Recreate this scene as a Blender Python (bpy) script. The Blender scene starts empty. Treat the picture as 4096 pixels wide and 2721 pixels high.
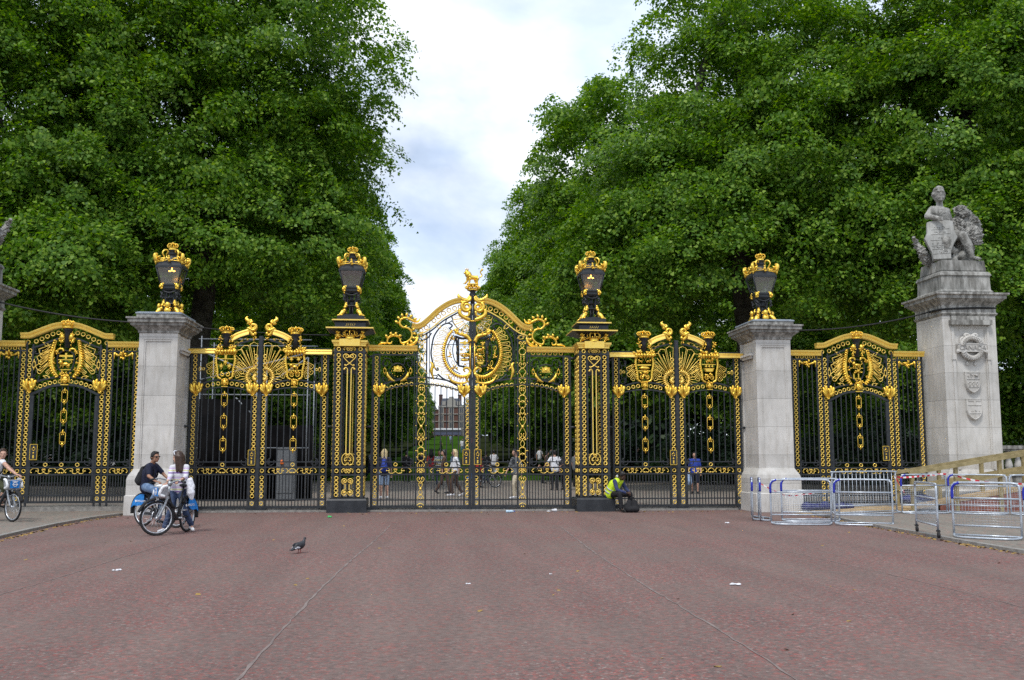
import bpy, math, random
import numpy as np
from mathutils import Vector, Matrix
R=math.radians; PI=math.pi
random.seed(7); RNG=np.random.default_rng(7)
scn=bpy.context.scene; col=scn.collection
# ------------------------------------------------------------------ helpers
def A(*p): return np.array(p,dtype=float)
def cr(pts,n=6,closed=False):
    """smooth curve through points"""
    p=np.array(pts,dtype=float); m=len(p); out=[]
    rng_=range(m if closed else m-1)
    for i in rng_:
        p1=p[i]; p2=p[(i+1)%m]
        p0=p[i-1] if (i>0 or closed) else 2*p1-p2
        p3=p[(i+2)%m] if (i+2<m or closed) else 2*p2-p1
        for k in range(n):
            t=k/n
            out.append(.5*((2*p1)+(-p0+p2)*t+(2*p0-5*p1+4*p2-p3)*t*t+(-p0+3*p1-3*p2+p3)*t**3))
    if not closed: out.append(p[-1])
    return np.array(out)
def spiral(cx,cz,r0,r1,a0,a1,n=14):
    t=np.linspace(0,1,n); a=np.radians(a0+(a1-a0)*t); r=r0+(r1-r0)*t
    return np.stack([cx+r*np.cos(a),cz+r*np.sin(a)],1)
def resample(p,step):
    p=np.array(p); d=np.r_[0,np.cumsum(np.linalg.norm(np.diff(p,axis=0),axis=1))]
    n=max(1,int(round(d[-1]/step))); s=np.linspace(0,d[-1],n+1)
    return np.stack([np.interp(s,d,p[:,k]) for k in range(p.shape[1])],1)
class MB:
    def __init__(s): s.V=[]; s.F=[]; s.S=[]; s.M=[]; s.n=0; s.mi=0
    def add(s,v,f,smooth=True):
        v=np.asarray(v,dtype=float).reshape(-1,3)
        for q in f: s.F.append(tuple(int(i)+s.n for i in q))
        s.S+= [smooth]*len(f); s.M+= [s.mi]*len(f)
        s.V.append(v); s.n+=len(v); return s
    def box(s,c,d,rz=0,ry=0,taper=1.0,rot=None):
        x,y,z=[q/2 for q in d]
        v=A(*[(-x,-y,-z),(x,-y,-z),(x,y,-z),(-x,y,-z),(-x*taper,-y*taper,z),(x*taper,-y*taper,z),(x*taper,y*taper,z),(-x*taper,y*taper,z)])
        if rot is not None: v=v@np.array(rot.to_3x3()).T
        if ry:
            c_,s_=math.cos(ry),math.sin(ry); v=np.stack([v[:,0]*c_-v[:,2]*s_,v[:,1],v[:,0]*s_+v[:,2]*c_],1)
        if rz:
            c_,s_=math.cos(rz),math.sin(rz); v=np.stack([v[:,0]*c_-v[:,1]*s_,v[:,0]*s_+v[:,1]*c_,v[:,2]],1)
        return s.add(v+np.array(c),[(3,2,1,0),(4,5,6,7),(0,1,5,4),(1,2,6,5),(2,3,7,6),(3,0,4,7)],False)
    def bx(s,x0,x1,y0,y1,z0,z1): return s.box(((x0+x1)/2,(y0+y1)/2,(z0+z1)/2),(abs(x1-x0),abs(y1-y0),abs(z1-z0)))
    def tube(s,p,r=.01,n=6,closed=False,flat=1.0,cap=True):
        p=np.asarray(p,dtype=float); m=len(p)
        rr=np.full(m,r) if np.isscalar(r) else np.interp(np.linspace(0,1,m),np.linspace(0,1,len(r)),r)
        if closed: t=np.roll(p,-1,0)-np.roll(p,1,0)
        else:
            t=np.gradient(p,axis=0)
        t/=np.maximum(np.linalg.norm(t,axis=1),1e-9)[:,None]
        up=A(0,1,0)
        if abs(t[0]@up)>.9: up=A(1,0,0)
        a=up-t[0]*(up@t[0]); a/=np.linalg.norm(a)
        V=[]
        for i in range(m):
            a=a-t[i]*(a@t[i]); l=np.linalg.norm(a)
            a=a/l if l>1e-6 else A(1,0,0)
            b=np.cross(t[i],a)
            for k in range(n):
                w=2*PI*(k+.5)/n
                V.append(p[i]+rr[i]*(a*math.cos(w)*flat+b*math.sin(w)))
        F=[]
        for i in range(m if closed else m-1):
            j=(i+1)%m
            for k in range(n):
                l=(k+1)%n; F.append((i*n+k,j*n+k,j*n+l,i*n+l))
        if not closed and cap:
            F.append(tuple(range(n))); F.append(tuple((m-1)*n+k for k in reversed(range(n))))
        return s.add(V,F,True)
    def c2(s,p2,r=.01,y=0,n=5,closed=False,flat=1.0):
        p2=np.asarray(p2,dtype=float)
        return s.tube(np.stack([p2[:,0],np.full(len(p2),y),p2[:,1]],1),r,n,closed,flat)
    def rod(s,a,b,r=.01,n=6): return s.tube([a,b],r,n)
    def ring(s,x,z,R0=.047,r=.0135,y=0,n=14,m=5,dep=.018):
        V=[];F=[]
        for i in range(n):
            a=2*PI*i/n
            for k in range(m):
                b=2*PI*k/m
                q=R0+r*math.cos(b); V.append((x+q*math.cos(a),y+dep*math.sin(b),z+q*math.sin(a)))
        for i in range(n):
            for k in range(m):
                F.append((i*m+k,i*m+(k+1)%m,((i+1)%n)*m+(k+1)%m,((i+1)%n)*m+k))
        return s.add(V,F,True)
    def ball(s,c,r,n=8,m=6):
        r=np.array(r if not np.isscalar(r) else (r,r,r),dtype=float); V=[(0,0,-1)]
        for j in range(1,m):
            w=-PI/2+PI*j/m
            for i in range(n):
                a=2*PI*i/n; V.append((math.cos(w)*math.cos(a),math.cos(w)*math.sin(a),math.sin(w)))
        V.append((0,0,1)); V=np.array(V)*r+np.array(c); F=[]
        for i in range(n): F.append((0,1+(i+1)%n,1+i))
        for j in range(m-2):
            for i in range(n):
                a=1+j*n+i; b=1+j*n+(i+1)%n; F.append((a,b,b+n,a+n))
        o=1+(m-2)*n
        for i in range(n): F.append((o+i,o+(i+1)%n,len(V)-1))
        return s.add(V,F,True)
    def lathe(s,prof,c=(0,0,0),n=16,sq=False):
        """profile [(r,z)], sq=True gives a square section (r = half width)"""
        V=[];F=[]
        if sq: n=4
        for r,z in prof:
            for i in range(n):
                a=2*PI*(i+(.5 if sq else 0))/n; k=r*(math.sqrt(2) if sq else 1)
                V.append((c[0]+k*math.cos(a),c[1]+k*math.sin(a),c[2]+z))
        m=len(prof)
        for j in range(m-1):
            for i in range(n): F.append((j*n+i,j*n+(i+1)%n,(j+1)*n+(i+1)%n,(j+1)*n+i))
        F.append(tuple(reversed(range(n)))); F.append(tuple((m-1)*n+i for i in range(n)))
        return s.add(V,F,not sq)
    def rect(s,prof,hx,hy,c=(0,0,0)):
        """stacked rectangular section: prof [(grow,z)], half sizes hx+grow, hy+grow"""
        V=[];F=[]
        for g,z in prof:
            for sx,sy in((-1,-1),(1,-1),(1,1),(-1,1)): V.append((c[0]+sx*(hx+g),c[1]+sy*(hy+g),c[2]+z))
        m=len(prof)
        for j in range(m-1):
            for i in range(4): F.append((j*4+i,j*4+(i+1)%4,(j+1)*4+(i+1)%4,(j+1)*4+i))
        F.append((3,2,1,0)); F.append(tuple((m-1)*4+i for i in range(4)))
        return s.add(V,F,False)
    def prism(s,poly,y0,y1,inset=0.0):
        """polygon in xz, from back y1 to front y0; inset bevels the front"""
        p=np.array(poly,dtype=float); n=len(p)
        ar=.5*np.sum(p[:,0]*np.roll(p[:,1],-1)-np.roll(p[:,0],-1)*p[:,1])
        if ar<0: p=p[::-1]
        c=p.mean(0); q=c+(p-c)*(1-inset)
        V=[(a,y1,b) for a,b in p]+[(a,y0+(abs(y1-y0)*.4 if inset else 0),b) for a,b in p]+[(a,y0,b) for a,b in q]
        F=[tuple(reversed(range(n)))]
        for k in range(2):
            for i in range(n): j=(i+1)%n; F.append((k*n+j,k*n+i,(k+1)*n+i,(k+1)*n+j))
        F=[f for f in F]; F[0]=tuple(range(n))[::-1]
        F.append(tuple(range(2*n,3*n)))
        # orientation: front (-y) must face out
        F=[tuple(reversed(f)) if k==0 else f for k,f in enumerate(F)]
        return s.add(V,[F[0]]+[tuple(reversed(f)) for f in F[1:-1]]+[F[-1]],False)
    def sweep(s,path,prof,closed=False):
        """moulding: profile [(up,out)] carried along a 2D path (x,z); out is towards -y"""
        p=np.array(path,dtype=float); m=len(p); t=np.gradient(p,axis=0); t/=np.linalg.norm(t,axis=1)[:,None]
        nrm=np.stack([-t[:,1],t[:,0]],1)
        V=[];k=len(prof)
        for i in range(m):
            for u,o in prof:
                q=p[i]+nrm[i]*u; V.append((q[0],-o,q[1]))
        F=[]
        for i in range(m-1):
            for j in range(k): l=(j+1)%k; F.append((i*k+j,(i+1)*k+j,(i+1)*k+l,i*k+l))
        F.append(tuple(range(k))); F.append(tuple((m-1)*k+j for j in reversed(range(k))))
        return s.add(V,F,False)
    def move(s,T,start=0):
        T=np.array(T)
        for i in range(start,len(s.V)): s.V[i]=s.V[i]@T[:3,:3].T+T[:3,3]
        return s
    def merge(s,o,T=None):
        v=np.concatenate(o.V) if o.V else np.zeros((0,3))
        if T is not None: T=np.array(T); v=v@T[:3,:3].T+T[:3,3]
        base=s.n
        for f in o.F: s.F.append(tuple(i+base for i in f))
        s.S+=o.S; s.M+=o.M; s.V.append(v); s.n+=len(v); return s
    def mesh(s,name,mats,mir=1):
        v=np.concatenate(s.V); F=s.F
        if mir<0:
            v=v*A(-1,1,1); F=[tuple(reversed(f)) for f in F]
        me=bpy.data.meshes.new(name); me.from_pydata(v.tolist(),[],F)
        me.polygons.foreach_set('use_smooth',s.S); me.polygons.foreach_set('material_index',s.M)
        for m in (mats if isinstance(mats,(list,tuple)) else [mats]): me.materials.append(m)
        me.update(); return me
    def build(s,name,mats,parent=None,mir=1,loc=None):
        me=s.mesh(name,mats,mir); bm=None
        import bmesh
        bm=bmesh.new(); bm.from_mesh(me); bmesh.ops.recalc_face_normals(bm,faces=bm.faces); bm.to_mesh(me); bm.free()
        o=bpy.data.objects.new(name,me); col.objects.link(o)
        if parent is not None: o.parent=parent
        if loc is not None: o.location=loc
        return o
def empty(name,loc=(0,0,0),rz=0):
    o=bpy.data.objects.new(name,None); col.objects.link(o); o.location=loc; o.rotation_euler=(0,0,rz); o.empty_display_size=.2; return o
def tag(o,label=None,cat=None,group=None,kind=None):
    if label: o['label']=label
    if cat: o['category']=cat
    if group: o['group']=group
    if kind: o['kind']=kind
    return o
def thing(name,label,cat,loc=(0,0,0),rz=0,group=None): return tag(empty(name,loc,rz),label,cat,group)
def struct(o): o['kind']='structure'; return o
def copy_tree(o,label=None,loc=None,rz=None):
    def rec(q,par):
        c=q.copy(); col.objects.link(c)
        if par is not None: c.parent=par
        for ch in q.children: rec(ch,c)
        return c
    c=rec(o,None)
    if label: c['label']=label
    if loc is not None: c.location=loc
    if rz is not None: c.rotation_euler=(0,0,rz)
    return c
# ------------------------------------------------------------------ materials
def mat(name,c1,c2=None,rough=.6,metal=0,scale=8.,bump=0.,bscale=None,detail=4,spec=.5,lo=.4,hi=.62,coat=0):
    m=bpy.data.materials.new(name); m.use_nodes=True; nt=m.node_tree; b=nt.nodes['Principled BSDF']
    b.inputs['Roughness'].default_value=rough; b.inputs['Metallic'].default_value=metal
    b.inputs['Specular IOR Level'].default_value=spec; b.inputs['Coat Weight'].default_value=coat
    b.inputs['Base Color'].default_value=(*c1,1)
    tc=nt.nodes.new('ShaderNodeTexCoord')
    if c2:
        n=nt.nodes.new('ShaderNodeTexNoise'); n.inputs['Scale'].default_value=scale; n.inputs['Detail'].default_value=detail
        nt.links.new(tc.outputs['Object'],n.inputs['Vector'])
        r=nt.nodes.new('ShaderNodeValToRGB'); r.color_ramp.elements[0].position=lo; r.color_ramp.elements[1].position=hi
        r.color_ramp.elements[0].color=(*c1,1); r.color_ramp.elements[1].color=(*c2,1)
        nt.links.new(n.outputs['Fac'],r.inputs['Fac']); nt.links.new(r.outputs['Color'],b.inputs['Base Color'])
    if bump:
        n2=nt.nodes.new('ShaderNodeTexNoise'); n2.inputs['Scale'].default_value=bscale or scale*4; n2.inputs['Detail'].default_value=3
        nt.links.new(tc.outputs['Object'],n2.inputs['Vector'])
        bp=nt.nodes.new('ShaderNodeBump'); bp.inputs['Strength'].default_value=bump; bp.inputs['Distance'].default_value=.02
        nt.links.new(n2.outputs['Fac'],bp.inputs['Height']); nt.links.new(bp.outputs['Normal'],b.inputs['Normal'])
    return m
M={}
M['iron']=mat('black_iron',(.016,.019,.023),(.028,.032,.037),.42,0,6,.06,30)
M['gold']=mat('gilding',(1.0,.68,.11),(.94,.58,.06),.33,.85,14,.15,40,lo=.45,hi=.75)
M['gold_flat']=mat('worn_gilding',(1.0,.73,.18),(1.0,.69,.14),.42,.62,11,.05,30)
M['stone_white']=mat('portland_stone',(.40,.385,.36),(.34,.325,.30),.85,0,2.0,.1,40,lo=.3,hi=.75)
M['glass']=None
def glass(name,tint,alpha):
    m=bpy.data.materials.new(name); m.use_nodes=True; nt=m.node_tree; nt.nodes.clear()
    out=nt.nodes.new('ShaderNodeOutputMaterial'); mx=nt.nodes.new('ShaderNodeMixShader'); t=nt.nodes.new('ShaderNodeBsdfTransparent'); g=nt.nodes.new('ShaderNodeBsdfGlossy')
    t.inputs['Color'].default_value=(*tint,1); g.inputs['Roughness'].default_value=.30; mx.inputs[0].default_value=alpha
    nt.links.new(t.outputs[0],mx.inputs[1]); nt.links.new(g.outputs[0],mx.inputs[2]); nt.links.new(mx.outputs[0],out.inputs[0]); return m
M['glass']=glass('lamp_glass',(.82,.85,.85),.34)
def emis(name,c,s):
    m=bpy.data.materials.new(name); m.use_nodes=True; b=m.node_tree.nodes['Principled BSDF']
    b.inputs['Emission Color'].default_value=(*c,1); b.inputs['Emission Strength'].default_value=s; b.inputs['Base Color'].default_value=(*c,1); return m
def plain(name,c,rough=.6,metal=0,spec=.4):
    c2=tuple(min(1,q*1.25+.004) for q in c); c1=tuple(q*.85 for q in c)
    return mat(name,c1,c2,rough,metal,25,.05,80,spec=spec)
# ------------------------------------------------------------------ camera, light, sky
cam=bpy.data.objects.new('camera',bpy.data.cameras.new('camera')); col.objects.link(cam); scn.camera=cam
cam.data.sensor_width=36; cam.data.lens=36*3940/4096; cam.data.clip_end=3000; cam.data.clip_start=.1
CAM=(-1.3116,-28.,1.55); cam.location=CAM
cam.rotation_euler=(R(90+6.68),0,R(-5.0))
scn.view_settings.view_transform='Standard'; scn.view_settings.look='None'; scn.view_settings.exposure=.45; scn.view_settings.gamma=1
SUN_EL,SUN_AZ=R(58),R(-150)      # azimuth measured clockwise from +Y
sd=bpy.data.lights.new('sun','SUN'); sd.energy=1.5; sd.angle=R(10); sd.color=(1,.96,.9)
so=bpy.data.objects.new('sun',sd); col.objects.link(so)
dv=Vector((math.sin(SUN_AZ)*math.cos(SUN_EL),math.cos(SUN_AZ)*math.cos(SUN_EL),math.sin(SUN_EL)))
so.rotation_euler=dv.to_track_quat('Z','Y').to_euler()
w=bpy.data.worlds.new('World'); scn.world=w; w.use_nodes=True; nt=w.node_tree; bg=nt.nodes['Background']
sk=nt.nodes.new('ShaderNodeTexSky'); sk.sky_type='NISHITA'; sk.sun_disc=False; sk.sun_elevation=SUN_EL; sk.sun_rotation=SUN_AZ; sk.air_density=1.0; sk.dust_density=1.2
tc=nt.nodes.new('ShaderNodeTexCoord'); mp=nt.nodes.new('ShaderNodeMapping'); mp.inputs['Scale'].default_value=(1.0,1.0,1.7); mp.inputs['Location'].default_value=(.45,.15,.10)
nz=nt.nodes.new('ShaderNodeTexNoise'); nz.inputs['Scale'].default_value=2.6; nz.inputs['Detail'].default_value=7; nz.inputs['Roughness'].default_value=.55
nz.inputs['Distortion'].default_value=.4
rp=nt.nodes.new('ShaderNodeValToRGB'); rp.color_ramp.elements[0].position=.30; rp.color_ramp.elements[1].position=.56
rp.color_ramp.elements[0].color=(.30,.30,.30,1)
nz2=nt.nodes.new('ShaderNodeTexNoise'); nz2.inputs['Scale'].default_value=5.5; nz2.inputs['Detail'].default_value=5
cl=nt.nodes.new('ShaderNodeValToRGB'); cl.color_ramp.elements[0].position=.38; cl.color_ramp.elements[1].position=.58
cl.color_ramp.elements[0].color=(6.9,8.1,10.2,1); cl.color_ramp.elements[1].color=(9.9,10.4,11.0,1)
mx=nt.nodes.new('ShaderNodeMix'); mx.data_type='RGBA'
L=nt.links.new
L(tc.outputs['Generated'],mp.inputs['Vector']); L(mp.outputs[0],nz.inputs['Vector']); L(mp.outputs[0],nz2.inputs['Vector'])
L(nz.outputs['Fac'],rp.inputs['Fac']); L(nz2.outputs['Fac'],cl.inputs['Fac'])
L(rp.outputs['Color'],mx.inputs[0]); L(sk.outputs[0],mx.inputs[6]); L(cl.outputs['Color'],mx.inputs[7]); L(mx.outputs[2],bg.inputs['Color'])
bg.inputs['Strength'].default_value=.09
scn.cycles.use_denoising=False
scn.cycles.max_bounces=6; scn.cycles.diffuse_bounces=3; scn.cycles.transparent_max_bounces=12; scn.cycles.glossy_bounces=3
GZ=-.07          # the gates were measured from 7 cm below the road
# ------------------------------------------------------------------ the gates (drawn in their own xz plane, local metres)
CORN=[(0,.0),(0,.075),(.035,.085),(.045,.065),(.085,.07),(.095,.10),(.13,.11),(.165,.115),(.165,0),(.165,-.11),(.0,-.075)]
def rings_col(mb,x,z0,z1,step=.127):
    n=max(1,int(round((z1-z0)/step)))
    for i in range(n+1): mb.ring(x,z0+(z1-z0)*i/n)
def rings_path(mb,p,step=.16):
    for q in resample(p,step): mb.ring(q[0],q[1])
def vbar(mb,x,z0,z1,w=.04,d=.05): mb.bx(x-w/2,x+w/2,-d/2,d/2,z0,z1)
def hbar(mb,x0,x1,z,h=.04,d=.062): mb.bx(x0,x1,-d/2,d/2,z-h/2,z+h/2)
def acanthus(mb,x,z,sx=1,s=1.0):
    """gilded corner leaf: fan of curled lobes growing up and out of a scroll; opens to +x when sx=1"""
    root=A(x+.02*sx,z-.13*s)
    tips=[(-.12,.05),(-.11,.13),(-.03,.17),(.04,.11),(.11,.18),(.19,.14),(.17,.05),(.09,-.01)]
    for k,(dx,dz) in enumerate(tips):
        t=A(x+dx*s*sx,z+dz*s); m=(root+t)/2+A(.04*sx*(1 if k>2 else -.5),.0)
        p=cr([root,m,t,t+A(.03*sx*(1 if k>2 else -1),-.03)],4)
        n=len(p); y=-.03-.07*np.sin(np.linspace(0,PI,n))
        mb.tube(np.stack([p[:,0],y,p[:,1]],1),[.022*s,.046*s,.036*s,.012*s],6,flat=.7)
        mb.ball((t[0],-.07,t[1]),.022*s,6,4)
    p=spiral(x+.03*sx,z-.14*s,.055*s,.018*s,180 if sx>0 else 0,(180-400) if sx>0 else 400,12)
    mb.c2(p,.02*s,-.05,6)
def feather(mb,a,b,wd,r=.009,y=-.01,nl=3):
    """one plume: two side wires joined by a lobed tip and a mid rib"""
    a=A(*a);b=A(*b);d=b-a;L_=np.linalg.norm(d);d/=L_;n=A(-d[1],d[0])
    w0,w1=wd
    P=[a+n*w0]
    P+=[a+d*L_*.5+n*(w0+w1)/2*.95,a+d*L_*.88+n*w1,a+d*L_*.93+n*w1*.95,a+d*L_*.96+n*w1*.5,b,a+d*L_*.96-n*w1*.5,a+d*L_*.93-n*w1*.95,a+d*L_*.88-n*w1,a+d*L_*.5-n*(w0+w1)/2*.95,a-n*w0]
    mb.c2(cr(P,3),r,y,5); mb.c2(np.array([a,a+d*L_*.72]),r*.8,y-.012,5)
    mb.ball((*(a+d*L_*.74),)[0:1]+(y-.012,)+((a+d*L_*.74)[1],),r*1.8,6,4)
def link(mb,x,z,h=.36,w=.085,ang=0,r=.011,tip=True):
    """oblong chain link with finial spikes"""
    a=w-.03;hh=h/2
    P=[(a,hh),(w,hh-.04),(w,-hh+.04),(a,-hh),(-a,-hh),(-w,-hh+.04),(-w,hh-.04),(-a,hh)]
    c,s=math.cos(ang),math.sin(ang)
    T=lambda q:(x+q[0]*c-q[1]*s,z+q[0]*s+q[1]*c)
    mb.c2(np.array([T(q) for q in P]),r,-.02,5,True)
    if tip:
        for sg in(1,-1):
            k=.22*h; pts=np.array([T((0,sg*(hh-.05*h/.36))),T((0,sg*(hh+k*.5))),T((0,sg*(hh+k)))])
            mb.c2(pts,[.03*h/.36,.02*h/.36,.004],-.02,6)
            q=T((0,sg*(hh-.01))); mb.ball((q[0],-.03,q[1]),.03*h/.36,6,4)
            for e in(1,-1): q=T((e*.025*h/.36,sg*(hh-.07*h/.36))); mb.ball((q[0],-.03,q[1]),.021*h/.36,6,4)
def heart(mb,x,z0,z1,w=.095,r=.011):
    """open heart, lobes at z1, point at z0 (swap for upside down)"""
    h=z1-z0
    for s in(1,-1):
        P=[(x,z0),(x+s*w*.75,z0+h*.42),(x+s*w,z0+h*.72),(x+s*w*.62,z1),(x+s*w*.22,z0+h*.86),(x+s*w*.30,z0+h*.66)]
        mb.c2(cr(P,5),r,-.02,5); mb.ball((x+s*w*.34,-.025,z0+h*.68),r*1.8,6,4)
def lionet(mb,x,z,w,f=1,y=-.05):
    """small walking lion in relief"""
    s=w
    mb.ball((x,y,z),(.30*s,.05,.13*s)); mb.ball((x+f*.33*s,y-.02,z+.13*s),(.15*s,.06,.17*s)); mb.ball((x+f*.44*s,y-.03,z+.10*s),(.07*s,.04,.06*s),6,4)
    for dx,b in((-.26,.05),(-.12,-.04),(.16,.06),(.32,.12)): mb.tube([(x+f*dx*s,y,z-.03*s),(x+f*(dx+.02)*s,y,z-.16*s),(x+f*(dx+b)*s,y,z-.29*s)],[.07*s,.045*s,.035*s],6)
    mb.c2(cr([(x-f*.28*s,z+.03*s),(x-f*.46*s,z+.14*s),(x-f*.36*s,z+.30*s),(x-f*.46*s,z+.34*s)],4),.028*s,y,5)
def fleur(mb,x,z,s,y=-.05):
    mb.tube([(x,y,z-.5*s),(x,y,z),(x,y,z+.55*s)],[.06*s,.16*s,.02*s],6,flat=.5)
    for e in(1,-1): mb.c2(cr([(x+e*.05*s,z-.35*s),(x+e*.2*s,z+.1*s),(x+e*.42*s,z+.28*s),(x+e*.5*s,z+.02*s)],4),[.05*s,.11*s,.09*s,.05*s],y,6)
    mb.bx(x-.28*s,x+.28*s,y-.02,y+.02,z-.25*s,z-.13*s)
def crown3(mb,c,w,h,n=8):
    """royal crown: band, arches with pearls, orb and cross"""
    x,y,z=c
    mb.lathe([(w*.40,0),(w*.43,h*.06),(w*.40,h*.10),(w*.42,h*.26),(w*.45,h*.30),(w*.38,h*.30)],c,12)
    for i in range(n):
        a=2*PI*i/n; d=A(math.cos(a),math.sin(a))
        pp=[(x+d[0]*w*.43,y+d[1]*w*.43,z+h*.28),(x+d[0]*w*.56,y+d[1]*w*.56,z+h*.55),(x+d[0]*w*.40,y+d[1]*w*.40,z+h*.76),(x,y,z+h*.74)]
        mb.tube(cr(pp,4),w*.042,5)
        for q in cr(pp,3)[1:-1]: mb.ball(q,w*.058,5,4)
        e=a+PI/n; mb.ball((x+math.cos(e)*w*.45,y+math.sin(e)*w*.45,z+h*.40),w*.075,5,4)
    mb.ball((x,y,z+h*.82),w*.09,8,6); mb.bx(x-w*.02,x+w*.02,y-w*.02,y+w*.02,z+h*.86,z+h*1.0); mb.bx(x-w*.06,x+w*.06,y-w*.018,y+w*.018,z+h*.92,z+h*.955)
def foliage(mb,x,z,w,h,n=14,seed=1,y=-.06):
    """clump of gilded relief leaves"""
    g=random.Random(seed)
    for i in range(n):
        a=g.uniform(0,2*PI); k=g.uniform(.3,1)
        q=A(x+math.cos(a)*w/2*k,z+math.sin(a)*h/2*k); o=A(math.cos(a+g.uniform(-.6,.6)),math.sin(a)+.15)*min(w,h)*.26
        mb.tube([(q[0]-o[0],y+.02,q[1]-o[1]),(q[0],y-.05,q[1]),(q[0]+o[0],y-.01,q[1]+o[1])],[.012,min(w,h)*.15,.008],6,flat=.7)
def maple(mb,x,z,s,y=-.06):
    P=[]
    for k in range(10): a=R(90+36*k); rr=s*(.5 if k%2==0 else .24); P.append((x+rr*math.cos(a),z+rr*math.sin(a)))
    mb.prism(P,y-.02,y+.03,.3); mb.c2([(x,z-.3*s),(x,z-.65*s)],.06*s,y,5)
def mask(mb,x,z,s,y=-.07):
    """keystone face"""
    mb.ball((x,y,z),(.5*s,.28*s,.62*s),10,8); mb.ball((x,y-.27*s,z-.05*s),(.09*s,.12*s,.17*s),6,5)
    for e in(1,-1):
        mb.ball((x+e*.2*s,y-.24*s,z+.2*s),(.17*s,.08*s,.07*s),6,4); mb.ball((x+e*.26*s,y-.2*s,z-.1*s),(.14*s,.1*s,.14*s),6,4)
        mb.c2(cr([(x,z+.5*s),(x+e*.5*s,z+.55*s),(x+e*.62*s,z+.1*s),(x+e*.55*s,z-.4*s)],4),.12*s,y+.02,6)
    mb.ball((x,y-.22*s,z-.34*s),(.2*s,.08*s,.06*s),6,4)
    for k in range(5): mb.ball((x+(k-2)*.25*s,y-.08*s,z+.72*s-.06*s*abs(k-2)),(.17*s,.16*s,.2*s),6,5)
    mb.bx(x-.62*s,x+.62*s,y-.02,y+.06,z-.86*s,z-.72*s)
def scrollS(mb,x0,x1,zc,h,r=.0105,flip=1):
    """flat C-scroll with a ball at each end, one half of a band pattern"""
    w=x1-x0
    P=[(x0+.08*w,zc-.28*h),(x0,zc-.05*h),(x0+.2*w,zc+.45*h),(x0+.55*w,zc+.42*h),(x0+.62*w,zc+.05*h),(x0+.42*w,zc-.05*h)]
    mb.c2(cr(P,5),r,-.02,5); mb.ball((x0+.1*w,-.025,zc-.3*h),r*1.7,6,4); mb.ball((x0+.44*w,-.025,zc+.0*h),r*1.7,6,4)
    P=[(x0+.62*w,zc+.05*h),(x0+.60*w,zc-.35*h),(x0+.82*w,zc-.48*h),(x1,zc-.15*h)]
    mb.c2(cr(P,5),r,-.02,5)
def scroll_unit(mb,xa,xb,zc,h):
    """symmetrical scroll: two C-scrolls meeting in a small heart"""
    xm=(xa+xb)/2
    scrollS(mb,xa,xm,zc,h)
    b=MB(); scrollS(b,-(xb-xm),0,zc,h); T=np.eye(4); T[0,0]=-1; T[0,3]=xm; mb.merge(b,T)
    heart(mb,xm,zc-.2*h,zc+.45*h,.042,.009)
def omega(mb,x,zc,h):
    mb.c2(cr([(x-.03,zc-.38*h),(x-.075,zc-.3*h),(x-.085,zc+.1*h),(x,zc+.45*h),(x+.085,zc+.1*h),(x+.075,zc-.3*h),(x+.03,zc-.38*h)],4),.012,-.02,5)
    for e in(1,-1): mb.ball((x+e*.028,-.025,zc-.34*h),.024,6,4)
def iron_curl(mb,x,z,r,side=1,w=.014):
    mb.c2(spiral(x,z,r,r*.95,90,90+side*300,14),w,0,5)
    for e in(1,-1): mb.c2(spiral(x-side*r*.45,z+e*r*.42,r*.42,r*.1,90*e,90*e+side*e*360,10),w*.8,0,5); mb.ball((x-side*r*.45,-.01,z+e*r*.42),r*.22,6,4)
def lockplate(mb,mi_gold,x,z):
    mb.mi=0; mb.bx(x-.10,x+.10,-.075,-.032,z-.21,z+.21)
    mb.mi=mi_gold
    for q in((x-.095,x+.095,z+.20,z+.213),(x-.095,x+.095,z-.213,z-.20),(x-.10,x-.088,z-.20,z+.20),(x+.088,x+.10,z-.20,z+.20)): mb.bx(q[0],q[1],-.085,-.03,q[2],q[3])
    mb.c2(spiral(x,z+.08,.04,.04,0,360,12),.009,-.08,5); mb.ball((x,-.08,z-.03),.026,6,5); mb.bx(x-.02,x+.02,-.09,-.07,z-.17,z-.08); mb.ball((x,-.08,z+.14),.018,6,5)
def gpart(name,mb,m,par,mir=1,label=None):
    o=mb.build(name,M[m] if isinstance(m,str) else m,par,mir)
    if label: o['label']=label
    return o
ZB=(1.10,1.29)      # middle band
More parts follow.
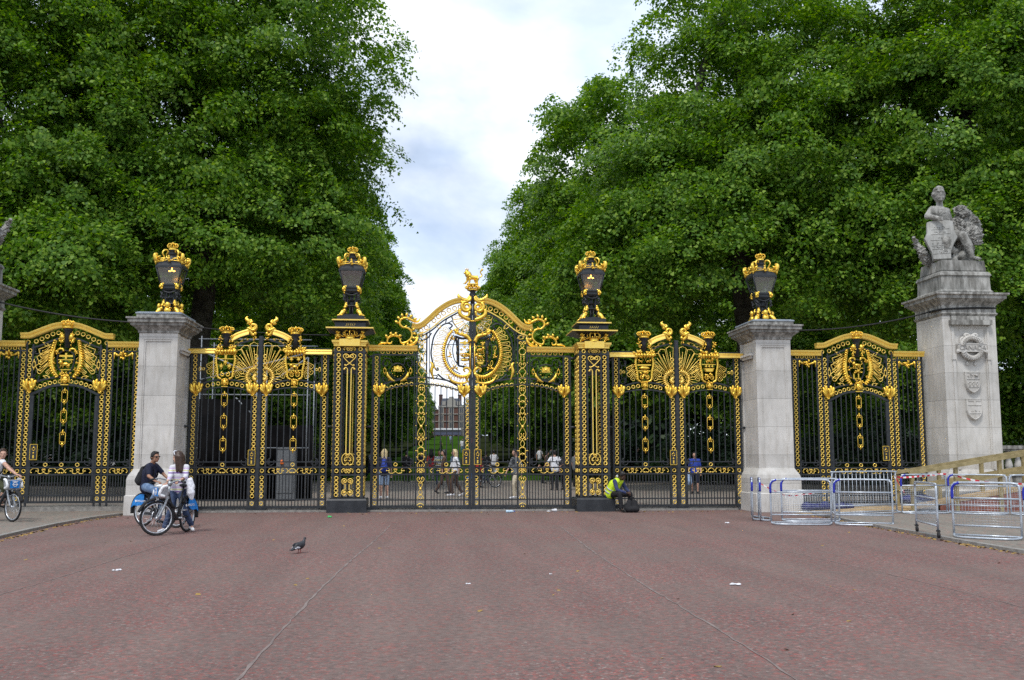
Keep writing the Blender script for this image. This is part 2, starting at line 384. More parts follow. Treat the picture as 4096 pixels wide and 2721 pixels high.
# ---- leaf of the flanking double gates.  meeting stile at +x
def pair_leaf(root,mir,wide,lockside,seed,charge):
    q=lambda x,y:(-(x-560)/568.,4.71-(y-520)/568.)
    f=MB()
    for sx in(-1,1):
        for e in(-1,1):
            x=sx*.83+e*.088; inner=(e*sx<0)
            vbar(f,x,.14,(3.6 if (inner and sx>0) else 4.45) if inner else (4.62 if sx<0 else 4.95),.042 if inner else .05)
    if wide: vbar(f,.955,.05,4.95,.085,.09)
    hbar(f,-.93,.93,ZB[1]); hbar(f,-.93,.93,ZB[0]); hbar(f,-.93,.93,.40,.035); hbar(f,-.93,.93,.20,.06,.07)
    f.prism([(.93,.2),(.93,.05),(.80,.05),(.66,.17),(.66,.2)],-.03,.03); f.prism([(-.93,.2),(-.93,.05),(-.88,.05),(-.80,.17),(-.80,.2)],-.03,.03)
    hbar(f,-.74,.74,1.44,.03,.04)
    hbar(f,-.93,-.25,4.455,.035,.06); hbar(f,-.93,-.2,4.60,.03,.06)
    f.sweep(cr([(-.80,3.50),(-.4,3.655),(0,3.70),(.4,3.655),(.80,3.50)],5),[(0,.03),(.04,.03),(.04,-.03),(0,-.03)])
    f.sweep(cr([(-.74,3.37),(-.4,3.455),(0,3.49),(.4,3.455),(.74,3.37)],5),[(0,.03),(.035,.03),(.035,-.03),(0,-.03)])
    f.sweep(cr([(.16,4.62),(.45,4.74),(.80,4.83)],4),[(0,.03),(.045,.03),(.045,-.03),(0,-.03)])
    f.sweep(cr([(.16,4.78),(.45,4.91),(.78,5.0)],4),[(0,.03),(.035,.03),(.035,-.03),(0,-.03)])
    gpart('frame',f,'iron',root,mir)
    b=MB()
    for k in range(1,5):
        for s in(-1,1):
            x=s*(k-.5)*.175
            if abs(x)<.72: vbar(b,x,1.44 if k<4 else 1.55,3.475-.09*(x/.7)**2,.026,.026)
    for s in(-1,1): vbar(b,s*.0875,ZB[1],1.44,.022,.022)
    for k in range(-8,9):
        if abs(k*.0875)<.73: vbar(b,k*.0875,.2,ZB[0],.024,.024)
    for s in(-1,1): iron_curl(b,s*.60,1.44,.10,-s)
    gpart('bars',b,'iron',root,mir)
    for sx in(-1,1):
        g=MB(); rings_col(g,sx*.83,3.62,4.38); gpart('ring_strip',g,'gold_flat',root,mir)
        for seg in((1.42,3.22),(1.195,1.195),(.50,1.01),(.30,.30)): g=MB(); rings_col(g,sx*.83,*seg) if seg[1]>seg[0] else g.ring(sx*.83,seg[0]); gpart('ring_strip' if seg[1]>seg[0] else 'ring',g,'gold_flat',root,mir)
    for s in(1,-1):
        g=MB()
        for (x,z) in(q(455,1147),q(375,1160),q(293,1180)): g.ring(s*x,z)
        gpart('ring_strip',g,'gold_flat',root,mir)
    for PP in(((770,640),(855,640),(943,640),(1035,640)),((235,340),(318,372),(395,412),(465,452))):
        g=MB()
        for p_ in PP: g.ring(*q(*p_))
        gpart('ring_strip',g,'gold_flat',root,mir)
    # cornice
    g=MB(); g.sweep([q(1140,598),q(700,598)][::1],[(u*-.8,o) for u,o in CORN]); gpart('cornice',g,'gold_flat',root,mir); g=MB()
    g.sweep(cr([q(500,395),q(380,330),q(250,285),q(215,278)][::1],4),[(u*-.95,o) for u,o in CORN])
    gpart('cornice',g,'gold_flat',root,mir)
    # volute where the arch breaks
    g=MB(); c=q(145,240)
    g.c2(spiral(c[0],c[1],.105,.03,200,200+560,26),[.05,.03],-.03,8,flat=1.6)
    g.c2(cr([q(225,200),q(215,150),q(260,110),q(235,70)],4),[.05,.06,.045,.012],-.02,7); g.c2(cr([q(200,180),q(170,150),q(195,118)],4),[.04,.035,.01],-.03,6)
    g.c2(cr([q(225,250),q(190,310),q(150,365),q(105,350)],5),[.06,.055,.045,.04],-.03,8); g.ball((*q(110,345)[:1],-.04,q(110,345)[1]),.05)
    foliage(g,*q(115,430),.10,.16,8,seed); gpart('volute',g,'gold',root,mir)
    # half fan of plumes round a rosette
    g=MB(); cx,cz=.84,q(0,1040)[1]
    g.c2(spiral(cx,cz,.235,.235,88,252,22),.03,-.03,6)
    for k in range(14):
        a=R(95+k*11.5); g.tube([(cx+.22*math.cos(a),-.05,cz+.22*math.sin(a)),(cx+.31*math.cos(a),-.03,cz+.31*math.sin(a))],[.03,.008],5)
    for a,l in((95,.98),(111,.95),(126,.92),(141,.72)):
        a=R(a); feather(g,(cx+.29*math.cos(a),cz+.29*math.sin(a)),(cx+l*math.cos(a),cz+l*math.sin(a)),(.035,.105),.0095)
    for a,l in((166,.44),(178,.46),(190,.50),(201,.52)):
        a=R(a); g.c2(np.array([(cx+.27*math.cos(a),cz+.27*math.sin(a)),(cx+l*math.cos(a),cz+l*math.sin(a))]),.010,-.01,5)
    for k in range(4): g.ring(cx-.02+.165*math.cos(R(118+k*35)),cz+.165*math.sin(R(118+k*35)),.025,.01)
    for k in range(6):
        a=R(100+k*32); g.tube([(cx,-.03,cz-.02),(cx+.06*math.cos(a),-.06,cz-.02+.06*math.sin(a)),(cx+.11*math.cos(a),-.04,cz-.02+.11*math.sin(a))],[.02,.035,.012],6)
    gpart('plume_fan',g,'gold_flat',root,mir)
    # shield with crown, brackets, mantling and mask
    g=MB(); P=[q(425,690),q(415,790),q(440,930),q(450,1040),q(500,1075)]
    for s in(1,-1):
        pp=cr([(s*x,z) for x,z in P],5); g.c2(pp,.028,-.05,7)
        for k in resample(pp,.062): g.ball((k[0]+s*.022,-.05,k[1]),.026,6,4)
        foliage(g,s*.18,q(0,620)[1],.26,.22,16,seed+3+s); foliage(g,s*.15,q(0,470)[1],.13,.34,14,seed+6+s)
    for k in range(7): g.tube([((k-3)*.075,-.04,q(0,600)[1]),((k-3)*.085,-.13,q(0,640)[1]),((k-3)*.07,-.05,q(0,690)[1])],[.02,.05,.012],6)
    foliage(g,0,q(0,1090)[1],.20,.12,8,seed+9); mask(g,0,q(0,1135)[1],.135)
    sh=gpart('shield_frame',g,'gold',root,mir)
    g=MB()
    if charge==0:
        hbar(g,-.25,.25,4.44,.055,.04); vbar(g,0,4.30,4.56,.06,.045); hbar(g,-.22,.22,4.30,.022,.03)
        for dx,dz in((-.11,4.10),(.11,4.10),(0,4.21)): maple(g,dx,dz,.17)
    elif charge==1:
        for s in(-1,1): fleur(g,s*.10,4.32,.17)
        hbar(g,-.22,.22,4.17,.02,.03); lionet(g,0,4.09,.30,1); hbar(g,-.18,.18,3.99,.02,.03); foliage(g,0,3.91,.32,.14,14,seed+2)
    elif charge==2:
        for s in(-1,1): lionet(g,s*.11,4.33,.17,s)
        hbar(g,-.2,.2,4.22,.04,.05); g.ball((0,-.05,4.13),(.16,.04,.05)); hbar(g,-.18,.18,4.05,.03,.03); foliage(g,0,3.94,.24,.2,14,seed+2)
    else:
        lionet(g,0,4.36,.30,-1); hbar(g,-.2,.2,4.25,.02,.03); g.prism([(-.16,4.14),(.16,4.14),(.11,4.03),(-.11,4.03)],-.08,-.02,.2)
        for k in(-1,0,1): g.prism([(k*.09-.03,4.16),(k*.09+.04,4.19),(k*.09-.02,4.24)],-.07,-.02,.1)
        foliage(g,0,3.92,.26,.16,12,seed+2)
    for s in(1,-1): g.c2(spiral(s*.07,3.86,.07,.02,90,90-s*420,14),.017,-.05,6)
    c_=g.build('charge',M['gold'],sh,mir)
    k=MB(); k.lathe([(.09,q(0,570)[1]),(.085,q(0,440)[1]),(.13,q(0,370)[1]),(.15,q(0,350)[1])],(0,0,0),12); gpart('bracket',k,'iron',root,mir)
    k=MB(); crown3(k,(0,-.02,q(0,352)[1]),.36,.23); gpart('crown',k,'gold',root,mir)
    # feather tufts beside the shield
    for s in(1,-1):
        g=MB()
        for a,b in(((.30,4.22),(.50,4.07)),((.28,4.08),(.49,3.90)),((.25,3.98),(.36,3.775))): feather(g,(s*a[0],a[1]),(s*b[0],b[1]),(.03,.062),.0095)
        gpart('plume',g,'gold_flat',root,mir)
    g=MB(); link(g,q(275,455)[0],q(275,455)[1],.20,.045,R(-70),.010); link(g,q(400,515)[0],q(400,515)[1],.16,.045,R(-65),.010)
    g.ring(*q(900,915),.032,.011); link(g,*q(950,915),.14,.030,0,.011,False); gpart('link_ornament',g,'gold_flat',root,mir)
    g=MB(); iron_curl(g,-.62,q(0,765)[1],.09,-1,.013); iron_curl(g,-.62,q(0,1065)[1],.09,-1,.013); g.c2(cr([(-.55,4.3),(-.52,4.0),(-.55,3.72)],4),.013,.0,5); vbar(g,-.66,3.78,4.2,.016,.016); gpart('iron_scroll',g,'iron',root,mir)
    for s in(1,-1): g=MB(); acanthus(g,-s*.80,3.44,s); gpart('acanthus_leaf',g,'gold',root,mir)
    for zc,h in((3.165,.34),(2.545,.345),(1.915,.34)): g=MB(); link(g,0,zc,h,.08); gpart('pendant_link',g,'gold',root,mir)
    g=MB(); scroll_unit(g,-.66,-.12,1.195,.155); scroll_unit(g,.12,.66,1.195,.155); omega(g,0,1.195,.15); g.ring(0,1.365); gpart('scroll_band',g,'gold_flat',root,mir)
    if lockside:
        g=MB(); lockplate(g,1,.80,1.56); gpart('lock_plate',g,[M['iron'],M['gold']],root,mir)
    k=MB(); k.rod((-.90,0,2.42),(-1.06,0,2.42),.03); k.rod((-.90,0,4.36),(-1.06,0,4.36),.03); k.box((-.94,0,.12),(.12,.14,.14)); gpart('hinge',k,'iron',root,mir)
PC=5.935
for i,(cx,mir,wide,lk,sd_,ch,lab) in enumerate([
  (-PC-.955,1,True,True,11,0,'black and gilt gate leaf beside the left stone pier, cross above maple leaves'),
  (-PC+.955,-1,False,False,23,1,'black and gilt gate leaf left of the left iron pier, two fleurs-de-lis in its shield'),
  (PC-.955,1,True,True,35,2,'black and gilt gate leaf behind the seated man in the yellow vest'),
  (PC+.955,-1,False,False,47,3,'black and gilt gate leaf beside the right stone pier, small ship in its shield')]):
    pair_leaf(thing('gate_leaf',lab,'gate',(cx,0,GZ),0,'leaves of the flanking double gates'),mir,wide,lk,sd_,ch)
# ---- central gate, one tall leaf each side
def MZ(x,y): return ((x-1155)/491.,5.42-(y-478)/491.)
def central_leaf(root,mir):
    m=lambda *P:[MZ(*p) for p in P]
    f=MB(); vbar(f,.215,.12,3.62,.045); vbar(f,.05,.04,5.95,.09,.10)
    for x in(2.625,2.80): vbar(f,x,.12 if x<2.7 else .05,4.45,.045 if x<2.7 else .07)
    for x in(1.30,1.57): vbar(f,x,.12,5.1 if x<1.5 else 4.9,.045)
    vbar(f,1.22,1.29,5.35,.022); vbar(f,1.64,.2,5.15,.022)
    for z,h in((ZB[1]-.01,.04),(ZB[0]-.01,.04),(.385,.035),(.20,.065)): hbar(f,.05,2.83,z,h)
    hbar(f,.22,1.22,1.44,.028,.04); hbar(f,1.64,2.62,1.44,.028,.04)
    hbar(f,1.57,2.82,4.455,.035); hbar(f,1.57,2.85,4.60,.03)
    f.prism([(.05,.2),(.05,.04),(.16,.04),(.30,.17),(.30,.2)],-.03,.03); f.prism([(2.83,.2),(2.83,.04),(2.74,.04),(2.62,.17),(2.62,.2)],-.03,.03)
    f.prism([(1.05,.17),(.98,.10),(.86,.10),(.79,.17)],-.03,.03); f.ball((.92,0,.10),.06)
    for z0,hh in((3.42,.035),(3.60,.04)):
        up=0 if z0<3.5 else .0
        f.sweep(cr([(.22,z0-.03-(.02 if up else 0)),(.75,z0+.12),(1.43,z0+.20),(2.1,z0+.12),(2.62,z0-.04)],6),[(0,.03),(hh,.03),(hh,-.03),(0,-.03)])
    f.sweep(cr(m((1340,325),(1450,385),(1580,465),(1720,585),(1830,655),(1925,690)),4),[(0,.025),(-.04,.025),(-.04,-.025),(0,-.025)])
    f.c2(cr(m((1470,570),(1440,530),(1500,500),(1590,540),(1690,680),(1725,850),(1730,950),(1700,1080),(1655,1160),(1630,1150),(1650,1125)),5),.022,0,6)
    f.c2(cr(m((1730,640),(1790,720),(1870,745),(1925,740)),4),.022,0,6); f.c2(cr(m((1640,1215),(1560,1280),(1450,1330),(1330,1390),(1200,1400)),4),.024,0,6); f.c2(cr(m((1730,1290),(1690,1235),(1640,1245),(1660,1270)),4),.016,0,5)
    f.c2(cr(m((1455,400),(1440,460),(1530,500),(1510,420)),4),.016,0,5); f.c2(cr(m((1440,470),(1350,580),(1200,640)),4),.016,0,5); f.c2(cr(m((1490,560),(1420,640)),3),.016,0,5)
    f.c2(cr(m((1415,660),(1470,750),(1515,880),(1500,1030),(1430,1150),(1320,1215)),5),.014,-.02,6)
    f.c2(cr(m((1385,700),(1420,800),(1430,900),(1400,1020),(1340,1090),(1250,1110),(1180,1150)),5),.014,0,6)
    f.c2(np.array(m((1180,800),(1735,800))),.011,.02,5)
    gpart('frame',f,'iron',root,mir)
    b=MB()
    for k in range(1,6): 
        x=.215+k*(1.22-.215)/6; vbar(b,x,1.44 if 1<k<5 else 1.54,3.40+.2*math.sin(min(1,(x-.2)/1.2)*PI/2),.026,.026)
    for k in range(1,6): 
        x=1.64+k*(2.62-1.64)/6; vbar(b,x,1.44 if 1<k<5 else 1.54,3.40+.2*math.sin(min(1,(2.63-x)/1.2)*PI/2),.026,.026)
    for k in range(1,12):
        vbar(b,.215+k*(1.22-.215)/12,.2,ZB[0],.024,.024); vbar(b,1.64+k*(2.62-1.64)/12,.2,ZB[0],.024,.024)
    for x,s in((.34,1),(1.11,-1),(1.75,1),(2.5,-1)): iron_curl(b,x,1.44,.10,s)
    gpart('bars',b,'iron',root,mir)
    for x,segs in((.13,((3.55,3.62),(1.60,3.20),(1.195,1.195),(.50,1.0),(.30,.30))),(2.71,((3.62,4.36),(1.42,3.20),(1.195,1.195),(.50,1.0),(.30,.30)))):
        for z0,z1 in segs:
            if z0==3.55: continue
            g=MB(); rings_col(g,x,z0,z1) if z1-z0>.3 else g.ring(x,z0); gpart('ring_strip' if z1-z0>.3 else 'ring',g,'gold_flat',root,mir)
    g=MB()
    for k in range(6): t=k/5; g.ring(.45+t*.68,3.485+.135*math.sin(t*PI/2))
    gpart('ring_strip',g,'gold_flat',root,mir); g=MB()
    for k in range(6): t=k/5; g.ring(2.42-t*.70,3.49+.135*math.sin(t*PI/2))
    gpart('ring_strip',g,'gold_flat',root,mir)
    g=MB()
    for p in((1330,265),(1408,287),(1487,315),(1563,358),(1632,407),(1695,465),(1803,565),(1875,608)): g.ring(*MZ(*p),.056,.0145)
    gpart('ring_strip',g,'gold_flat',root,mir); g=MB()
    for k in range(6): g.ring(1.74+k*.162,4.53)
    gpart('ring_strip',g,'gold_flat',root,mir)
    g=MB(); g.sweep(cr(m((1300,205),(1400,225),(1500,270),(1620,355),(1740,470),(1840,555),(1930,588),(2010,575)),5),[(u*.88,o) for u,o in CORN])
    g.sweep(cr(m((1340,315),(1450,372),(1580,452),(1720,572),(1830,642),(1918,668)),4),[(0,.05),(.03,.05),(.03,-.03),(0,-.03)])
    gpart('cornice',g,'gold_flat',root,mir); g=MB()
    g.sweep([(1.56,4.56),(2.93,4.56)],[(u*.95,o) for u,o in CORN]); vbar(g,1.56,5.0,5.06,.03,.1)
    gpart('cornice',g,'gold_flat',root,mir)
    g=MB()   # rib fan round the wreath
    inner=cr(m((1455,650),(1500,720),(1545,870),(1530,1030),(1450,1170),(1390,1220)),8)
    tips=cr(m((1560,565),(1630,640),(1675,745),(1700,835),(1708,925),(1700,1015),(1665,1105),(1600,1190),(1520,1262)),8)
    nI=len(inner)-1; nT=len(tips)-1; N=11
    for k in range(N):
        a=inner[int(nI*k/(N-1))]; t=tips[int(nT*k/(N-1))]; feather(g,a,t,(.03,.058),.0085)
    cx,cz=.0,MZ(0,405)[1]
    for k in range(6):
        a=R(-2-k*15.5); feather(g,(cx+.27*math.cos(a),cz+.27*math.sin(a)),(cx+.57*math.cos(a),cz+.55*math.sin(a)),(.03,.062),.0085)
    gpart('plume_fan',g,'gold_flat',root,mir)
    g=MB(); pp=cr(m((1440,625),(1500,715),(1548,870),(1530,1035),(1450,1170),(1330,1245),(1220,1230),(1185,1170),(1230,1125),(1275,1150),(1255,1190)),7)
    g.c2(pp,[.010,.030,.036,.040,.042,.04,.02],-.04,8)
    for q_ in resample(pp[:40],.055): 
        d=q_-A(.42,4.55); d/=np.linalg.norm(d); g.tube([(q_[0]-d[0]*.03,-.09,q_[1]-d[1]*.03),(q_[0]+d[0]*.04,-.08,q_[1]+d[1]*.04),(q_[0]+d[0]*.085,-.03,q_[1]+d[1]*.085)],[.012,.030,.008],5)
    g.c2(cr(m((1500,1225),(1440,1310),(1340,1345),(1250,1335),(1200,1310)),5),[.015,.045,.035,.012],-.04,7); g.c2(cr(m((1310,1340),(1300,1385)),3),[.035,.006],-.04,6); g.c2(cr(m((1190,1200),(1230,1290),(1200,1340)),4),[.05,.035,.01],-.04,6)
    for x in range(1240,1500,40): g.c2(np.array(m((x,1260-(x-1350)*.15),(x+10,1325-(x-1300)*.25))),.011,-.03,5)
    gpart('wreath',g,'gold',root,mir)
    g=MB(); foliage(g,*MZ(1440,720),.12,.16,10,3); foliage(g,*MZ(1465,950),.13,.22,12,4); foliage(g,*MZ(1395,1130),.20,.14,12,5)
    for p in((1475,850),(1425,1060)): link(g,*MZ(*p),.14,.035,R(-10),.009,False)
    gpart('garland',g,'gold',root,mir)
    g=MB(); g.c2(cr(m((1185,760),(1225,690),(1290,665),(1350,650),(1400,600),(1375,585)),5),[.05,.06,.045,.04,.03],-.06,8); g.c2(spiral(*MZ(1385,615),.07,.02,0,400,14),.026,-.05,6); g.c2(spiral(*MZ(1300,650),.04,.02,0,360,10),.016,-.05,5)
    foliage(g,*MZ(1345,655),.30,.12,12,8); foliage(g,*MZ(1205,745),.10,.14,8,9)
    g.c2(np.array(m((1186,780),(1186,1140))),.022,-.05,6); gpart('mantling',g,'gold',root,mir)
    f=MB(); f.c2(cr(m((1195,700),(1300,715),(1400,690),(1375,760),(1362,900),(1356,1080),(1290,1110),(1190,1150)),4),[.03,.04,.03,.024],-.03,6); f.ball((*MZ(1362,920)[:1],-.03,MZ(1362,920)[1]),(.05,.05,.08)); f.c2(np.array(m((1350,700),(1345,1090))),.022,-.01,6); gpart('shield_frame',f,'iron',root,mir)
    g=MB()
    for y in(822,925,995): g.c2(np.array(m((1190,y),(1330,y))),.010,-.03,5)
    if mir>0:
        fleur(g,*MZ(1300,785),.13); lionet(g,*MZ(1262,870),.28,1); lionet(g,*MZ(1262,965),.28,-1); foliage(g,*MZ(1262,910),.24,.05,8,3)
        g.prism([MZ(1205,1040),MZ(1325,1040),MZ(1300,1080),MZ(1230,1080)],-.09,-.02,.2)
        for k in range(3): g.prism([MZ(1215+k*40,1035),MZ(1250+k*40,1030),MZ(1220+k*40,1005)],-.08,-.02,.1)
        foliage(g,*MZ(1262,1095),.24,.06,10,6)
    else:
        hbar(g,.07,.36,MZ(0,775)[1],.05,.05); vbar(g,.22,MZ(0,800)[1],MZ(0,745)[1],.06,.06)
        for p in((1225,872),(1310,872),(1265,838)):
            c=MZ(*p); P=[]
            for k in range(10): a=R(90+36*k); rr=.055 if k%2==0 else .026; P.append((c[0]+rr*math.cos(a),c[1]+rr*math.sin(a)))
            g.prism(P,-.06,-.02,.3)
        crown3(g,(.22,-.05,MZ(0,975)[1]),.24,.12,6); g.ball((.22,-.05,MZ(0,1020)[1]),(.13,.05,.04)); foliage(g,*MZ(1262,1075),.22,.09,10,6)
    for z in(720,850,960,1050): foliage(g,*MZ(1372,z),.035,.11,5,z)
    gpart('charge',g,'gold',root,mir)
    g=MB(); c=MZ(1240,268)
    g.c2(spiral(c[0],c[1],.15,.035,60,60-560,26),[.06,.045,.03],-.05,8); g.c2(cr(m((1335,300),(1330,370),(1270,420),(1185,450)),5),[.05,.06,.055,.04],-.05,8); g.c2(cr(m((1190,110),(1235,170),(1300,160),(1350,120),(1358,80)),5),[.04,.06,.06,.05,.012],-.05,8)
    g.c2(cr(m((1300,160),(1340,150),(1372,118)),4),[.05,.03,.01],-.04,6); g.c2(cr(m((1330,190),(1270,200),(1200,170),(1178,120)),4),[.03,.05,.05,.02],-.06,7); g.c2(cr(m((1195,330),(1215,390),(1270,395)),4),[.04,.035,.02],-.05,6)
    for k in range(9): a=R(-10-k*9.5); g.ball((.36*math.cos(a)*.9,-.05,MZ(0,365)[1]+.21*math.sin(a)),.03,6,4)
    gpart('volute',g,'gold',root,mir)
    def tongue(g,q_,c,l):
        c=A(*MZ(*c)); d=q_-c; d/=np.linalg.norm(d); t_=A(-d[1],d[0])*.6+d; t_/=np.linalg.norm(t_); g.tube([(q_[0]-d[0]*.02,-.03,q_[1]-d[1]*.02),(q_[0]+t_[0]*l*.5,-.07,q_[1]+t_[1]*l*.5),(q_[0]+t_[0]*l,-.02,q_[1]+t_[1]*l)],[.02,.042,.008],6,flat=.7)
    # S-scroll dolphin on the shoulder
    g=MB(); g.c2(cr(m((1885,430),(1920,480),(1990,470),(2080,432),(2155,455),(2172,520),(2120,565),(2070,540)),6),[.012,.034,.04,.034,.034,.036,.028,.012],-.02,8)
    g.c2(cr(m((2140,560),(2050,580),(2005,640),(2010,710),(2060,765),(2140,785),(2165,740),(2145,720)),6),[.022,.03,.026,.03,.028,.024,.012],-.02,8)
    g.c2(cr(m((2170,720),(2200,690),(2270,680),(2330,720),(2340,780),(2290,790),(2280,760)),6),[.02,.032,.036,.032,.026,.02,.012],-.02,8); g.c2(cr(m((2350,790),(2420,790),(2470,815)),4),[.024,.034,.012],-.02,7)
    for q_ in resample(cr(m((1990,455),(2080,415),(2160,440),(2195,510)),4),.10): tongue(g,q_,(2060,520),.13)
    for q_ in resample(cr(m((2000,600),(1985,680),(2030,770),(2100,800)),4),.11): tongue(g,q_,(2080,690),.11)
    for q_ in resample(cr(m((2190,690),(2270,670),(2345,715)),4),.10): tongue(g,q_,(2270,760),.11)
    g.c2(cr(m((1915,690),(1940,760),(1990,800),(2060,820)),4),[.02,.05,.045,.012],-.03,7); g.c2(cr(m((1930,700),(1960,720),(1985,705)),4),[.02,.035,.01],-.03,6)
    gpart('shoulder_scroll',g,'gold',root,mir)
    for p0,p1,p2 in(((1745,1045),(1720,1130),(1690,1300)),):
        g=MB(); g.c2(cr(m((1745,1045),(1710,1090),(1725,1180),(1690,1300)),5),[.012,.045,.05,.012],-.03,7); g.c2(cr(m((1715,1110),(1680,1130),(1665,1165)),4),[.03,.025,.008],-.03,6); gpart('spray_leaf',g,'gold',root,mir)
    # shoulder panel
    s_=lambda x,y:(2.71-(x-172)/925.,4.71-(y-25)/925.)
    g=MB(); c=s_(725,695); P=[(c[0]-.115,c[1]),(c[0]+.115,c[1]),(c[0]+.12,c[1]+.14),(c[0]+.08,c[1]+.10),(c[0]+.055,c[1]+.14),(c[0],c[1]+.165),(c[0]-.055,c[1]+.14),(c[0]-.08,c[1]+.10),(c[0]-.12,c[1]+.14)]
    g.prism(P[::-1],-.08,-.02,.15); g.ball((c[0],-.07,c[1]+.06),(.05,.03,.05),6,5); hbar(g,c[0]-.12,c[0]+.12,c[1]+.01,.03,.16)
    for k in range(12): a=2*PI*k/12; g.ball((c[0]+.165*math.cos(a),-.03,c[1]+.0+.15*math.sin(a)),.014,5,4)
    for e in(1,-1):
        g.c2(cr([(c[0]+e*.30,c[1]-.02),(c[0]+e*.27,c[1]-.13),(c[0]+e*.17,c[1]-.24),(c[0]+e*.07,c[1]-.28)],5),[.012,.045,.04,.008],-.03,7); g.c2(cr([(c[0]+e*.28,c[1]-.09),(c[0]+e*.32,c[1]-.15)],3),[.03,.008],-.03,6); g.c2(cr([(c[0]+e*.2,c[1]-.2),(c[0]+e*.26,c[1]-.27)],3),[.03,.008],-.03,6)
        link(g,c[0]+e*.365,c[1]+.01,.16,.035,0,.010)
    gpart('crown_badge',g,'gold',root,mir)
    g=MB(); 
    for e in(1,-1):
        iron_curl(g,c[0]+e*.36,c[1]+.22,.085,-e,.011); iron_curl(g,c[0]+e*.36,c[1]-.24,.075,-e,.011); g.c2(cr([(c[0]+e*.44,c[1]+.2),(c[0]+e*.36,c[1]+.36),(c[0]+e*.2,c[1]+.33),(c[0]+e*.18,c[1]+.2),(c[0],c[1]+.24)],5),.011,0,5)
    g.c2(spiral(c[0],c[1]-.02,.24,.24,0,360,24),.011,0,5); g.c2(spiral(c[0],c[1]-.02,.19,.19,190,350,16),.011,0,5); gpart('iron_scroll',g,'iron',root,mir)
    for x,s in((.20,1),(2.66,-1)): g=MB(); acanthus(g,x,3.44,s); gpart('acanthus_leaf',g,'gold',root,mir)
    # ornament column
    g=MB(); X=1.435; r=.0115
    zz=lambda y:1.62+(1822-(1500+y/2.751))/140.5
    def hexa(z0,z1):
        mz=(z0+z1)/2
        for s in(1,-1): g.c2(np.array([(X,z1+.05),(X+s*.085,z1),(X+s*.085,mz+.03),(X+s*.085,mz-.03),(X+s*.085,z0),(X,z0-.05)]),r,-.02,5); g.ball((X+s*.11,-.02,mz),.02,5,4)
    def vesica(z0,z1,w=.06):
        for s in(1,-1): g.c2(cr([(X,z0),(X+s*w,(z0+z1)/2),(X,z1)],6),r,-.02,5)
    def curls(z):
        for s in(1,-1): g.c2(cr([(X,z+.01),(X+s*.06,z+.045),(X+s*.1,z),(X+s*.06,z-.03)],4),r,-.02,5); g.ball((X+s*.07,-.025,z-.01),.022,5,4)
    heart(g,X,zz(232),zz(150)); hexa(zz(288),zz(240)); hexa(zz(352),zz(305)); vesica(zz(440),zz(358)); curls(zz(440)); heart(g,X,zz(575),zz(465),.10); g.ball((X,-.04,zz(573)),.045,8,6); heart(g,X,zz(573),zz(690),.10); curls(zz(712)); vesica(zz(805),zz(715)); hexa(zz(862),zz(812)); hexa(zz(930),zz(880)); heart(g,X,zz(940),zz(1015),.10)
    scroll_unit(g,X-.10,X+.10,1.195,.13); heart(g,X,zz(1190),zz(1120),.10); vesica(zz(1240),zz(1160),.05); g.ball((X,-.04,zz(1245)),.04,8,6); vesica(zz(1320),zz(1250),.05); heart(g,X,zz(1300),zz(1370),.09); omega(g,X,zz(1422),.12)
    # above the transom
    g.c2(cr([(X-.09,3.73),(X-.06,3.66),(X,3.70),(X+.06,3.66),(X+.09,3.73)],3),r,-.02,5); omega(g,X,3.565,.12)
    y2=lambda y:4.71-(y-25)/925.
    curls(y2(880)); 
    for s in(1,-1):
        g.c2(cr([(X,y2(870)),(X+s*.05,y2(760)),(X+s*.1,y2(690)),(X+s*.03,y2(600)),(X,y2(590))],5),r,-.02,5)
        for yy in(240,290,335,380): g.ball((X+s*.045,-.02,y2(yy)),.02,5,4)
        g.c2(np.array([(X+s*.045,y2(235)),(X+s*.045,y2(440))]),.009,-.02,5)
    heart(g,X,y2(600),y2(450),.10); g.c2(spiral(X,y2(150),.095,.095,0,360,18),r,-.02,5); vesica(y2(60),y2(-70),.045); curls(y2(-75))
    for z in(1.42,1.75,2.1,2.45,2.8,3.15,3.565,3.93,4.25): 
        for s in(1,-1): g.ball((X+s*.145,-.035,z),.018,5,4)
    for p,an in(((1635,540),R(-50)),((1840,690),R(-75))): link(g,*MZ(*p),.17,.05,an,.011)
    gpart('ornament_column',g,'gold_flat',root,mir)
    g=MB(); scroll_unit(g,.27,1.17,1.195,.155); scroll_unit(g,1.70,2.58,1.195,.155); g.ring(.72,1.365); g.ring(2.14,1.365); gpart('scroll_band',g,'gold_flat',root,mir)
    g=MB(); lockplate(g,1,.16,1.57); gpart('lock_plate',g,[M['iron'],M['gold']],root,mir)
    k=MB(); k.rod((2.80,0,2.42),(2.99,0,2.42),.03); k.rod((2.80,0,4.4),(2.99,0,4.4),.03); k.box((2.84,0,.12),(.12,.14,.14)); gpart('hinge',k,'iron',root,mir)
    if mir<0:
        k=MB(); k.lathe([(.06,5.95),(.07,6.1),(.10,6.2),(.07,6.28),(.13,6.34),(.15,6.36)],(0,0,0),10); gpart('finial_stem',k,'iron',root,mir)
        k=MB(); crown3(k,(0,0,6.33),.38,.17); k.bx(-.16,.16,-.1,.1,6.50,6.53); c=gpart('crown',k,'gold',root,mir)
        k=MB(); k.tube(cr([(-.15,0,6.70),(-.05,0,6.71),(.06,0,6.72),(.11,0,6.77)],4),[.075,.062,.075,.09],9); k.ball((.13,0,6.80),(.095,.085,.10)); k.ball((.17,0,6.86),(.068,.06,.068)); k.ball((.225,0,6.84),(.04,.04,.032))
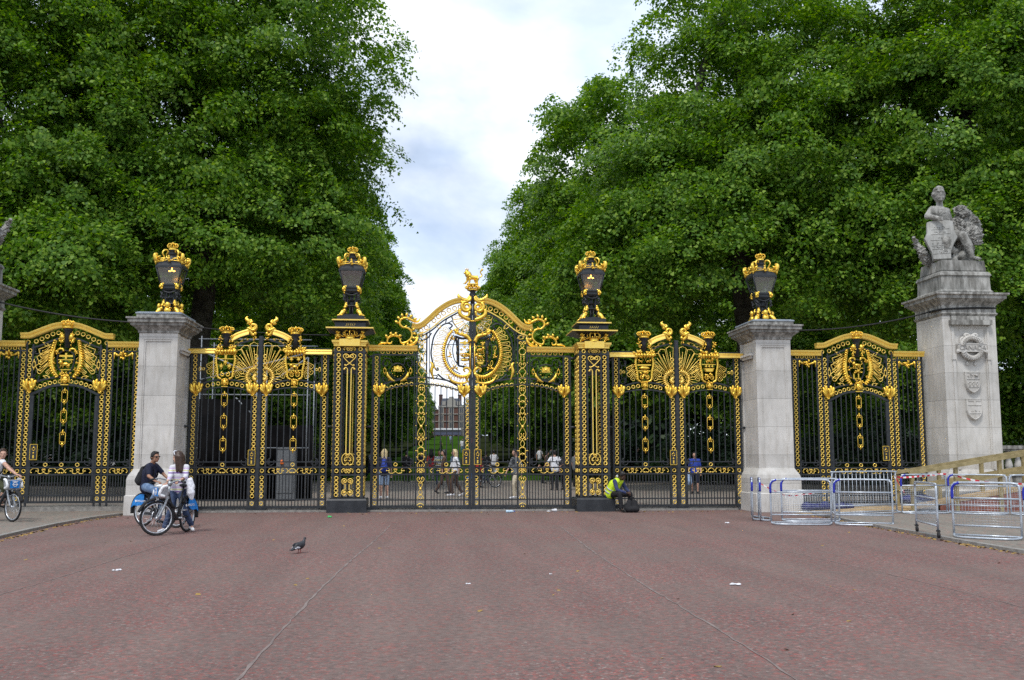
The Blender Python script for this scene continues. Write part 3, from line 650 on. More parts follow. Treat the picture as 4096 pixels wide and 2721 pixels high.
        for lx,e,f_ in((-.15,-.03,.02),(-.09,.03,-.04),(.07,-.03,.03),(.14,.03,.08)): k.tube(cr([(lx,e,6.70),(lx+.02,e,6.62),(lx+f_,e,6.54)],3),[.05,.03,.026],7); k.ball((lx+f_+.02,e,6.54),(.035,.025,.018),6,4)
        k.tube(cr([(-.2,0,6.72),(-.27,0,6.78),(-.22,0,6.88),(-.28,0,6.95),(-.24,0,6.97)],4),[.022,.018,.018,.03,.01],6); crown3(k,(.165,0,6.91),.10,.07,5); gpart('lion',k,'gold',root,mir)
central_leaf(thing('gate_leaf','tall left leaf of the central gate, carrying the gilt lion on its meeting post','gate',(0,0,GZ)),-1)
central_leaf(thing('gate_leaf','tall right leaf of the central gate, fleur-de-lis and lions in its half shield','gate',(0,0,GZ)),1)
# ---- side gates with a single door under an arched crest
def side_gate(root,dz,zlow,charge,seed):
    q=lambda x,y:((x-825)/652.,4.75-(y-430)/672.+dz)
    B0,B1=ZB[0]-.03+dz*.5,ZB[1]-.03+dz*.5
    f=MB()
    for s in(1,-1):
        for x,zt in((.98-.082,4.6+dz),(1.065,4.66+dz),(1.235,4.66+dz),(1.815,4.40),(1.985,4.62)): vbar(f,s*x,zlow-.15,zt if x<1.3 else zt+dz*.6,.045)
        hbar(f,s*1.07,s*2.0,4.43+dz*.8,.035); hbar(f,s*1.07,s*2.0,4.57+dz*.8,.03)
    for z,h in((B1,.04),(B0,.04),(zlow+.21,.035),(zlow+.03,.06)): hbar(f,-2.0,2.0,z,h)
    hbar(f,-.9,.9,B1+.15,.03,.04)
    for s in(1,-1): hbar(f,s*1.235,s*1.82,B1+.15,.03,.04)
    f.sweep(cr([q(p,y) for p,y in((215,1290),(400,1215),(600,1165),(825,1150),(1050,1165),(1250,1215),(1435,1290))],4),[(0,.03),(.045,.03),(.045,-.03),(0,-.03)])
    f.sweep(cr([q(p,y) for p,y in((240,1480),(330,1440),(560,1330),(825,1300),(1090,1330),(1320,1440),(1410,1480))],4),[(0,.035),(.06,.035),(.06,-.035),(0,-.035)])
    for s in(1,-1):
        f.sweep(cr([(s*a,b) for a,b in [q(1440,585),q(1300,540),q(1150,470),q(1000,410),q(900,395)]],4),[(0,.03),(.045*s,.03),(.045*s,-.03),(0,-.03)])
        vbar(f,s*.845,zlow,q(0,1480)[1],.07,.07)
    gpart('frame',f,'iron',root)
    b=MB()
    for k in range(5):
        for s in(1,-1):
            x=s*(.075+k*.152); vbar(b,x,B1+.15 if k<4 else B1+.24,q(0,1310)[1]-.17*(x/.75)**2,.026,.026)
    for k in range(-11,12):
        if abs(k*.075)<.81: vbar(b,k*.075,zlow,B0,.023,.023)
    for s in(1,-1):
        for k in range(1,4): vbar(b,s*(1.235+k*.145),B1+.15,4.43+dz*.8,.026,.026)
        for k in range(1,8): vbar(b,s*(1.235+k*.0725),zlow,B0,.023,.023)
        iron_curl(b,s*.70,B1+.15,.10,-s); iron_curl(b,s*1.34,B1+.13,.085,s); iron_curl(b,s*1.71,B1+.13,.085,-s)
    gpart('bars',b,'iron',root)
    for s in(1,-1):
        for x in(.98,1.15,1.90):
            zt=4.36+dz if x>1.5 else 4.42+dz
            for z0,z1 in (([(3.62+dz,zt),(B1+.10,3.28+dz)] if x==.98 else [(B1+.10,zt)])+[((B0+B1)/2,)*2,(zlow+.30,B0-.09),(zlow+.12,)*2]):
                g=MB(); rings_col(g,s*x,z0,z1) if z1>z0 else g.ring(s*x,z0); gpart('ring_strip' if z1>z0 else 'ring',g,'gold_flat',root)
        g=MB()
        for p in((140,495),(280,478),(375,432),(468,384),(562,337),(660,315)): x,z=q(*p); g.ring(-s*x,z,.053,.014)
        gpart('ring_strip',g,'gold_flat',root)
        g=MB()
        for p in((310,1340),(390,1310),(470,1280),(555,1250),(640,1230),(730,1218)): x,z=q(*p); g.ring(-s*x,z)
        gpart('ring_strip',g,'gold_flat',root)
        g=MB()
        for k in range(5): g.ring(s*(1.25+k*.14),4.50+dz*.8,.045,.013)
        gpart('ring_strip',g,'gold_flat',root)
        g=MB()
        for p in((350,690,565,560),(335,830,530,640),(325,1000,515,800)):
            a=q(p[2],p[3]); t=q(p[0],p[1]); a2=(-s*a[0],a[1]); t2=(-s*t[0],t[1]); feather(g,a2,t2,(.05,.10),.0105); d=A(0,-.13)
            feather(g,A(*a2)+d,A(*t2)+d*.75+A(s*-.02,0),(.03,.06),.0105)
        a=q(560,990); t=q(490,1075); feather(g,(-s*a[0],a[1]),(-s*t[0],t[1]),(.03,.05),.010); gpart('plume_fan',g,'gold_flat',root)
        g=MB(); P=cr([(-s*x,z) for x,z in [q(640,460),q(600,620),q(580,720),q(575,850),q(600,980),q(640,1060),q(700,1130)]],5)
        g.c2(P,[.02,.04,.06,.06,.05,.02],-.04,8)
        for k in resample(P,.07): g.tube([(k[0],-.07,k[1]),(k[0]+s*.05,-.08,k[1]-.01),(k[0]+s*.10,-.03,k[1]-.035)],[.02,.032,.008],5)
        foliage(g,-s*q(625,850)[0],q(0,850)[1],.09,.2,8,seed); foliage(g,-s*q(650,1000)[0],q(0,1000)[1],.09,.16,7,seed+1); foliage(g,-s*q(660,690)[0],q(0,690)[1],.12,.14,7,seed+2); g.c2(cr([(-s*x,z) for x,z in [q(640,700),q(690,620),q(760,620),q(770,660)]],4),[.02,.03,.03],-.05,6)
        gpart('wreath',g,'gold',root)
        g=MB(); foliage(g,s*q(935,410)[0]-s*.03,q(0,450)[1],.16,.36,20,seed+4); g.ball((s*.12,-.08,q(0,400)[1]),(.07,.07,.09)); gpart('cherub',g,'gold',root)
        g=MB()
        for p,an in(((460,535),R(58)),((500,1140),R(75))): x,z=q(*p); link(g,-s*x,z,.17,.032,-s*-an if False else s*-an,.010)
        x,z=q(265,910); link(g,-s*x,z,.22,.035,0,.010); gpart('link_ornament',g,'gold_flat',root)
        g=MB(); iron_curl(g,s*.80,q(0,650)[1],.095,-s); iron_curl(g,s*.80,q(0,1150)[1],.095,-s); vbar(g,s*.80,q(0,1060)[1],q(0,740)[1],.02,.02); g.c2(cr([(s*.74,q(0,620)[1]),(s*.6,q(0,590)[1]),(s*.45,q(0,520)[1])],4),.014,0,5); gpart('iron_scroll',g,'iron',root)
        g=MB(); acanthus(g,-s*.97,3.44+dz,s,1.05); gpart('acanthus_leaf',g,'gold',root)
        g=MB(); foliage(g,s*1.52,4.30+dz,.2,.2,12,seed+5); 
        for e in(1,-1): g.c2(cr([(s*1.52+e*.08,4.30+dz),(s*1.52+e*.17,4.32+dz),(s*1.52+e*.24,4.39+dz)],4),[.02,.035,.02],-.03,6); g.c2(cr([(s*1.52+e*.24,4.38+dz),(s*1.52+e*.25,4.2+dz)],3),[.035,.012],-.03,6)
        gpart('swag',g,'gold',root)
        g=MB(); scroll_unit(g,s*1.52-.24,s*1.52+.24,(B0+B1)/2,.14); gpart('scroll_band',g,'gold_flat',root)
    g=MB(); top=[q(x,y) for x,y in((20,425),(180,418),(300,370),(460,300),(600,245),(720,222),(825,218))]; full=top+[(-x,z) for x,z in top[-2::-1]]
    g.sweep(cr(full,4),[(u*.92,o) for u,o in CORN])
    for s in(1,-1):
        gpart('cornice',g,'gold_flat',root); g=MB()
        p=[(s*1.10,4.53+dz),(s*2.05,4.53+dz)]; g.sweep(p if s>0 else p[::-1],[(u*.95,o) for u,o in CORN])
    gpart('cornice',g,'gold_flat',root)
    k=MB(); k.lathe([(.07,q(0,590)[1]),(.08,q(0,330)[1]),(.12,q(0,270)[1]),(.14,q(0,240)[1])],(0,-.02,0),12); gpart('bracket',k,'iron',root)
    k=MB(); crown3(k,(0,-.05,q(0,235)[1]),.34,.26); gpart('crown',k,'gold',root)
    f=MB(); f.c2(cr([q(x,y) for x,y in((690,700),(665,800),(680,930),(740,1040),(815,1090),(890,1040),(945,930),(960,800),(935,700),(815,640))],5,True),.022,-.02,6,True); sh=gpart('shield_frame',f,'iron',root)
    g=MB(); hbar(g,-.24,.18,q(0,815)[1],.02,.04)
    if charge==0:
        lionet(g,-.01,q(0,755)[1],.34,-1)
        for x,s in((-.11,.8),(.03,1.1)): vbar(g,x,q(0,1015)[1],q(0,920)[1],.03,.04); foliage(g,x,q(0,890)[1],.14*s,.12*s,10,seed+x.__hash__()%5)
        hbar(g,-.18,.1,q(0,1018)[1],.02,.05)
    else:
        vbar(g,-.02,q(0,800)[1],q(0,690)[1],.05,.05); hbar(g,-.2,.16,q(0,745)[1],.05,.04); lionet(g,-.01,q(0,900)[1],.36,-1); hbar(g,-.16,.14,q(0,1000)[1],.02,.05)
    g.build('charge',M['gold'],sh)
    g=MB(); mask(g,0,q(0,1190)[1],.17); foliage(g,0,q(0,1080)[1],.34,.14,12,seed+8); gpart('mask',g,'gold',root)
    for zc,h in((3.17,.34),(2.62,.34),(2.02,.34)): g=MB(); link(g,0,zc+dz,h,.075); gpart('pendant_link',g,'gold',root)
    g=MB(); zc=(B0+B1)/2; scroll_unit(g,-.80,-.10,zc,.15); scroll_unit(g,.10,.80,zc,.15); omega(g,0,zc,.15)
    for x in(-.42,0,.42): g.ring(x,B1+.075)
    gpart('scroll_band',g,'gold_flat',root)
    g=MB(); lockplate(g,1,-.72 if charge==1 else .74,B1+.42); gpart('lock_plate',g,[M['iron'],M['gold']],root)
side_gate(thing('side_gate','gilded pedestrian side gate left of the left stone pier, behind the cyclist at the edge','gate',(-11.18,0,GZ),0,'side gates'),.06,.33,1,60)
side_gate(thing('side_gate','gilded pedestrian side gate behind the steel barriers, lion over two trees on its shield','gate',(11.37,0,GZ),0,'side gates'),.0,.25,0,80)
# ---- iron piers carrying the two middle lanterns
def iron_pier(root):
    k=MB(); k.rect([(.06,.07),(.06,.40),(.03,.44)],.48,.48); gpart('plinth',k,'iron',root)
    k=MB()
    for sx in(1,-1):
        for sy in(1,-1): k.box((sx*.395,sy*.395,2.5),(.07,.07,4.12)); k.box((sx*.20,sy*.41,2.5),(.045,.03,4.12)); k.box((sx*.41,sy*.20,2.5),(.03,.045,4.12))
    for z in(1.09,1.30,4.47): k.rect([(.02,z-.022),(.02,z+.022)],.42,.42)
    k.rect([(0,.44),(0,.47)],.42,.42)
    for sx in(1,-1):
        for sy in(1,-1): k.bx(sx*.385,sx*.41,sy*.215-.012,sy*.215+.012,.47,4.45); k.bx(sx*.215-.012,sx*.215+.012,sy*.385,sy*.41,.47,4.45)
    k.bx(-.03,.03,-.03,.03,.47,4.6); k.bx(-.2,.2,-.2,.2,3.9,4.5); gpart('shaft',k,'iron',root)
    def face(rot):
        g=MB()
        for s in(1,-1):
            rings_col(g,s*.297,1.40,4.38); g.ring(s*.297,1.195); rings_col(g,s*.297,.55,1.0); g.ring(s*.297,4.55)
        y=lambda v:4.62-(v-1030)/738.
        for s in(1,-1):
            g.c2(cr([(s*.03,y(1240)),(s*.09,y(1260)),(s*.10,y(1215)),(s*.03,y(1200)),(s*.0,y(1250))],4),.012,0,5)
            g.c2(cr([(-s*.12,y(1430)),(s*.02,y(1360)),(s*.17,y(1240)),(s*.12,y(1185)),(s*.04,y(1200)),(s*.02,y(1260))],5),.014,0,5)
            g.c2(cr([(s*.05,y(1560)),(s*.06,y(1480)),(s*.11,y(1462)),(s*.155,y(1490)),(s*.12,y(1505))],4),.014,0,5); g.ball((s*.12,0,y(1410)),.026,6,4); g.ball((s*.13,0,y(1490)),.024,6,4)
            g.bx(s*.052-.013,s*.052+.013,-.013,.013,1.66,y(1500))
            g.c2(cr([(s*.05,1.68),(s*.13,1.62),(s*.16,1.50),(s*.12,1.38),(s*.04,1.36),(s*.01,1.42)],5),.014,0,5); g.c2(cr([(0,1.58),(s*.09,1.52),(s*.06,1.46),(s*.03,1.49)],4),.012,0,5); g.ball((s*.075,0,1.48),.022,6,4)
            for zc,e in((.92,1),(.60,-1)): g.c2(spiral(s*.075,zc,.085,.03,-90*e,-90*e+s*e*480,18),.014,0,5); g.ball((s*.075,0,zc),.026,6,4)
            g.bx(s*.055-.012,s*.055+.012,-.012,.012,.68,.84)
        heart(g,0,1.56,1.66,.05,.01)
        scroll_unit(g,-.16,.16,1.195,.11); scroll_unit(g,-.16,.16,4.555,.10)
        T=np.array(Matrix.Rotation(rot,4,'Z')@Matrix.Translation((0,-.43,0))); g.move(T); gpart('scroll_panel',g,'gold_flat',root)
    for r in(0,PI/2,-PI/2,PI): face(r)
    k=MB(); k.rect([(-.02,4.62),(.02,4.64),(.02,4.69),(.045,4.70),(.045,4.72),(.07,4.74),(.075,4.80)],.42,.42); k.bx(-.28,.28,-.54,-.40,4.63,4.83); gpart('cornice',k,'gold_flat',root)
    k=MB(); crown3(k,(0,-.42,4.82),.34,.32)
    for s in(1,-1): k.ball((s*.33,-.42,4.92),(.06,.06,.09)); k.ball((s*.35,-.44,5.03),.05); foliage(k,s*.34,4.92,.16,.24,10,5,-.46); k.c2(cr([(s*.30,4.98),(s*.24,4.93),(s*.17,4.90)],3),.016,-.44,5)
    gpart('crown_group',k,'gold',root)
    k=MB(); k.rect([(-.14,4.80),(-.12,5.0),(.0,5.02),(.08,5.06),(.18,5.10),(.24,5.11)],.40,.40); k.rect([(.21,5.145),(.05,5.16),(.02,5.2),(.02,5.30),(.07,5.33),(.09,5.35)],.40,.40); k.rect([(.04,5.385),(-.03,5.40),(-.03,5.50)],.40,.40); gpart('capital',k,'iron',root)
    k=MB(); k.rect([(.25,5.11),(.25,5.145)],.40,.40); k.rect([(.10,5.35),(.10,5.385)],.40,.40)
    for i in range(5): k.c2(cr([(-.12+i*.055,5.21),(-.10+i*.055,5.23),(-.09+i*.055,5.28)],3),.008,-.425,4)
    gpart('gilt_edge',k,'gold_flat',root)
for s,lab in((-1,'black openwork iron lamp pier with gilt rings, left of the central gate'),(1,'black openwork iron lamp pier on whose plinth the man in the vest sits')):
    iron_pier(thing('iron_pier',lab,'pier',(s*3.43,-.08,GZ),0,'iron lamp piers'))
# ------------------------------------------------------------------ remeshed figures (one continuous skin)
def roughen(me,amp,k):
    n=len(me.vertices); v=np.empty(n*3); nn=np.empty(n*3); me.vertices.foreach_get('co',v); me.vertices.foreach_get('normal',nn); v=v.reshape(-1,3); nn=nn.reshape(-1,3)
    d=np.sin(v[:,0]*k+1.3*np.sin(v[:,2]*k*.7))*np.sin(v[:,1]*k*.9+2)*np.sin(v[:,2]*k*1.1+1.7*np.sin(v[:,0]*k*.6))+.5*np.sin(v[:,0]*k*2.3)*np.sin(v[:,2]*k*2.1+1)
    me.vertices.foreach_set('co',(v+nn*(amp*d)[:,None]).reshape(-1)); me.update()
def blob(parts,voxel=.02,smooth=4,name='m'):
    """parts: MB with overlapping closed pieces -> one fused mesh (vertices, via voxel remesh)"""
    me=parts.mesh(name,[]); o=bpy.data.objects.new(name,me); col.objects.link(o)
    m=o.modifiers.new('r','REMESH'); m.mode='VOXEL'; m.voxel_size=voxel; m.use_smooth_shade=True
    if smooth: s=o.modifiers.new('s','SMOOTH'); s.iterations=smooth; s.factor=.5
    dg=bpy.context.evaluated_depsgraph_get(); dg.update()
    n=bpy.data.meshes.new_from_object(o.evaluated_get(dg)); bpy.data.objects.remove(o); bpy.data.meshes.remove(me)
    n.polygons.foreach_set('use_smooth',[True]*len(n.polygons)); return n
def blobpart(parts,name,m,parent,voxel=.02,smooth=4):
    n=blob(parts,voxel,smooth,name); n.materials.clear(); n.materials.append(m)
    o=bpy.data.objects.new(name,n); col.objects.link(o); o.parent=parent; return o
def cap(mb,a,b,ra,rb,n=10):
    """tapered capsule"""
    a=np.array(a,float);b=np.array(b,float)
    d=b-a; 
    if np.linalg.norm(d)>1e-4: mb.tube([a,a+d*.5,b],[ra,(ra+rb)/2,rb],n)
    mb.ball(a,ra,n,8); mb.ball(b,rb,n,8); return mb
# ------------------------------------------------------------------ stone
def stone(name,c1,c2,course=.78,dark=.0,joint=True):
    m=mat(name,c1,c2,.88,0,1.6,.12,60,detail=8,lo=.3,hi=.7); nt=m.node_tree; b=nt.nodes['Principled BSDF']
    base=b.inputs['Base Color'].links[0].from_socket; tc=nt.nodes.new('ShaderNodeTexCoord'); sp=nt.nodes.new('ShaderNodeSeparateXYZ'); L(tc_:=tc.outputs['Object'],sp.inputs[0]) if False else nt.links.new(tc.outputs['Object'],sp.inputs[0])
    def mth(op,a,bv):
        n=nt.nodes.new('ShaderNodeMath'); n.operation=op
        for i,v in enumerate((a,bv)):
            if v is None: continue
            if isinstance(v,(int,float)): n.inputs[i].default_value=v
            else: nt.links.new(v,n.inputs[i])
        return n.outputs[0]
    z=mth('DIVIDE',sp.outputs['Z'],course); fr=mth('FRACT',z,None); fl=mth('FLOOR',z,None)
    wn=nt.nodes.new('ShaderNodeTexWhiteNoise'); wn.noise_dimensions='1D'; nt.links.new(fl,wn.inputs['W'])
    tone=mth('ADD',mth('MULTIPLY',wn.outputs['Value'],.16),.90)
    if joint:
        jn=mth('LESS_THAN',fr,.014); tone=mth('MULTIPLY',tone,mth('SUBTRACT',1.0,mth('MULTIPLY',jn,.45)))
    # soot and lichen streaks running down
    mp=nt.nodes.new('ShaderNodeMapping'); mp.inputs['Scale'].default_value=(5,5,1.1); nt.links.new(tc.outputs['Object'],mp.inputs[0])
    n2=nt.nodes.new('ShaderNodeTexNoise'); n2.inputs['Scale'].default_value=1.6; n2.inputs['Detail'].default_value=8; n2.inputs['Roughness'].default_value=.65; nt.links.new(mp.outputs[0],n2.inputs['Vector'])
    rp=nt.nodes.new('ShaderNodeValToRGB'); rp.color_ramp.elements[0].position=.44-.1*dark; rp.color_ramp.elements[1].position=.70-.16*dark; rp.color_ramp.elements[0].color=(1,1,1,1); k=.82-.60*dark; rp.color_ramp.elements[1].color=(k,k*.98,k*.95,1); nt.links.new(n2.outputs['Fac'],rp.inputs[0])
    m1=nt.nodes.new('ShaderNodeMix'); m1.data_type='RGBA'; m1.blend_type='MULTIPLY'; m1.inputs[0].default_value=1; nt.links.new(base,m1.inputs[6]); nt.links.new(rp.outputs[0],m1.inputs[7])
    vm=nt.nodes.new('ShaderNodeVectorMath'); vm.operation='SCALE'; nt.links.new(m1.outputs[2],vm.inputs[0]); nt.links.new(tone,vm.inputs['Scale'])
    nt.links.new(vm.outputs[0],b.inputs['Base Color']); return m
M['stone']=stone('portland_stone_blocks',(.50,.485,.455),(.66,.64,.605))
M['stone_cap']=stone('weathered_stone',(.33,.325,.30),(.54,.53,.50),.4,.75,False)
M['stone_old']=stone('lichened_stone',(.20,.20,.185),(.52,.51,.48),.5,.6,False)
M['shieldstone']=stone('washed_stone',(.34,.345,.33),(.46,.46,.44),.9,.3,False)
M['lead']=plain('lead_sheet',(.27,.31,.36),.6)
def stone_pier(loc,label):
    t=thing('stone_pier',label,'pier',loc,0,'stone lamp piers')
    hx,hy=.50,.70
    k=MB(); k.rect([(.165,0),(.165,.50),(.135,.52),(.135,.92),(.11,1.02),(.04,1.13),(.0,1.2)],hx,hy); k.build('plinth',M['stone'],t)
    k=MB(); k.rect([(-.035,1.2),(-.035,4.78)],hx,hy)
    for sx in(1,-1): k.bx(sx*(hx-.13),sx*hx,-hy,-hy+.1,1.2,4.78); k.bx(sx*(hx-.10),sx*hx,hy-.14,hy,1.2,4.78); k.bx(sx*(hx-.17),sx*(hx-.13),-hy+.012,-hy+.1,1.2,4.62)
    for sx in(1,-1): k.bx(sx*(hx-.10),sx*(hx-.002),-hy+.1,-hy+.26,1.2,4.78)
    k.bx(-hx+.13,hx-.13,-hy,-hy+.1,4.62,4.78); k.bx(-hx+.17,hx-.17,-hy+.012,-hy+.1,4.57,4.62)
    k.build('shaft',M['stone'],t)
    k=MB()
    for sx in(1,-1): k.bx(sx*hx,sx*(hx+.05),-hy+.3,hy-.3,4.28,4.36); k.bx(sx*hx,sx*(hx+.09),-hy+.26,hy-.26,4.36,4.42)
    k.build('impost',M['stone'],t)
    k=MB(); k.rect([(.0,4.78),(.03,4.80),(.03,4.84),(.06,4.88),(.14,4.95),(.19,4.98),(.20,5.03),(.255,5.06),(.255,5.13),(.29,5.15),(.29,5.19),(.12,5.21)],hx,hy); k.build('cornice',M['stone_cap'],t)
    k=MB(); k.rect([(.08,5.21),(.08,5.30)],hx,hy); k.build('cap_block',M['stone_cap'],t)
    k=MB(); k.rect([(.10,5.30),(.10,5.335),(.02,5.36)],hx,hy); k.build('lead_cap',M['lead'],t); return t
stone_pier((-8.42,-.52,0),'tall pale stone lamp pier behind the two cyclists, left of the black gates')
stone_pier((8.40,-.52,0),'tall pale stone lamp pier behind the steel barriers, right of the black gates')
# ------------------------------------------------------------------ lanterns
M['bulb']=emis('amber_lamp',(1,.45,.08),6.); M['bulb_off']=plain('dead_bulb',(.35,.33,.3),.3)
def lantern(label,loc,lit,big):
    t=thing('lantern',label,'lantern',loc,0,'crowned gate lanterns')
    k=MB()
    k.rect([(.0,0),(0,.05),(-.06,.07)],.27,.27)
    for sx in(1,-1):
        for sy in(1,-1): k.tube(cr([(sx*.23,sy*.23,.06),(sx*.17,sy*.17,.2),(sx*.125,sy*.125,.34),(sx*.11,sy*.11,.48),(sx*.15,sy*.15,.66),(sx*.19,sy*.19,.74)],4),[.03,.026,.03,.026,.03],6)
    for sx in(1,-1):
        for d in(.045,): k.rod((sx*d,-.19,.06),(sx*.04,-.13,.3),.012); k.rod((-.19,sx*d,.06),(-.13,sx*.04,.3),.012); k.rod((.19,sx*d,.06),(.13,sx*.04,.3),.012)
    for z,h,w in((.30,.03,.145),(.46,.03,.125),(.68,.05,.17)): k.rect([(0,z),(.01,z+h/2),(0,z+h)],w,w)
    k.lathe([(.05,.06),(.06,.4),(.05,.7)],(0,0,0),8)
    g=random.Random(4)
    for sx in(1,-1):
        for sy in(1,-1):
            for q in range(9): k.ball((sx*(.19+g.uniform(-.03,.03)),sy*(.19+g.uniform(-.03,.03)),.62-q*.02),.03,6,4)
        k.tube(cr([(-.18,sx*.19,.66),(0,sx*.20,.61),(.18,sx*.19,.66)],4),.02,5)
    k.build('stem',M['iron'],t)
    k=MB(); k.rect([(0,.70),(.03,.73),(.03,.79),(.05,.82)],.18,.18)
    for sx in(1,-1):
        for sy in(1,-1): k.tube([(sx*.225,sy*.225,.81),(sx*.335,sy*.335,1.32)],.022,5)
    for a,z,w in((.225,.83,.02),(.335,1.31,.03)):
        for s in(1,-1): k.bx(-a,a,s*a-w,s*a+w,z-w,z+w); k.bx(s*a-w,s*a+w,-a+w,a-w,z-w,z+w)
    k.rect([(0.0,1.335),(-.02,1.44),(-.06,1.455)],.335,.335)
    k.lathe([(.24,1.455),(.25,1.47),(.20,1.56),(.13,1.62),(.12,1.66)],(0,0,0),12); k.lathe([(.10,1.66),(.11,1.72),(.10,1.80),(.13,1.82)],(0,0,0),10); k.build('frame',M['iron'],t)
    k=MB()
    for r in range(4):
        c=MB(); c.add([(-.215,-.222,.84),(.215,-.222,.84),(.32,-.330,1.30),(-.32,-.330,1.30)],[(0,1,2,3)],False); k.merge(c,Matrix.Rotation(r*PI/2,4,'Z'))
    k.build('pane',M['glass'],t)
    k=MB(); k.ball((-.06,0,1.24),(.035,.035,.02)); k.ball((.06,0,1.24),(.035,.035,.02)); k.rod((0,0,1.24),(0,0,1.33),.02); k.build('bulb',M['bulb'] if lit else M['bulb_off'],t)
    for r in range(4):
        T=Matrix.Rotation(r*PI/2+PI/4,4,'Z')
        c=MB(); c.c2(cr([(.30,1.46),(.42,1.44),(.50,1.50),(.53,1.62),(.47,1.66)],5),[.02,.045,.058,.045,.03],0,7); c.ball((.49,0,1.57),(.048,.045,.075)); c.ball((.53,0,1.55),(.032,.032,.036)); c.ball((.47,0,1.65),(.028,.032,.032)); c.tube([(.49,0,1.48),(.50,0,1.41),(.48,0,1.36)],[.032,.028,.012],6)
        for e in(1,-1): c.tube([(.44,e*.03,1.50),(.47,e*.09,1.56),(.42,e*.11,1.60)],[.024,.032,.010],6)
        o=MB(); o.merge(c,T); o.build('corner_mask',M['gold'],t)
        c=MB(); c.c2(cr([(.36,1.50),(.27,1.53),(.245,1.60),(.30,1.70),(.25,1.79),(.16,1.80),(.14,1.74)],5),[.022,.024,.022,.026,.02],0,6); o=MB(); o.merge(c,T); o.build('crown_bracket',M['gold'],t)
        c=MB(); c.ball((.29,0,.80),(.06,.065,.08)); c.ball((.33,0,.77),.035); c.ball((.29,0,.73),(.035,.06,.03)); c.ball((.27,.05,.85),.03); c.ball((.27,-.05,.85),.03)
        c.ball((.215,0,.32),(.045,.06,.07)); c.ball((.25,0,.27),(.035,.05,.04)); c.ball((.21,0,.39),(.03,.04,.03)); o=MB(); o.merge(c,T); o.build('rosette',M['gold'],t)
        c=MB(); c.c2(cr([(.24,.14),(.31,.13),(.38,.06),(.44,.02)],4),[.05,.07,.06,.03],0,7)
        for e in(1,0,-1): c.tube([(.36,e*.03,.06),(.42,e*.07,.02),(.46,e*.08,.015)],[.03,.03,.014],6)
        c.ball((.27,0,.17),(.05,.06,.05)); o=MB(); o.merge(c,T); o.build('claw_foot',M['gold'],t)
        T2=Matrix.Rotation(r*PI/2,4,'Z'); c=MB(); foliage(c,0,1.52,.13,.15,9,r,-.33); c.ball((0,-.36,1.53),(.035,.03,.045))
        c.tube(cr([(-.33,-.34,1.46),(-.2,-.34,1.47),(0,-.34,1.49),(.2,-.34,1.47),(.33,-.34,1.46)],4),.012,5); c.tube(cr([(-.33,-.34,1.50),(-.2,-.33,1.54),(-.08,-.33,1.53)],4),.014,5); c.tube(cr([(.33,-.34,1.50),(.2,-.33,1.54),(.08,-.33,1.53)],4),.014,5)
        o=MB(); o.merge(c,T2); o.build('leaf_boss',M['gold'],t)
        if big:
            c=MB(); foliage(c,0,.19,.16,.30,16,r+30,-.27); c.ball((0,-.30,.26),(.07,.06,.08)); c.ball((0,-.30,.10),(.10,.07,.08)); o=MB(); o.merge(c,T2); o.build('putto',M['gold'],t)
    k=MB(); crown3(k,(0,0,1.82),.26,.24); k.build('crown',M['gold'],t)
    return t
lantern('lit lantern under a gilt crown, on the left stone pier',(-8.33,-.5,5.36),True,True)
lantern('unlit lantern under a gilt crown, on the iron pier left of the central gate',(-3.43,-.08,5.43),False,False)
lantern('lit lantern under a gilt crown, on the iron pier right of the central gate',(3.43,-.08,5.43),True,False)
lantern('unlit lantern under a gilt crown, on the right stone pier',(8.36,-.5,5.36),False,True)
# ------------------------------------------------------------------ statue piers at the two ends
def textmesh(s,size,depth,name,m,parent,loc,rot,align='CENTER'):
    cu=bpy.data.curves.new(name,'FONT'); cu.body=s; cu.size=size; cu.extrude=depth; cu.align_x=align; cu.align_y='CENTER'
    o=bpy.data.objects.new(name,cu); col.objects.link(o); dg=bpy.context.evaluated_depsgraph_get(); dg.update()
    me=bpy.data.meshes.new_from_object(o.evaluated_get(dg)); bpy.data.objects.remove(o); bpy.data.curves.remove(cu)
    me.materials.clear(); me.materials.append(m); q=bpy.data.objects.new(name,me); col.objects.link(q); q.parent=parent; q.location=loc; q.rotation_euler=rot; return q
def shieldpoly(x,z,w,h): return [(x-w/2,z+h/2),(x+w/2,z+h/2),(x+w/2,z-.05*h),(x+w*.42,z-.25*h),(x+w*.25,z-.40*h),(x,z-h/2),(x-w*.25,z-.40*h),(x-w*.42,z-.25*h),(x-w/2,z-.05*h)]
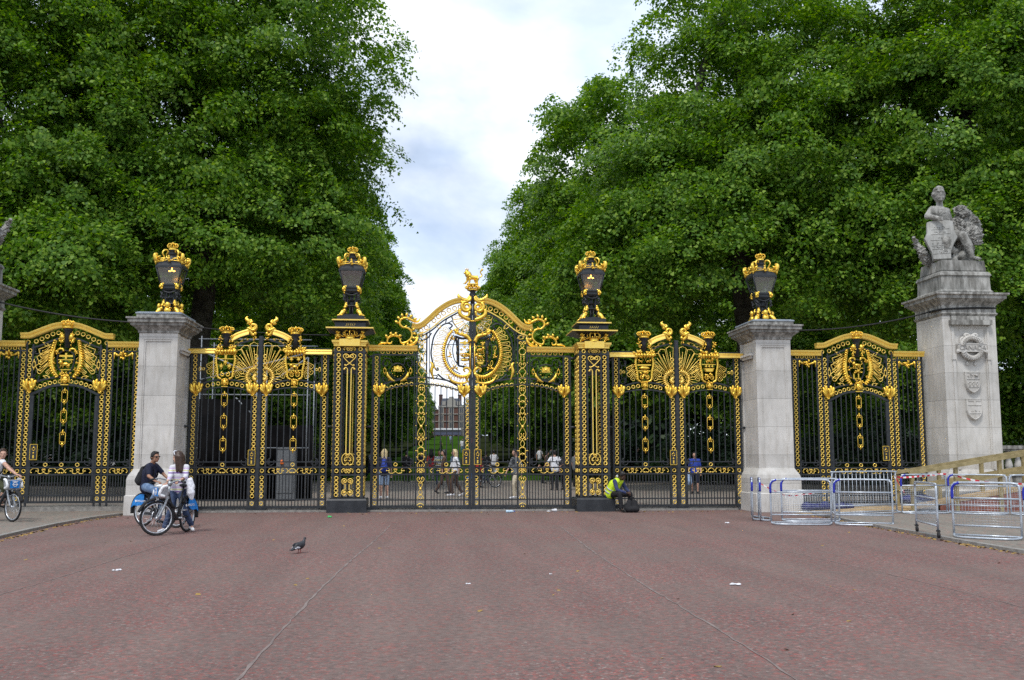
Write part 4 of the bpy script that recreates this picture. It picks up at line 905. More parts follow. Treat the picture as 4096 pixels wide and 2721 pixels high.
def statue_pier(loc,label,words='CANADA'):
    t=thing('statue_pier',label,'pier',loc,0,'statue piers at the ends of the screen')
    hx,hy=.80,.75
    k=MB(); k.rect([(.22,0),(.22,.55),(.16,.60),(.14,.95),(.04,1.1),(0,1.15)],hx,hy); k.build('plinth',M['stone'],t)
    k=MB(); k.rect([(-.03,1.15),(-.03,5.55)],hx,hy)
    for sx in(1,-1): k.bx(sx*(hx-.24),sx*hx,-hy,-hy+.2,1.15,5.55); k.bx(sx*(hx-.31),sx*(hx-.24),-hy-.05,-hy+.1,1.15,5.2); k.bx(sx*(hx-.345),sx*(hx-.31),-hy-.015,-hy+.1,1.15,5.2); k.bx(sx*(hx-.33),sx*(hx-.22),-hy-.075,-hy+.1,4.28,4.42); k.bx(sx*(hx-.1),sx*hx,-hy+.2,hy,1.15,5.55)
    k.bx(-hx+.24,hx-.24,-hy+.01,-hy+.2,5.2,5.55); k.build('shaft',M['stone'],t)
    k=MB(); k.rect([(.0,5.55),(.03,5.58),(.06,5.62),(.02,5.66),(.02,5.85),(.06,5.90),(.16,5.98),(.20,6.02),(.24,6.04),(.24,6.12),(.30,6.15),(.30,6.20),(.1,6.22)],hx,hy); k.bx(-.62,.62,-hy-.16,-hy,5.28,5.42); k.bx(-.57,.57,-hy-.10,-hy,5.42,5.54); k.bx(-.60,.60,-hy-.22,-hy-.06,6.04,6.10) if False else None; k.build('cornice',M['stone_cap'],t)
    k=MB()   # laurel wreath behind a name tablet
    for i in range(34):
        a=2*PI*i/34; c=A(.29*math.cos(a),.30*math.sin(a)); 
        if abs(c[1])<.09: continue
        for e in(1,-1,0): d=A(-math.sin(a),math.cos(a))*.07*(1 if math.cos(a)*1>0 else 1)+A(math.cos(a),math.sin(a))*.05*e; k.tube([(c[0],-hy-.02,4.62+c[1]),(c[0]+d[0]*.6,-hy-.11,4.62+c[1]+d[1]*.6),(c[0]+d[0]*1.1,-hy-.03,4.62+c[1]+d[1]*1.1)],[.03,.062,.015],6)
    for e in(1,-1): k.c2(cr([(0,4.96),(e*.12,5.02),(e*.2,4.98),(e*.1,4.93),(0,4.95)],4),.035,-hy-.06,6); k.c2(cr([(e*.05,4.95),(e*.28,4.90),(e*.30,4.72)],4),.03,-hy-.03,6)
    for z in(4.15,4.19): k.ball((.12,-hy,z),.04); k.ball((-.12,-hy,z),.04)
    k.build('wreath',M['stone'],t)
    k=MB(); k.bx(-.42,.42,-hy-.12,-hy,4.50,4.74); 
    for z in(4.50,4.725): k.bx(-.43,.43,-hy-.135,-hy-.12,z,z+.02)
    for e in(1,-1): k.ball((e*.42,-hy-.08,4.52),(.05,.05,.06))
    tb=k.build('tablet',M['stone'],t)
    M.setdefault('cut',plain('cut_lettering',(.36,.35,.33),.9)); words and textmesh(words,.19,.012,'lettering',M['cut'],tb,(0,-hy-.13,4.62),(PI/2,0,0))
    for zc,kind in((3.62,0),(2.85,1)):
        k=MB(); P=shieldpoly(0,zc,.46,.62); k.prism(P[::-1],-hy-.06,-hy+.03,.0); Q=[(x*.90,zc+(z-zc)*.93) for x,z in P]
        k.c2(np.array(Q),.014,-hy-.062,5,True)
        if kind==0:
            hbar2=lambda z,w,h: k.bx(-w,w,-hy-.075,-hy-.055,z-h/2,z+h/2)
            hbar2(zc+.10,.20,.012)
            for x in(-.11,0,.11): k.c2(spiral(x,zc-.02,.035,.035,0,360,10),.012,-hy-.065,5); k.ball((x,-hy-.06,zc-.08),.03,6,4)
            foliage(k,-.09,zc+.2,.16,.12,8,3,-hy-.03); lionet(k,.10,zc+.2,.15,-1,-hy-.065); hbar2(zc-.13,.17,.012)
        else:
            for z,w in((zc+.25,.18),(zc+.13,.2),(zc-.1,.2)): k.bx(-w,w,-hy-.075,-hy-.055,z-.012,z+.012)
            k.bx(-.03,.03,-hy-.078,-hy-.055,zc+.13,zc+.27); foliage(k,0,zc-.04,.34,.05,10,4,-hy-.03)
            for i in range(6): k.bx(-.13+i*.05,-.12+i*.05,-hy-.07,-hy-.055,zc-.22,zc-.12)
        k.build('shield',M['stone'],t)
    return t
def pier_statue(loc,label,mir):
    t=thing('statue',label,'statue',loc,0,'stone statues on the end piers')
    k=MB(); k.rect([(-.02,0),(.0,.06),(-.05,.12),(-.06,.50),(-.02,.54),(-.05,.62),(-.10,.66)],.80,.75); k.rect([(-.14,.66),(-.12,.70),(-.15,1.0)],.80,.75); k.build('base',M['stone_old'],t,mir)
    b=MB(); hd=A(-.36,-.12,3.08)
    b.ball(hd,(.175,.19,.235),14,10); b.ball(hd+A(-.02,-.09,-.11),(.12,.12,.11)); b.ball(hd+A(-.05,-.19,-.03),(.03,.045,.06)); b.ball(hd+A(-.04,-.165,.07),(.12,.05,.04)); b.ball(hd+A(-.04,-.17,-.12),(.06,.04,.025)); b.ball(hd+A(-.04,-.15,-.2),(.07,.06,.05))
    g=random.Random(2)
    for i in range(60):
        a=g.uniform(0,2*PI); el=g.uniform(-.2,1.4); d=A(math.cos(a)*math.cos(el),math.sin(a)*math.cos(el),math.sin(el))
        if d[1]<-.45 and d[2]<.55: continue
        b.ball(hd+d*A(.18,.19,.23),g.uniform(.03,.055),6,5)
    cap(b,hd+A(.02,.03,-.15),(-.33,-.06,2.70),.085,.11); cap(b,(-.55,-.06,2.62),(-.10,-.02,2.60),.13,.12); cap(b,(-.36,-.06,2.52),(-.27,-.02,2.2),.25,.22); cap(b,(-.24,-.04,2.5),(-.2,-.02,2.25),.22,.2); cap(b,(-.27,-.02,2.2),(-.17,0,1.85),.22,.26)
    cap(b,(-.60,-.08,2.60),(-.78,-.16,2.40),.115,.09); cap(b,(-.78,-.16,2.40),(-.60,-.40,2.30),.09,.07); b.ball((-.58,-.46,2.28),(.10,.08,.06))
    for q in range(4): cap(b,(-.62+q*.04,-.50,2.28),(-.62+q*.04,-.53,2.19),.024,.02,6)
    cap(b,(-.10,-.0,2.58),(.06,.04,2.28),.12,.09); cap(b,(.06,.04,2.28),(.18,-.15,2.10),.09,.07)
    cap(b,(-.10,-.12,1.86),(.12,-.46,1.76),.18,.15); cap(b,(.12,-.46,1.76),(.24,-.52,1.46),.135,.13); cap(b,(.24,-.52,1.46),(.33,-.54,1.12),.115,.065); cap(b,(.33,-.54,1.10),(.50,-.66,1.04),.07,.045)
    cap(b,(-.22,-.05,1.85),(-.36,-.40,1.6),.19,.15); cap(b,(-.36,-.40,1.6),(-.32,-.34,1.05),.14,.1)
    for i in range(26): q=g.uniform(0,1); b.ball((-.28+.42*q+g.uniform(-.1,.1),-.2+g.uniform(-.15,.2),1.1+g.uniform(-.08,.42)*(1-q*.5)),g.uniform(.07,.13),7,6)
    n=blob(b,.02,3,'figure'); roughen(n,.010,38); 
    if mir<0: n.transform(Matrix.Scale(-1,4,(1,0,0))); n.flip_normals()
    n.materials.clear(); n.materials.append(M['stone_old']); o=bpy.data.objects.new('figure',n); col.objects.link(o); o.parent=t
    k=MB(); P=[(-.36,1.42),(-.28,1.47),(0,1.49),(.28,1.47),(.36,1.42),(.40,1.02),(.47,.82),(.36,.60),(.26,.3),(.25,.02),(-.25,.02),(-.28,.3),(-.38,.60),(-.46,.82),(-.38,1.02)]
    k.prism([(x,z*.84) for x,z in P],-.06,.10,.04)
    for z in(.95,.80,.62,.45,.34,.2): 
        g2=random.Random(int(z*100)); k.c2(np.array([(-.28+.1*abs(z-.6),z),(.28-.1*abs(z-.6),z+.01)]),.012,-.062,5); foliage(k,g2.uniform(-.08,.08),z+.06,.42,.07,9,int(z*90),-.035)
    k.move(Matrix.Translation((-.52,-.40,1.02))@Matrix.Rotation(R(-22),4,'Z')@Matrix.Rotation(R(-6),4,'X')); k.build('shield',M['shieldstone'],t,mir)
    b=MB(); g=random.Random(9)
    for i in range(70):
        a=g.uniform(0,2*PI); q=math.sqrt(g.uniform(0,1)); b.ball((.34+.27*q*math.cos(a)-.08*0,-.12+g.uniform(-.2,.2),2.08+.50*q*math.sin(a)),g.uniform(.05,.11),7,6)
    b.ball((.24,-.1,2.62),(.18,.18,.16)); b.ball((.40,-.34,1.75),(.20,.1,.17)); b.ball((.52,-.36,1.60),(.12,.08,.09)); b.ball((.5,-.3,1.9),(.14,.1,.1)); cap(b,(.34,.0,2.0),(.30,.15,1.0),.26,.28); cap(b,(-.92,.05,1.62),(-1.05,-.1,1.78),.05,.035); cap(b,(-.92,.05,1.62),(-.78,.0,1.35),.08,.12); cap(b,(-.78,0,1.35),(-.6,.1,1.1),.12,.16)
    b.ball((.38,-.05,2.05),(.38,.28,.56),14,10); b.ball((.40,-.25,1.85),(.30,.2,.3),12,8); cap(b,(.36,-.05,2.1),(.25,.1,1.2),.30,.26)
    n=blob(b,.02,1,'cornucopia'); roughen(n,.045,42); n.transform(Matrix.Translation((.03,0,0))@Matrix.Scale(1.18,4,(1,0,0)))
    if mir<0: n.transform(Matrix.Scale(-1,4,(1,0,0))); n.flip_normals()
    n.materials.clear(); n.materials.append(M['stone_old']); o=bpy.data.objects.new('cornucopia',n); col.objects.link(o); o.parent=t
    return t
statue_pier((14.30,-.30,0),'tall stone pier lettered CANADA with a wreath and two carved shields')
statue_pier((-13.93,-.30,0),'tall stone pier whose cornice just enters the left edge of the photo','')
pier_statue((14.30,-.30,6.22),'weathered stone boy with a shield and fruit, on the pier lettered CANADA',1)
pier_statue((-13.93,-.30,6.22),'weathered stone statue base at the left edge, on the cut-off pier',-1)
# balustrade right of the statue pier
t=thing('balustrade','pale stone balustrade with turned balusters right of the statue pier','balustrade',(15.12,.1,0))
k=MB(); k.bx(0,9,-.22,.22,0,.95); k.bx(0,9,-.26,.26,.95,1.02); k.build('base_wall',M['stone_cap'],t)
k=MB(); k.bx(0,9,-.26,.26,1.74,1.84); k.bx(0,9,-.21,.21,1.68,1.74); k.build('rail',M['stone_cap'],t)
k=MB(); k.bx(.0,.36,-.2,.2,1.02,1.68); k.build('pedestal',M['stone'],t)
pr=[(.09,1.02),(.09,1.08),(.06,1.10),(.10,1.18),(.115,1.26),(.09,1.36),(.06,1.47),(.055,1.56),(.085,1.60),(.085,1.68)]
b0=MB(); b0.lathe(pr,(0,0,0),12); me=b0.mesh('baluster',M['stone'])
for i in range(24):
    o=bpy.data.objects.new('baluster',me); col.objects.link(o); o.parent=t; o.location=(.55+i*.29,0,0)
# overhead wires
def wire(a,b,sag,label,r=.02):
    p=[np.array(a)*(1-q)+np.array(b)*q-A(0,0,sag*4*q*(1-q)) for q in np.linspace(0,1,16)]
    k=MB(); k.tube(p,r,6); tag(k.build('cable',M['rubber']),label,'cable')
M['rubber']=plain('black_rubber',(.012,.012,.013),.6)
wire((8.96,-.55,5.14),(13.42,-.5,5.74),.16,'black cable hanging between the right stone pier and the statue pier')
wire((-13.1,-.5,5.74),(-9.0,-.45,5.16),.12,'black cable hanging between the left stone pier and the photo edge')
wire((-7.84,-.2,5.1),(-3.9,.2,4.95),.05,'thin black cable running behind the left crowned shields',.014)
k=MB(); k.tube([(13.44,-1.06,5.73),(13.9,-1.09,5.76),(14.6,-1.09,5.79),(15.14,-1.06,5.79)],.03,6); k.tube([(13.44,-1.06,5.73),(13.44,-.45,5.74)],.03,6); tag(k.build('cable_wrap',M['rubber']),'black cable wrapped round the neck of the statue pier','cable')
# ------------------------------------------------------------------ ground
def hz(x,y):
    t=np.clip((y-30)/340,0,1); return 9.3*t**.95
def nodes_mix(m,kind): return m
def ground_mat(name,cols,scale,bumps=.3,bscale=120,rough=.9,patch=None):
    """fine aggregate: colour flecks by voronoi cells + large worn patches"""
    m=bpy.data.materials.new(name); m.use_nodes=True; nt=m.node_tree; b=nt.nodes['Principled BSDF']; b.inputs['Roughness'].default_value=rough; b.inputs['Specular IOR Level'].default_value=.3
    tc=nt.nodes.new('ShaderNodeTexCoord')
    vo=nt.nodes.new('ShaderNodeTexVoronoi'); vo.inputs['Scale'].default_value=scale; nt.links.new(tc.outputs['Object'],vo.inputs['Vector'])
    sp=nt.nodes.new('ShaderNodeSeparateXYZ'); nt.links.new(vo.outputs['Color'],sp.inputs[0])
    r=nt.nodes.new('ShaderNodeValToRGB'); r.color_ramp.interpolation='CONSTANT'
    els=r.color_ramp.elements
    while len(els)<len(cols): els.new(.5)
    for e,(p,c) in zip(els,cols): e.position=p; e.color=(*c,1)
    nt.links.new(sp.outputs[0],r.inputs[0]); out=r.outputs[0]
    n=nt.nodes.new('ShaderNodeTexNoise'); n.inputs['Scale'].default_value=.35; n.inputs['Detail'].default_value=7; n.inputs['Roughness'].default_value=.62; nt.links.new(tc.outputs['Object'],n.inputs['Vector'])
    if patch:
        r2=nt.nodes.new('ShaderNodeValToRGB'); r2.color_ramp.elements[0].position=.40; r2.color_ramp.elements[1].position=.62; r2.color_ramp.elements[0].color=(0,0,0,1); r2.color_ramp.elements[1].color=(.8,.8,.8,1); nt.links.new(n.outputs['Fac'],r2.inputs[0])
        mx=nt.nodes.new('ShaderNodeMix'); mx.data_type='RGBA'; nt.links.new(r2.outputs[0],mx.inputs[0]); nt.links.new(out,mx.inputs[6]); mx.inputs[7].default_value=(*patch,1); out=mx.outputs[2]
        n3=nt.nodes.new('ShaderNodeTexNoise'); n3.inputs['Scale'].default_value=14; n3.inputs['Detail'].default_value=6; nt.links.new(tc.outputs['Object'],n3.inputs['Vector'])
        r3=nt.nodes.new('ShaderNodeValToRGB'); r3.color_ramp.elements[0].position=.35; r3.color_ramp.elements[1].position=.7; r3.color_ramp.elements[0].color=(.82,.82,.82,1); r3.color_ramp.elements[1].color=(1.12,1.12,1.12,1); nt.links.new(n3.outputs['Fac'],r3.inputs[0])
        m3=nt.nodes.new('ShaderNodeMix'); m3.data_type='RGBA'; m3.blend_type='MULTIPLY'; m3.inputs[0].default_value=1; nt.links.new(out,m3.inputs[6]); nt.links.new(r3.outputs[0],m3.inputs[7]); out=m3.outputs[2]
    v2=nt.nodes.new('ShaderNodeTexVoronoi'); v2.inputs['Scale'].default_value=scale*.5; v2.inputs['Randomness'].default_value=1; nt.links.new(tc.outputs['Object'],v2.inputs['Vector']); s2=nt.nodes.new('ShaderNodeSeparateXYZ'); nt.links.new(v2.outputs['Color'],s2.inputs[0])
    r4=nt.nodes.new('ShaderNodeValToRGB'); r4.color_ramp.interpolation='CONSTANT'; e4=r4.color_ramp.elements; e4[0].color=(1,1,1,1); e4[1].position=.55; e4[1].color=(.95,.95,.95,1); x4=e4.new(.78); x4.color=(1.2,.90,.88,1) if patch else (1.1,1.1,1.1,1); y4=e4.new(.93); y4.color=(.84,.85,.86,1); nt.links.new(s2.outputs[1],r4.inputs[0])
    m4=nt.nodes.new('ShaderNodeMix'); m4.data_type='RGBA'; m4.blend_type='MULTIPLY'; m4.inputs[0].default_value=1; nt.links.new(out,m4.inputs[6]); nt.links.new(r4.outputs[0],m4.inputs[7]); out=m4.outputs[2]
    mp5=nt.nodes.new('ShaderNodeMapping'); mp5.inputs['Scale'].default_value=(1.3,.16,1); nt.links.new(tc.outputs['Object'],mp5.inputs[0]); n5=nt.nodes.new('ShaderNodeTexNoise'); n5.inputs['Scale'].default_value=1.1; n5.inputs['Detail'].default_value=5; nt.links.new(mp5.outputs[0],n5.inputs['Vector']); r5=nt.nodes.new('ShaderNodeValToRGB'); r5.color_ramp.elements[0].position=.34; r5.color_ramp.elements[1].position=.66; r5.color_ramp.elements[0].color=(.96,.96,.96,1); r5.color_ramp.elements[1].color=(1.14,1.13,1.12,1); nt.links.new(n5.outputs['Fac'],r5.inputs[0])
    m5=nt.nodes.new('ShaderNodeMix'); m5.data_type='RGBA'; m5.blend_type='MULTIPLY'; m5.inputs[0].default_value=1; nt.links.new(out,m5.inputs[6]); nt.links.new(r5.outputs[0],m5.inputs[7]); out=m5.outputs[2]
    nt.links.new(out,b.inputs['Base Color'])
    bp=nt.nodes.new('ShaderNodeBump'); bp.inputs['Strength'].default_value=bumps; bp.inputs['Distance'].default_value=.01; n2=nt.nodes.new('ShaderNodeTexNoise'); n2.inputs['Scale'].default_value=bscale; n2.inputs['Detail'].default_value=2; nt.links.new(tc.outputs['Object'],n2.inputs['Vector']); nt.links.new(n2.outputs['Fac'],bp.inputs['Height']); nt.links.new(bp.outputs['Normal'],b.inputs['Normal'])
    return m
M['tarmac']=ground_mat('red_tarmac',[(0,(.155,.108,.097)),(.34,(.182,.110,.098)),(.62,(.228,.094,.086)),(.77,(.115,.092,.088)),(.88,(.215,.150,.138)),(.965,(.26,.215,.195))],48,.5,90,.9,(.170,.126,.112))
M['paving']=ground_mat('grey_paving',[(0,(.20,.18,.155)),(.5,(.23,.205,.175)),(.85,(.17,.155,.135))],30,.2,80,.9,(.215,.195,.165))
M['gravel']=ground_mat('park_path_gravel',[(0,(.20,.18,.155)),(.5,(.25,.225,.19)),(.85,(.15,.135,.12))],20,.3,60,.95,(.22,.2,.17))
M['kerb']=mat('granite_kerb',(.20,.19,.175),(.30,.285,.26),.85,0,9,.2,60)
M['pale_joint']=mat('pale_joint',(.225,.18,.165),(.155,.122,.114),.9,0,3,.1,60)
M['grass']=mat('lawn_grass',(.022,.055,.007),(.042,.092,.012),.9,0,.8,.6,30)
M['shade_ground']=mat('shade_toned_ground',(.014,.022,.008),(.030,.034,.014),.95,0,1.2,.4,20)  # ground tone darkened in place of the shade under the trees
# one ground sheet to the horizon
xs=np.r_[np.linspace(-700,-60,9),np.linspace(-50,50,21),np.linspace(60,700,9)]; ys=np.r_[-500,-200,-80,-40,np.linspace(-30,30,9),np.linspace(40,420,40),600,900,1400]
V=[(x,y,float(hz(x,y))-.06-(.0 if y<400 else 0)) for y in ys for x in xs]; nx=len(xs)
M['grass'].node_tree.nodes['Principled BSDF'].inputs['Specular IOR Level'].default_value=0; M['grass'].node_tree.nodes['Principled BSDF'].inputs['Roughness'].default_value=1
k=MB(); k.add(V,[(j*nx+i,j*nx+i+1,(j+1)*nx+i+1,(j+1)*nx+i) for j in range(len(ys)-1) for i in range(nx-1)],True); struct(k.build('ground',M['grass']))
def sheet(name,poly,z,m,th=.03):
    p=np.array(poly,float)
    if .5*np.sum(p[:,0]*np.roll(p[:,1],-1)-np.roll(p[:,0],-1)*p[:,1])<0: p=p[::-1]
    n=len(p); k=MB(); k.add([(a,b,z) for a,b in p]+[(a,b,z-th) for a,b in p],[tuple(range(n))]+[(i,(i+1)%n+0,(i+1)%n+n,i+n)[::-1] for i in range(n)],False); return struct(k.build(name,m))
KL=[(-9.0,-.75),(-9.22,-1.5),(-9.40,-2.9),(-9.43,-5),(-9.34,-7),(-9.22,-8.6),(-8.9,-12),(-8.4,-18),(-7.6,-26),(-6,-40)]
KR=[(9.0,-.9),(8.86,-2.4),(8.68,-4.4),(8.53,-5.9),(8.42,-7.6),(8.33,-9.2),(8.22,-10.6),(8.15,-12.9),(8.3,-18),(8.8,-26),(9.4,-40)]
sheet('road',[(-40,-45),(40,-45),(40,1.0),(-40,1.0)],0,M['tarmac'])
sheet('pavement',KL+[(-45,-40),(-45,1.0),(-9.0,1.0)],.05,M['paving'],.05); sheet('pavement',KR+[(45,-40),(45,1.0),(9.0,1.0)],.05,M['paving'],.05)
def kerb(path,w,z,name='kerb'):
    p=cr([(a,b) for a,b in path],6); t=np.gradient(p,axis=0); t/=np.linalg.norm(t,axis=1)[:,None]; n=np.stack([-t[:,1],t[:,0]],1)*w
    V=[];F=[]
    for a,b in zip(p,n): V+= [(a[0],a[1],0),(a[0],a[1],z),(a[0]+b[0],a[1]+b[1],z),(a[0]+b[0],a[1]+b[1],0)]
    for i in range(len(p)-1):
        for j in range(3): F.append((i*4+j,i*4+j+1,i*4+4+j+1,i*4+4+j))
    k=MB(); k.add(V,F,False); return struct(k.build(name,M['kerb']))
kerb(KL,-.12,.056); kerb(KR,.12,.056)
k=MB(); k.bx(-7.6,7.6,-.22,.5,-.02,.045); k.bx(-7.6,-4.1,.02,.5,.045,.13); k.bx(4.1,7.6,.02,.5,.045,.13); k.bx(-2.7,2.7,.08,.5,.045,.09); struct(k.build('threshold_kerb',M['kerb']))
k=MB(); k.bx(-45,-9.2,-.1,.5,.03,.17); k.bx(9.2,45,-.1,.5,.03,.17); struct(k.build('threshold_kerb',M['kerb']))
def joint(a,b,w=.05,seed=0,name='road_joint',z=.004):
    g=random.Random(seed); n=90; V=[];F=[]
    for i in range(n+1):
        q=i/n; x=a[0]+(b[0]-a[0])*q+g.uniform(-.012,.012)+.05*math.sin(q*7+seed); y=a[1]+(b[1]-a[1])*q; ww=w*g.uniform(.25,1.0); V+= [(x-ww,y,z),(x+ww,y,z)]
    for i in range(n): F.append((2*i,2*i+1,2*i+3,2*i+2))
    k=MB(); k.add(V,F,False); return struct(k.build(name,M['pale_joint']))
for sx in(-1,1):  # dark sheets added under the trees, standing for shaded grass
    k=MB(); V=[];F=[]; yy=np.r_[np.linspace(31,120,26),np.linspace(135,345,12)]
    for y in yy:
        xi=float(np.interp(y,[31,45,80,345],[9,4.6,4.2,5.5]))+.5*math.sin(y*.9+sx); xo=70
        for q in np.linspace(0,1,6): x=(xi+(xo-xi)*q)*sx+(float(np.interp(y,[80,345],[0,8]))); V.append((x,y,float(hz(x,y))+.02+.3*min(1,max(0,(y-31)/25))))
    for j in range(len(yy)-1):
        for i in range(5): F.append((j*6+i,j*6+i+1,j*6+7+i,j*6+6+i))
    M['shade_ground'].node_tree.nodes['Principled BSDF'].inputs['Specular IOR Level'].default_value=0
    k.add(V,F,True); struct(k.build('shade_dark_floor',M['shade_ground']))
joint((-2.12,-5.5),(-2.72,-24),.020,1); joint((1.60,-6.2),(1.16,-24),.018,2); joint((-5.75,-9.5),(-6.25,-20),.012,4); joint((4.6,-12),(4.95,-22),.008,5); joint((-8.9,-12.2),(7.9,-11.4),.007,6)
sheet('path',[(-60,1.0),(60,1.0),(60,22),(12,31),(3.5,44),(1.0,60),(-.5,60),(-3.5,44),(-14,32),(-60,24)],.02,M['gravel'],.02)
# ------------------------------------------------------------------ plane trees
def leafmat(name,c1,c2,c3,tr):
    m=bpy.data.materials.new(name); m.use_nodes=True; nt=m.node_tree; nt.nodes.clear(); o=nt.nodes.new('ShaderNodeOutputMaterial')
    ge=nt.nodes.new('ShaderNodeNewGeometry'); r=nt.nodes.new('ShaderNodeValToRGB'); e=r.color_ramp.elements; e[0].color=(*c1,1); e[1].color=(*c3,1); e.new(.55).color=(*c2,1); e[2].position=1.0; nt.links.new(ge.outputs['Random Per Island'],r.inputs[0])
    d=nt.nodes.new('ShaderNodeBsdfPrincipled'); d.inputs['Roughness'].default_value=.48; d.inputs['Specular IOR Level'].default_value=.28; t=nt.nodes.new('ShaderNodeBsdfTranslucent'); mx=nt.nodes.new('ShaderNodeMixShader'); mx.inputs[0].default_value=tr
    nt.links.new(r.outputs[0],d.inputs['Base Color']); 
    hs=nt.nodes.new('ShaderNodeHueSaturation'); hs.inputs['Saturation'].default_value=1.15; hs.inputs['Value'].default_value=1.3; nt.links.new(r.outputs[0],hs.inputs['Color']); nt.links.new(hs.outputs[0],t.inputs['Color'])
    nt.links.new(d.outputs[0],mx.inputs[1]); nt.links.new(t.outputs[0],mx.inputs[2]); nt.links.new(mx.outputs[0],o.inputs[0]); return m
M['leaf']=leafmat('plane_leaves',(.058,.140,.014),(.115,.240,.022),(.28,.42,.05),.42)
M['leaf_dark']=leafmat('shade_dark_leaves',(.010,.030,.010),(.016,.042,.012),(.03,.06,.015),.12)  # darker leaf tone with the shade under the crowns put into it
M['leaf_far']=leafmat('distant_leaves',(.03,.09,.018),(.05,.13,.022),(.08,.17,.03),.30)
M['bark']=mat('plane_bark',(.028,.026,.02),(.075,.07,.055),.95,0,3,.5,14)
LEAF=np.array([(0,0),(.22,.10),(.50,-.02+.22),(.30,.42),(.36,.72),(.12,.66),(0,1.0),(-.12,.66),(-.36,.72),(-.30,.42),(-.50,.20),(-.22,.10)])-A(0,.35)
LEAF_M=np.array([(0,-.08),(.30,.0),(.50,.28),(.26,.50),(.16,.80),(0,1.0),(-.20,.78),(-.28,.48),(-.50,.25),(-.28,0)])-A(0,.38)
LEAF_S=np.array([(0,0),(.42,.25),(.30,.7),(0,1.0),(-.30,.7),(-.42,.25)])-A(0,.4)
def leaves_mesh(name,P,N,size,shape,rng,m):
    """P centres, N normals -> one mesh of leaf polygons"""
    n=len(P); k=len(shape)
    up=rng.normal(size=(n,3)); up[:,2]-=.9; T=up-N*np.sum(up*N,1)[:,None]; T/=np.maximum(np.linalg.norm(T,axis=1),1e-6)[:,None]; B=np.cross(N,T)
    s=size*rng.uniform(.5,1.4,n)
    bend=rng.uniform(-.35,.1,n)
    V=P[:,None,:]+s[:,None,None]*(shape[None,:,0,None]*B[:,None,:]+shape[None,:,1,None]*T[:,None,:]+(bend[:,None]*(np.abs(shape[:,0])[None,:]*.9+.5*shape[None,:,1]**2))[:,:,None]*N[:,None,:])
    me=bpy.data.meshes.new(name); me.vertices.add(n*k); me.vertices.foreach_set('co',V.reshape(-1).astype(np.float32))
    me.loops.add(n*k); me.loops.foreach_set('vertex_index',np.arange(n*k,dtype=np.int32)); me.polygons.add(n); me.polygons.foreach_set('loop_start',np.arange(0,n*k,k,dtype=np.int32)); me.polygons.foreach_set('loop_total',np.full(n,k,dtype=np.int32)); me.materials.append(m); me.update(calc_edges=True); return me
def crown_points(rng,lobes,ncl,per,clr,inner=.25):
    """leaf clusters on the skin of each lobe; every cluster is a drooping dome of leaves"""
    vol=np.array([(l[3]*l[4]+l[3]*l[5]+l[4]*l[5])*(1.25 if l[2]<12 else .85) for l in lobes]); pr=vol/vol.sum(); P=[];N=[];C=[]
    for i in rng.choice(len(lobes),ncl,p=pr):
        l=lobes[i]; d=rng.normal(size=3); d/=np.linalg.norm(d)
        if d[2]<-.55: d[2]*=-.6
        q=rng.uniform(.80,1.06) if rng.uniform()>inner else rng.uniform(.45,.80)
        c=A(*l[:3])+d*A(*l[3:])*q+rng.normal(size=3)*.35
        if c[2]>13 and rng.uniform()<.46: continue
        C.append(c); r=clr*rng.choice([.45,.7,1.0,1.5])*rng.uniform(.8,1.2); n=int(per*rng.uniform(.35,1.3)*(r/clr)**2); an=rng.uniform(.6,1.5,3); an/=an.mean(); tilt=rng.normal(size=3)*.35
        u=rng.normal(size=(n,3)); u/=np.linalg.norm(u,axis=1)[:,None]; u[:,2]=np.abs(u[:,2])*.9-.35
        rad=r*rng.uniform(.35,1,n)**.5
        out=A(d[0],d[1],0); out/=max(np.linalg.norm(out),1e-3)
        p=c+u*rad[:,None]*an*A(1,1,.9)+rng.normal(size=(n,3))*.11; p[:,2]-=.28*np.maximum(0,(p-c)@out)+.18*(np.linalg.norm((p-c)[:,:2],axis=1))**1.5/r**.5
        nn=u*.38+d*.42+A(0,0,.55)+tilt*1.25+rng.normal(size=(n,3))*.5; nn/=np.linalg.norm(nn,axis=1)[:,None]; P.append(p);N.append(nn)
    return np.concatenate(P),np.concatenate(N),np.array(C)
def limbs(mb,rng,trunk,lobes,C,r0,thin=1.0):
    tp=cr(trunk,5); mb.tube(tp,[r0*1.35,r0,r0*.85,r0*.7],10)
    top=np.array(trunk[-1],float)
    for l in lobes:
        c=A(*l[:3]); base=tp[int(len(tp)*rng.uniform(.55,.98))]; mid=(base+c)/2+rng.normal(size=3)*.5+A(0,0,.4)
        p=cr([base,mid,c],6); mb.tube(p,[r0*.5*thin,r0*.30*thin,r0*.14*thin],7)
        idx=np.argsort(np.linalg.norm(C-c,axis=1))[:26]
        for j in idx[::2]: 
            s=p[int(len(p)*rng.uniform(.4,.95))]; m_=(s+C[j])/2+rng.normal(size=3)*.25; mb.tube(cr([s,m_,C[j]],3),[r0*.10*thin,r0*.05*thin,.015],5,cap=False)
    return mb
def make_tree(label,loc,lobes,trunk,seed,ncl,per,clr,size,r0,shape=LEAF_M,m='leaf',group='plane trees of the avenue',rz=0,inner=.25,name='plane_tree'):
    rng=np.random.default_rng(seed)
    P,N,C=crown_points(rng,lobes,ncl,per,clr,inner)
    t=thing(name,label,'tree',loc,rz,group); me=leaves_mesh('crown',P,N,size,shape,rng,M[m]); o=bpy.data.objects.new('crown',me); col.objects.link(o); o.parent=t
    k=MB(); limbs(k,rng,trunk,lobes,C,r0); k.build('trunk',M['bark'],t); return t
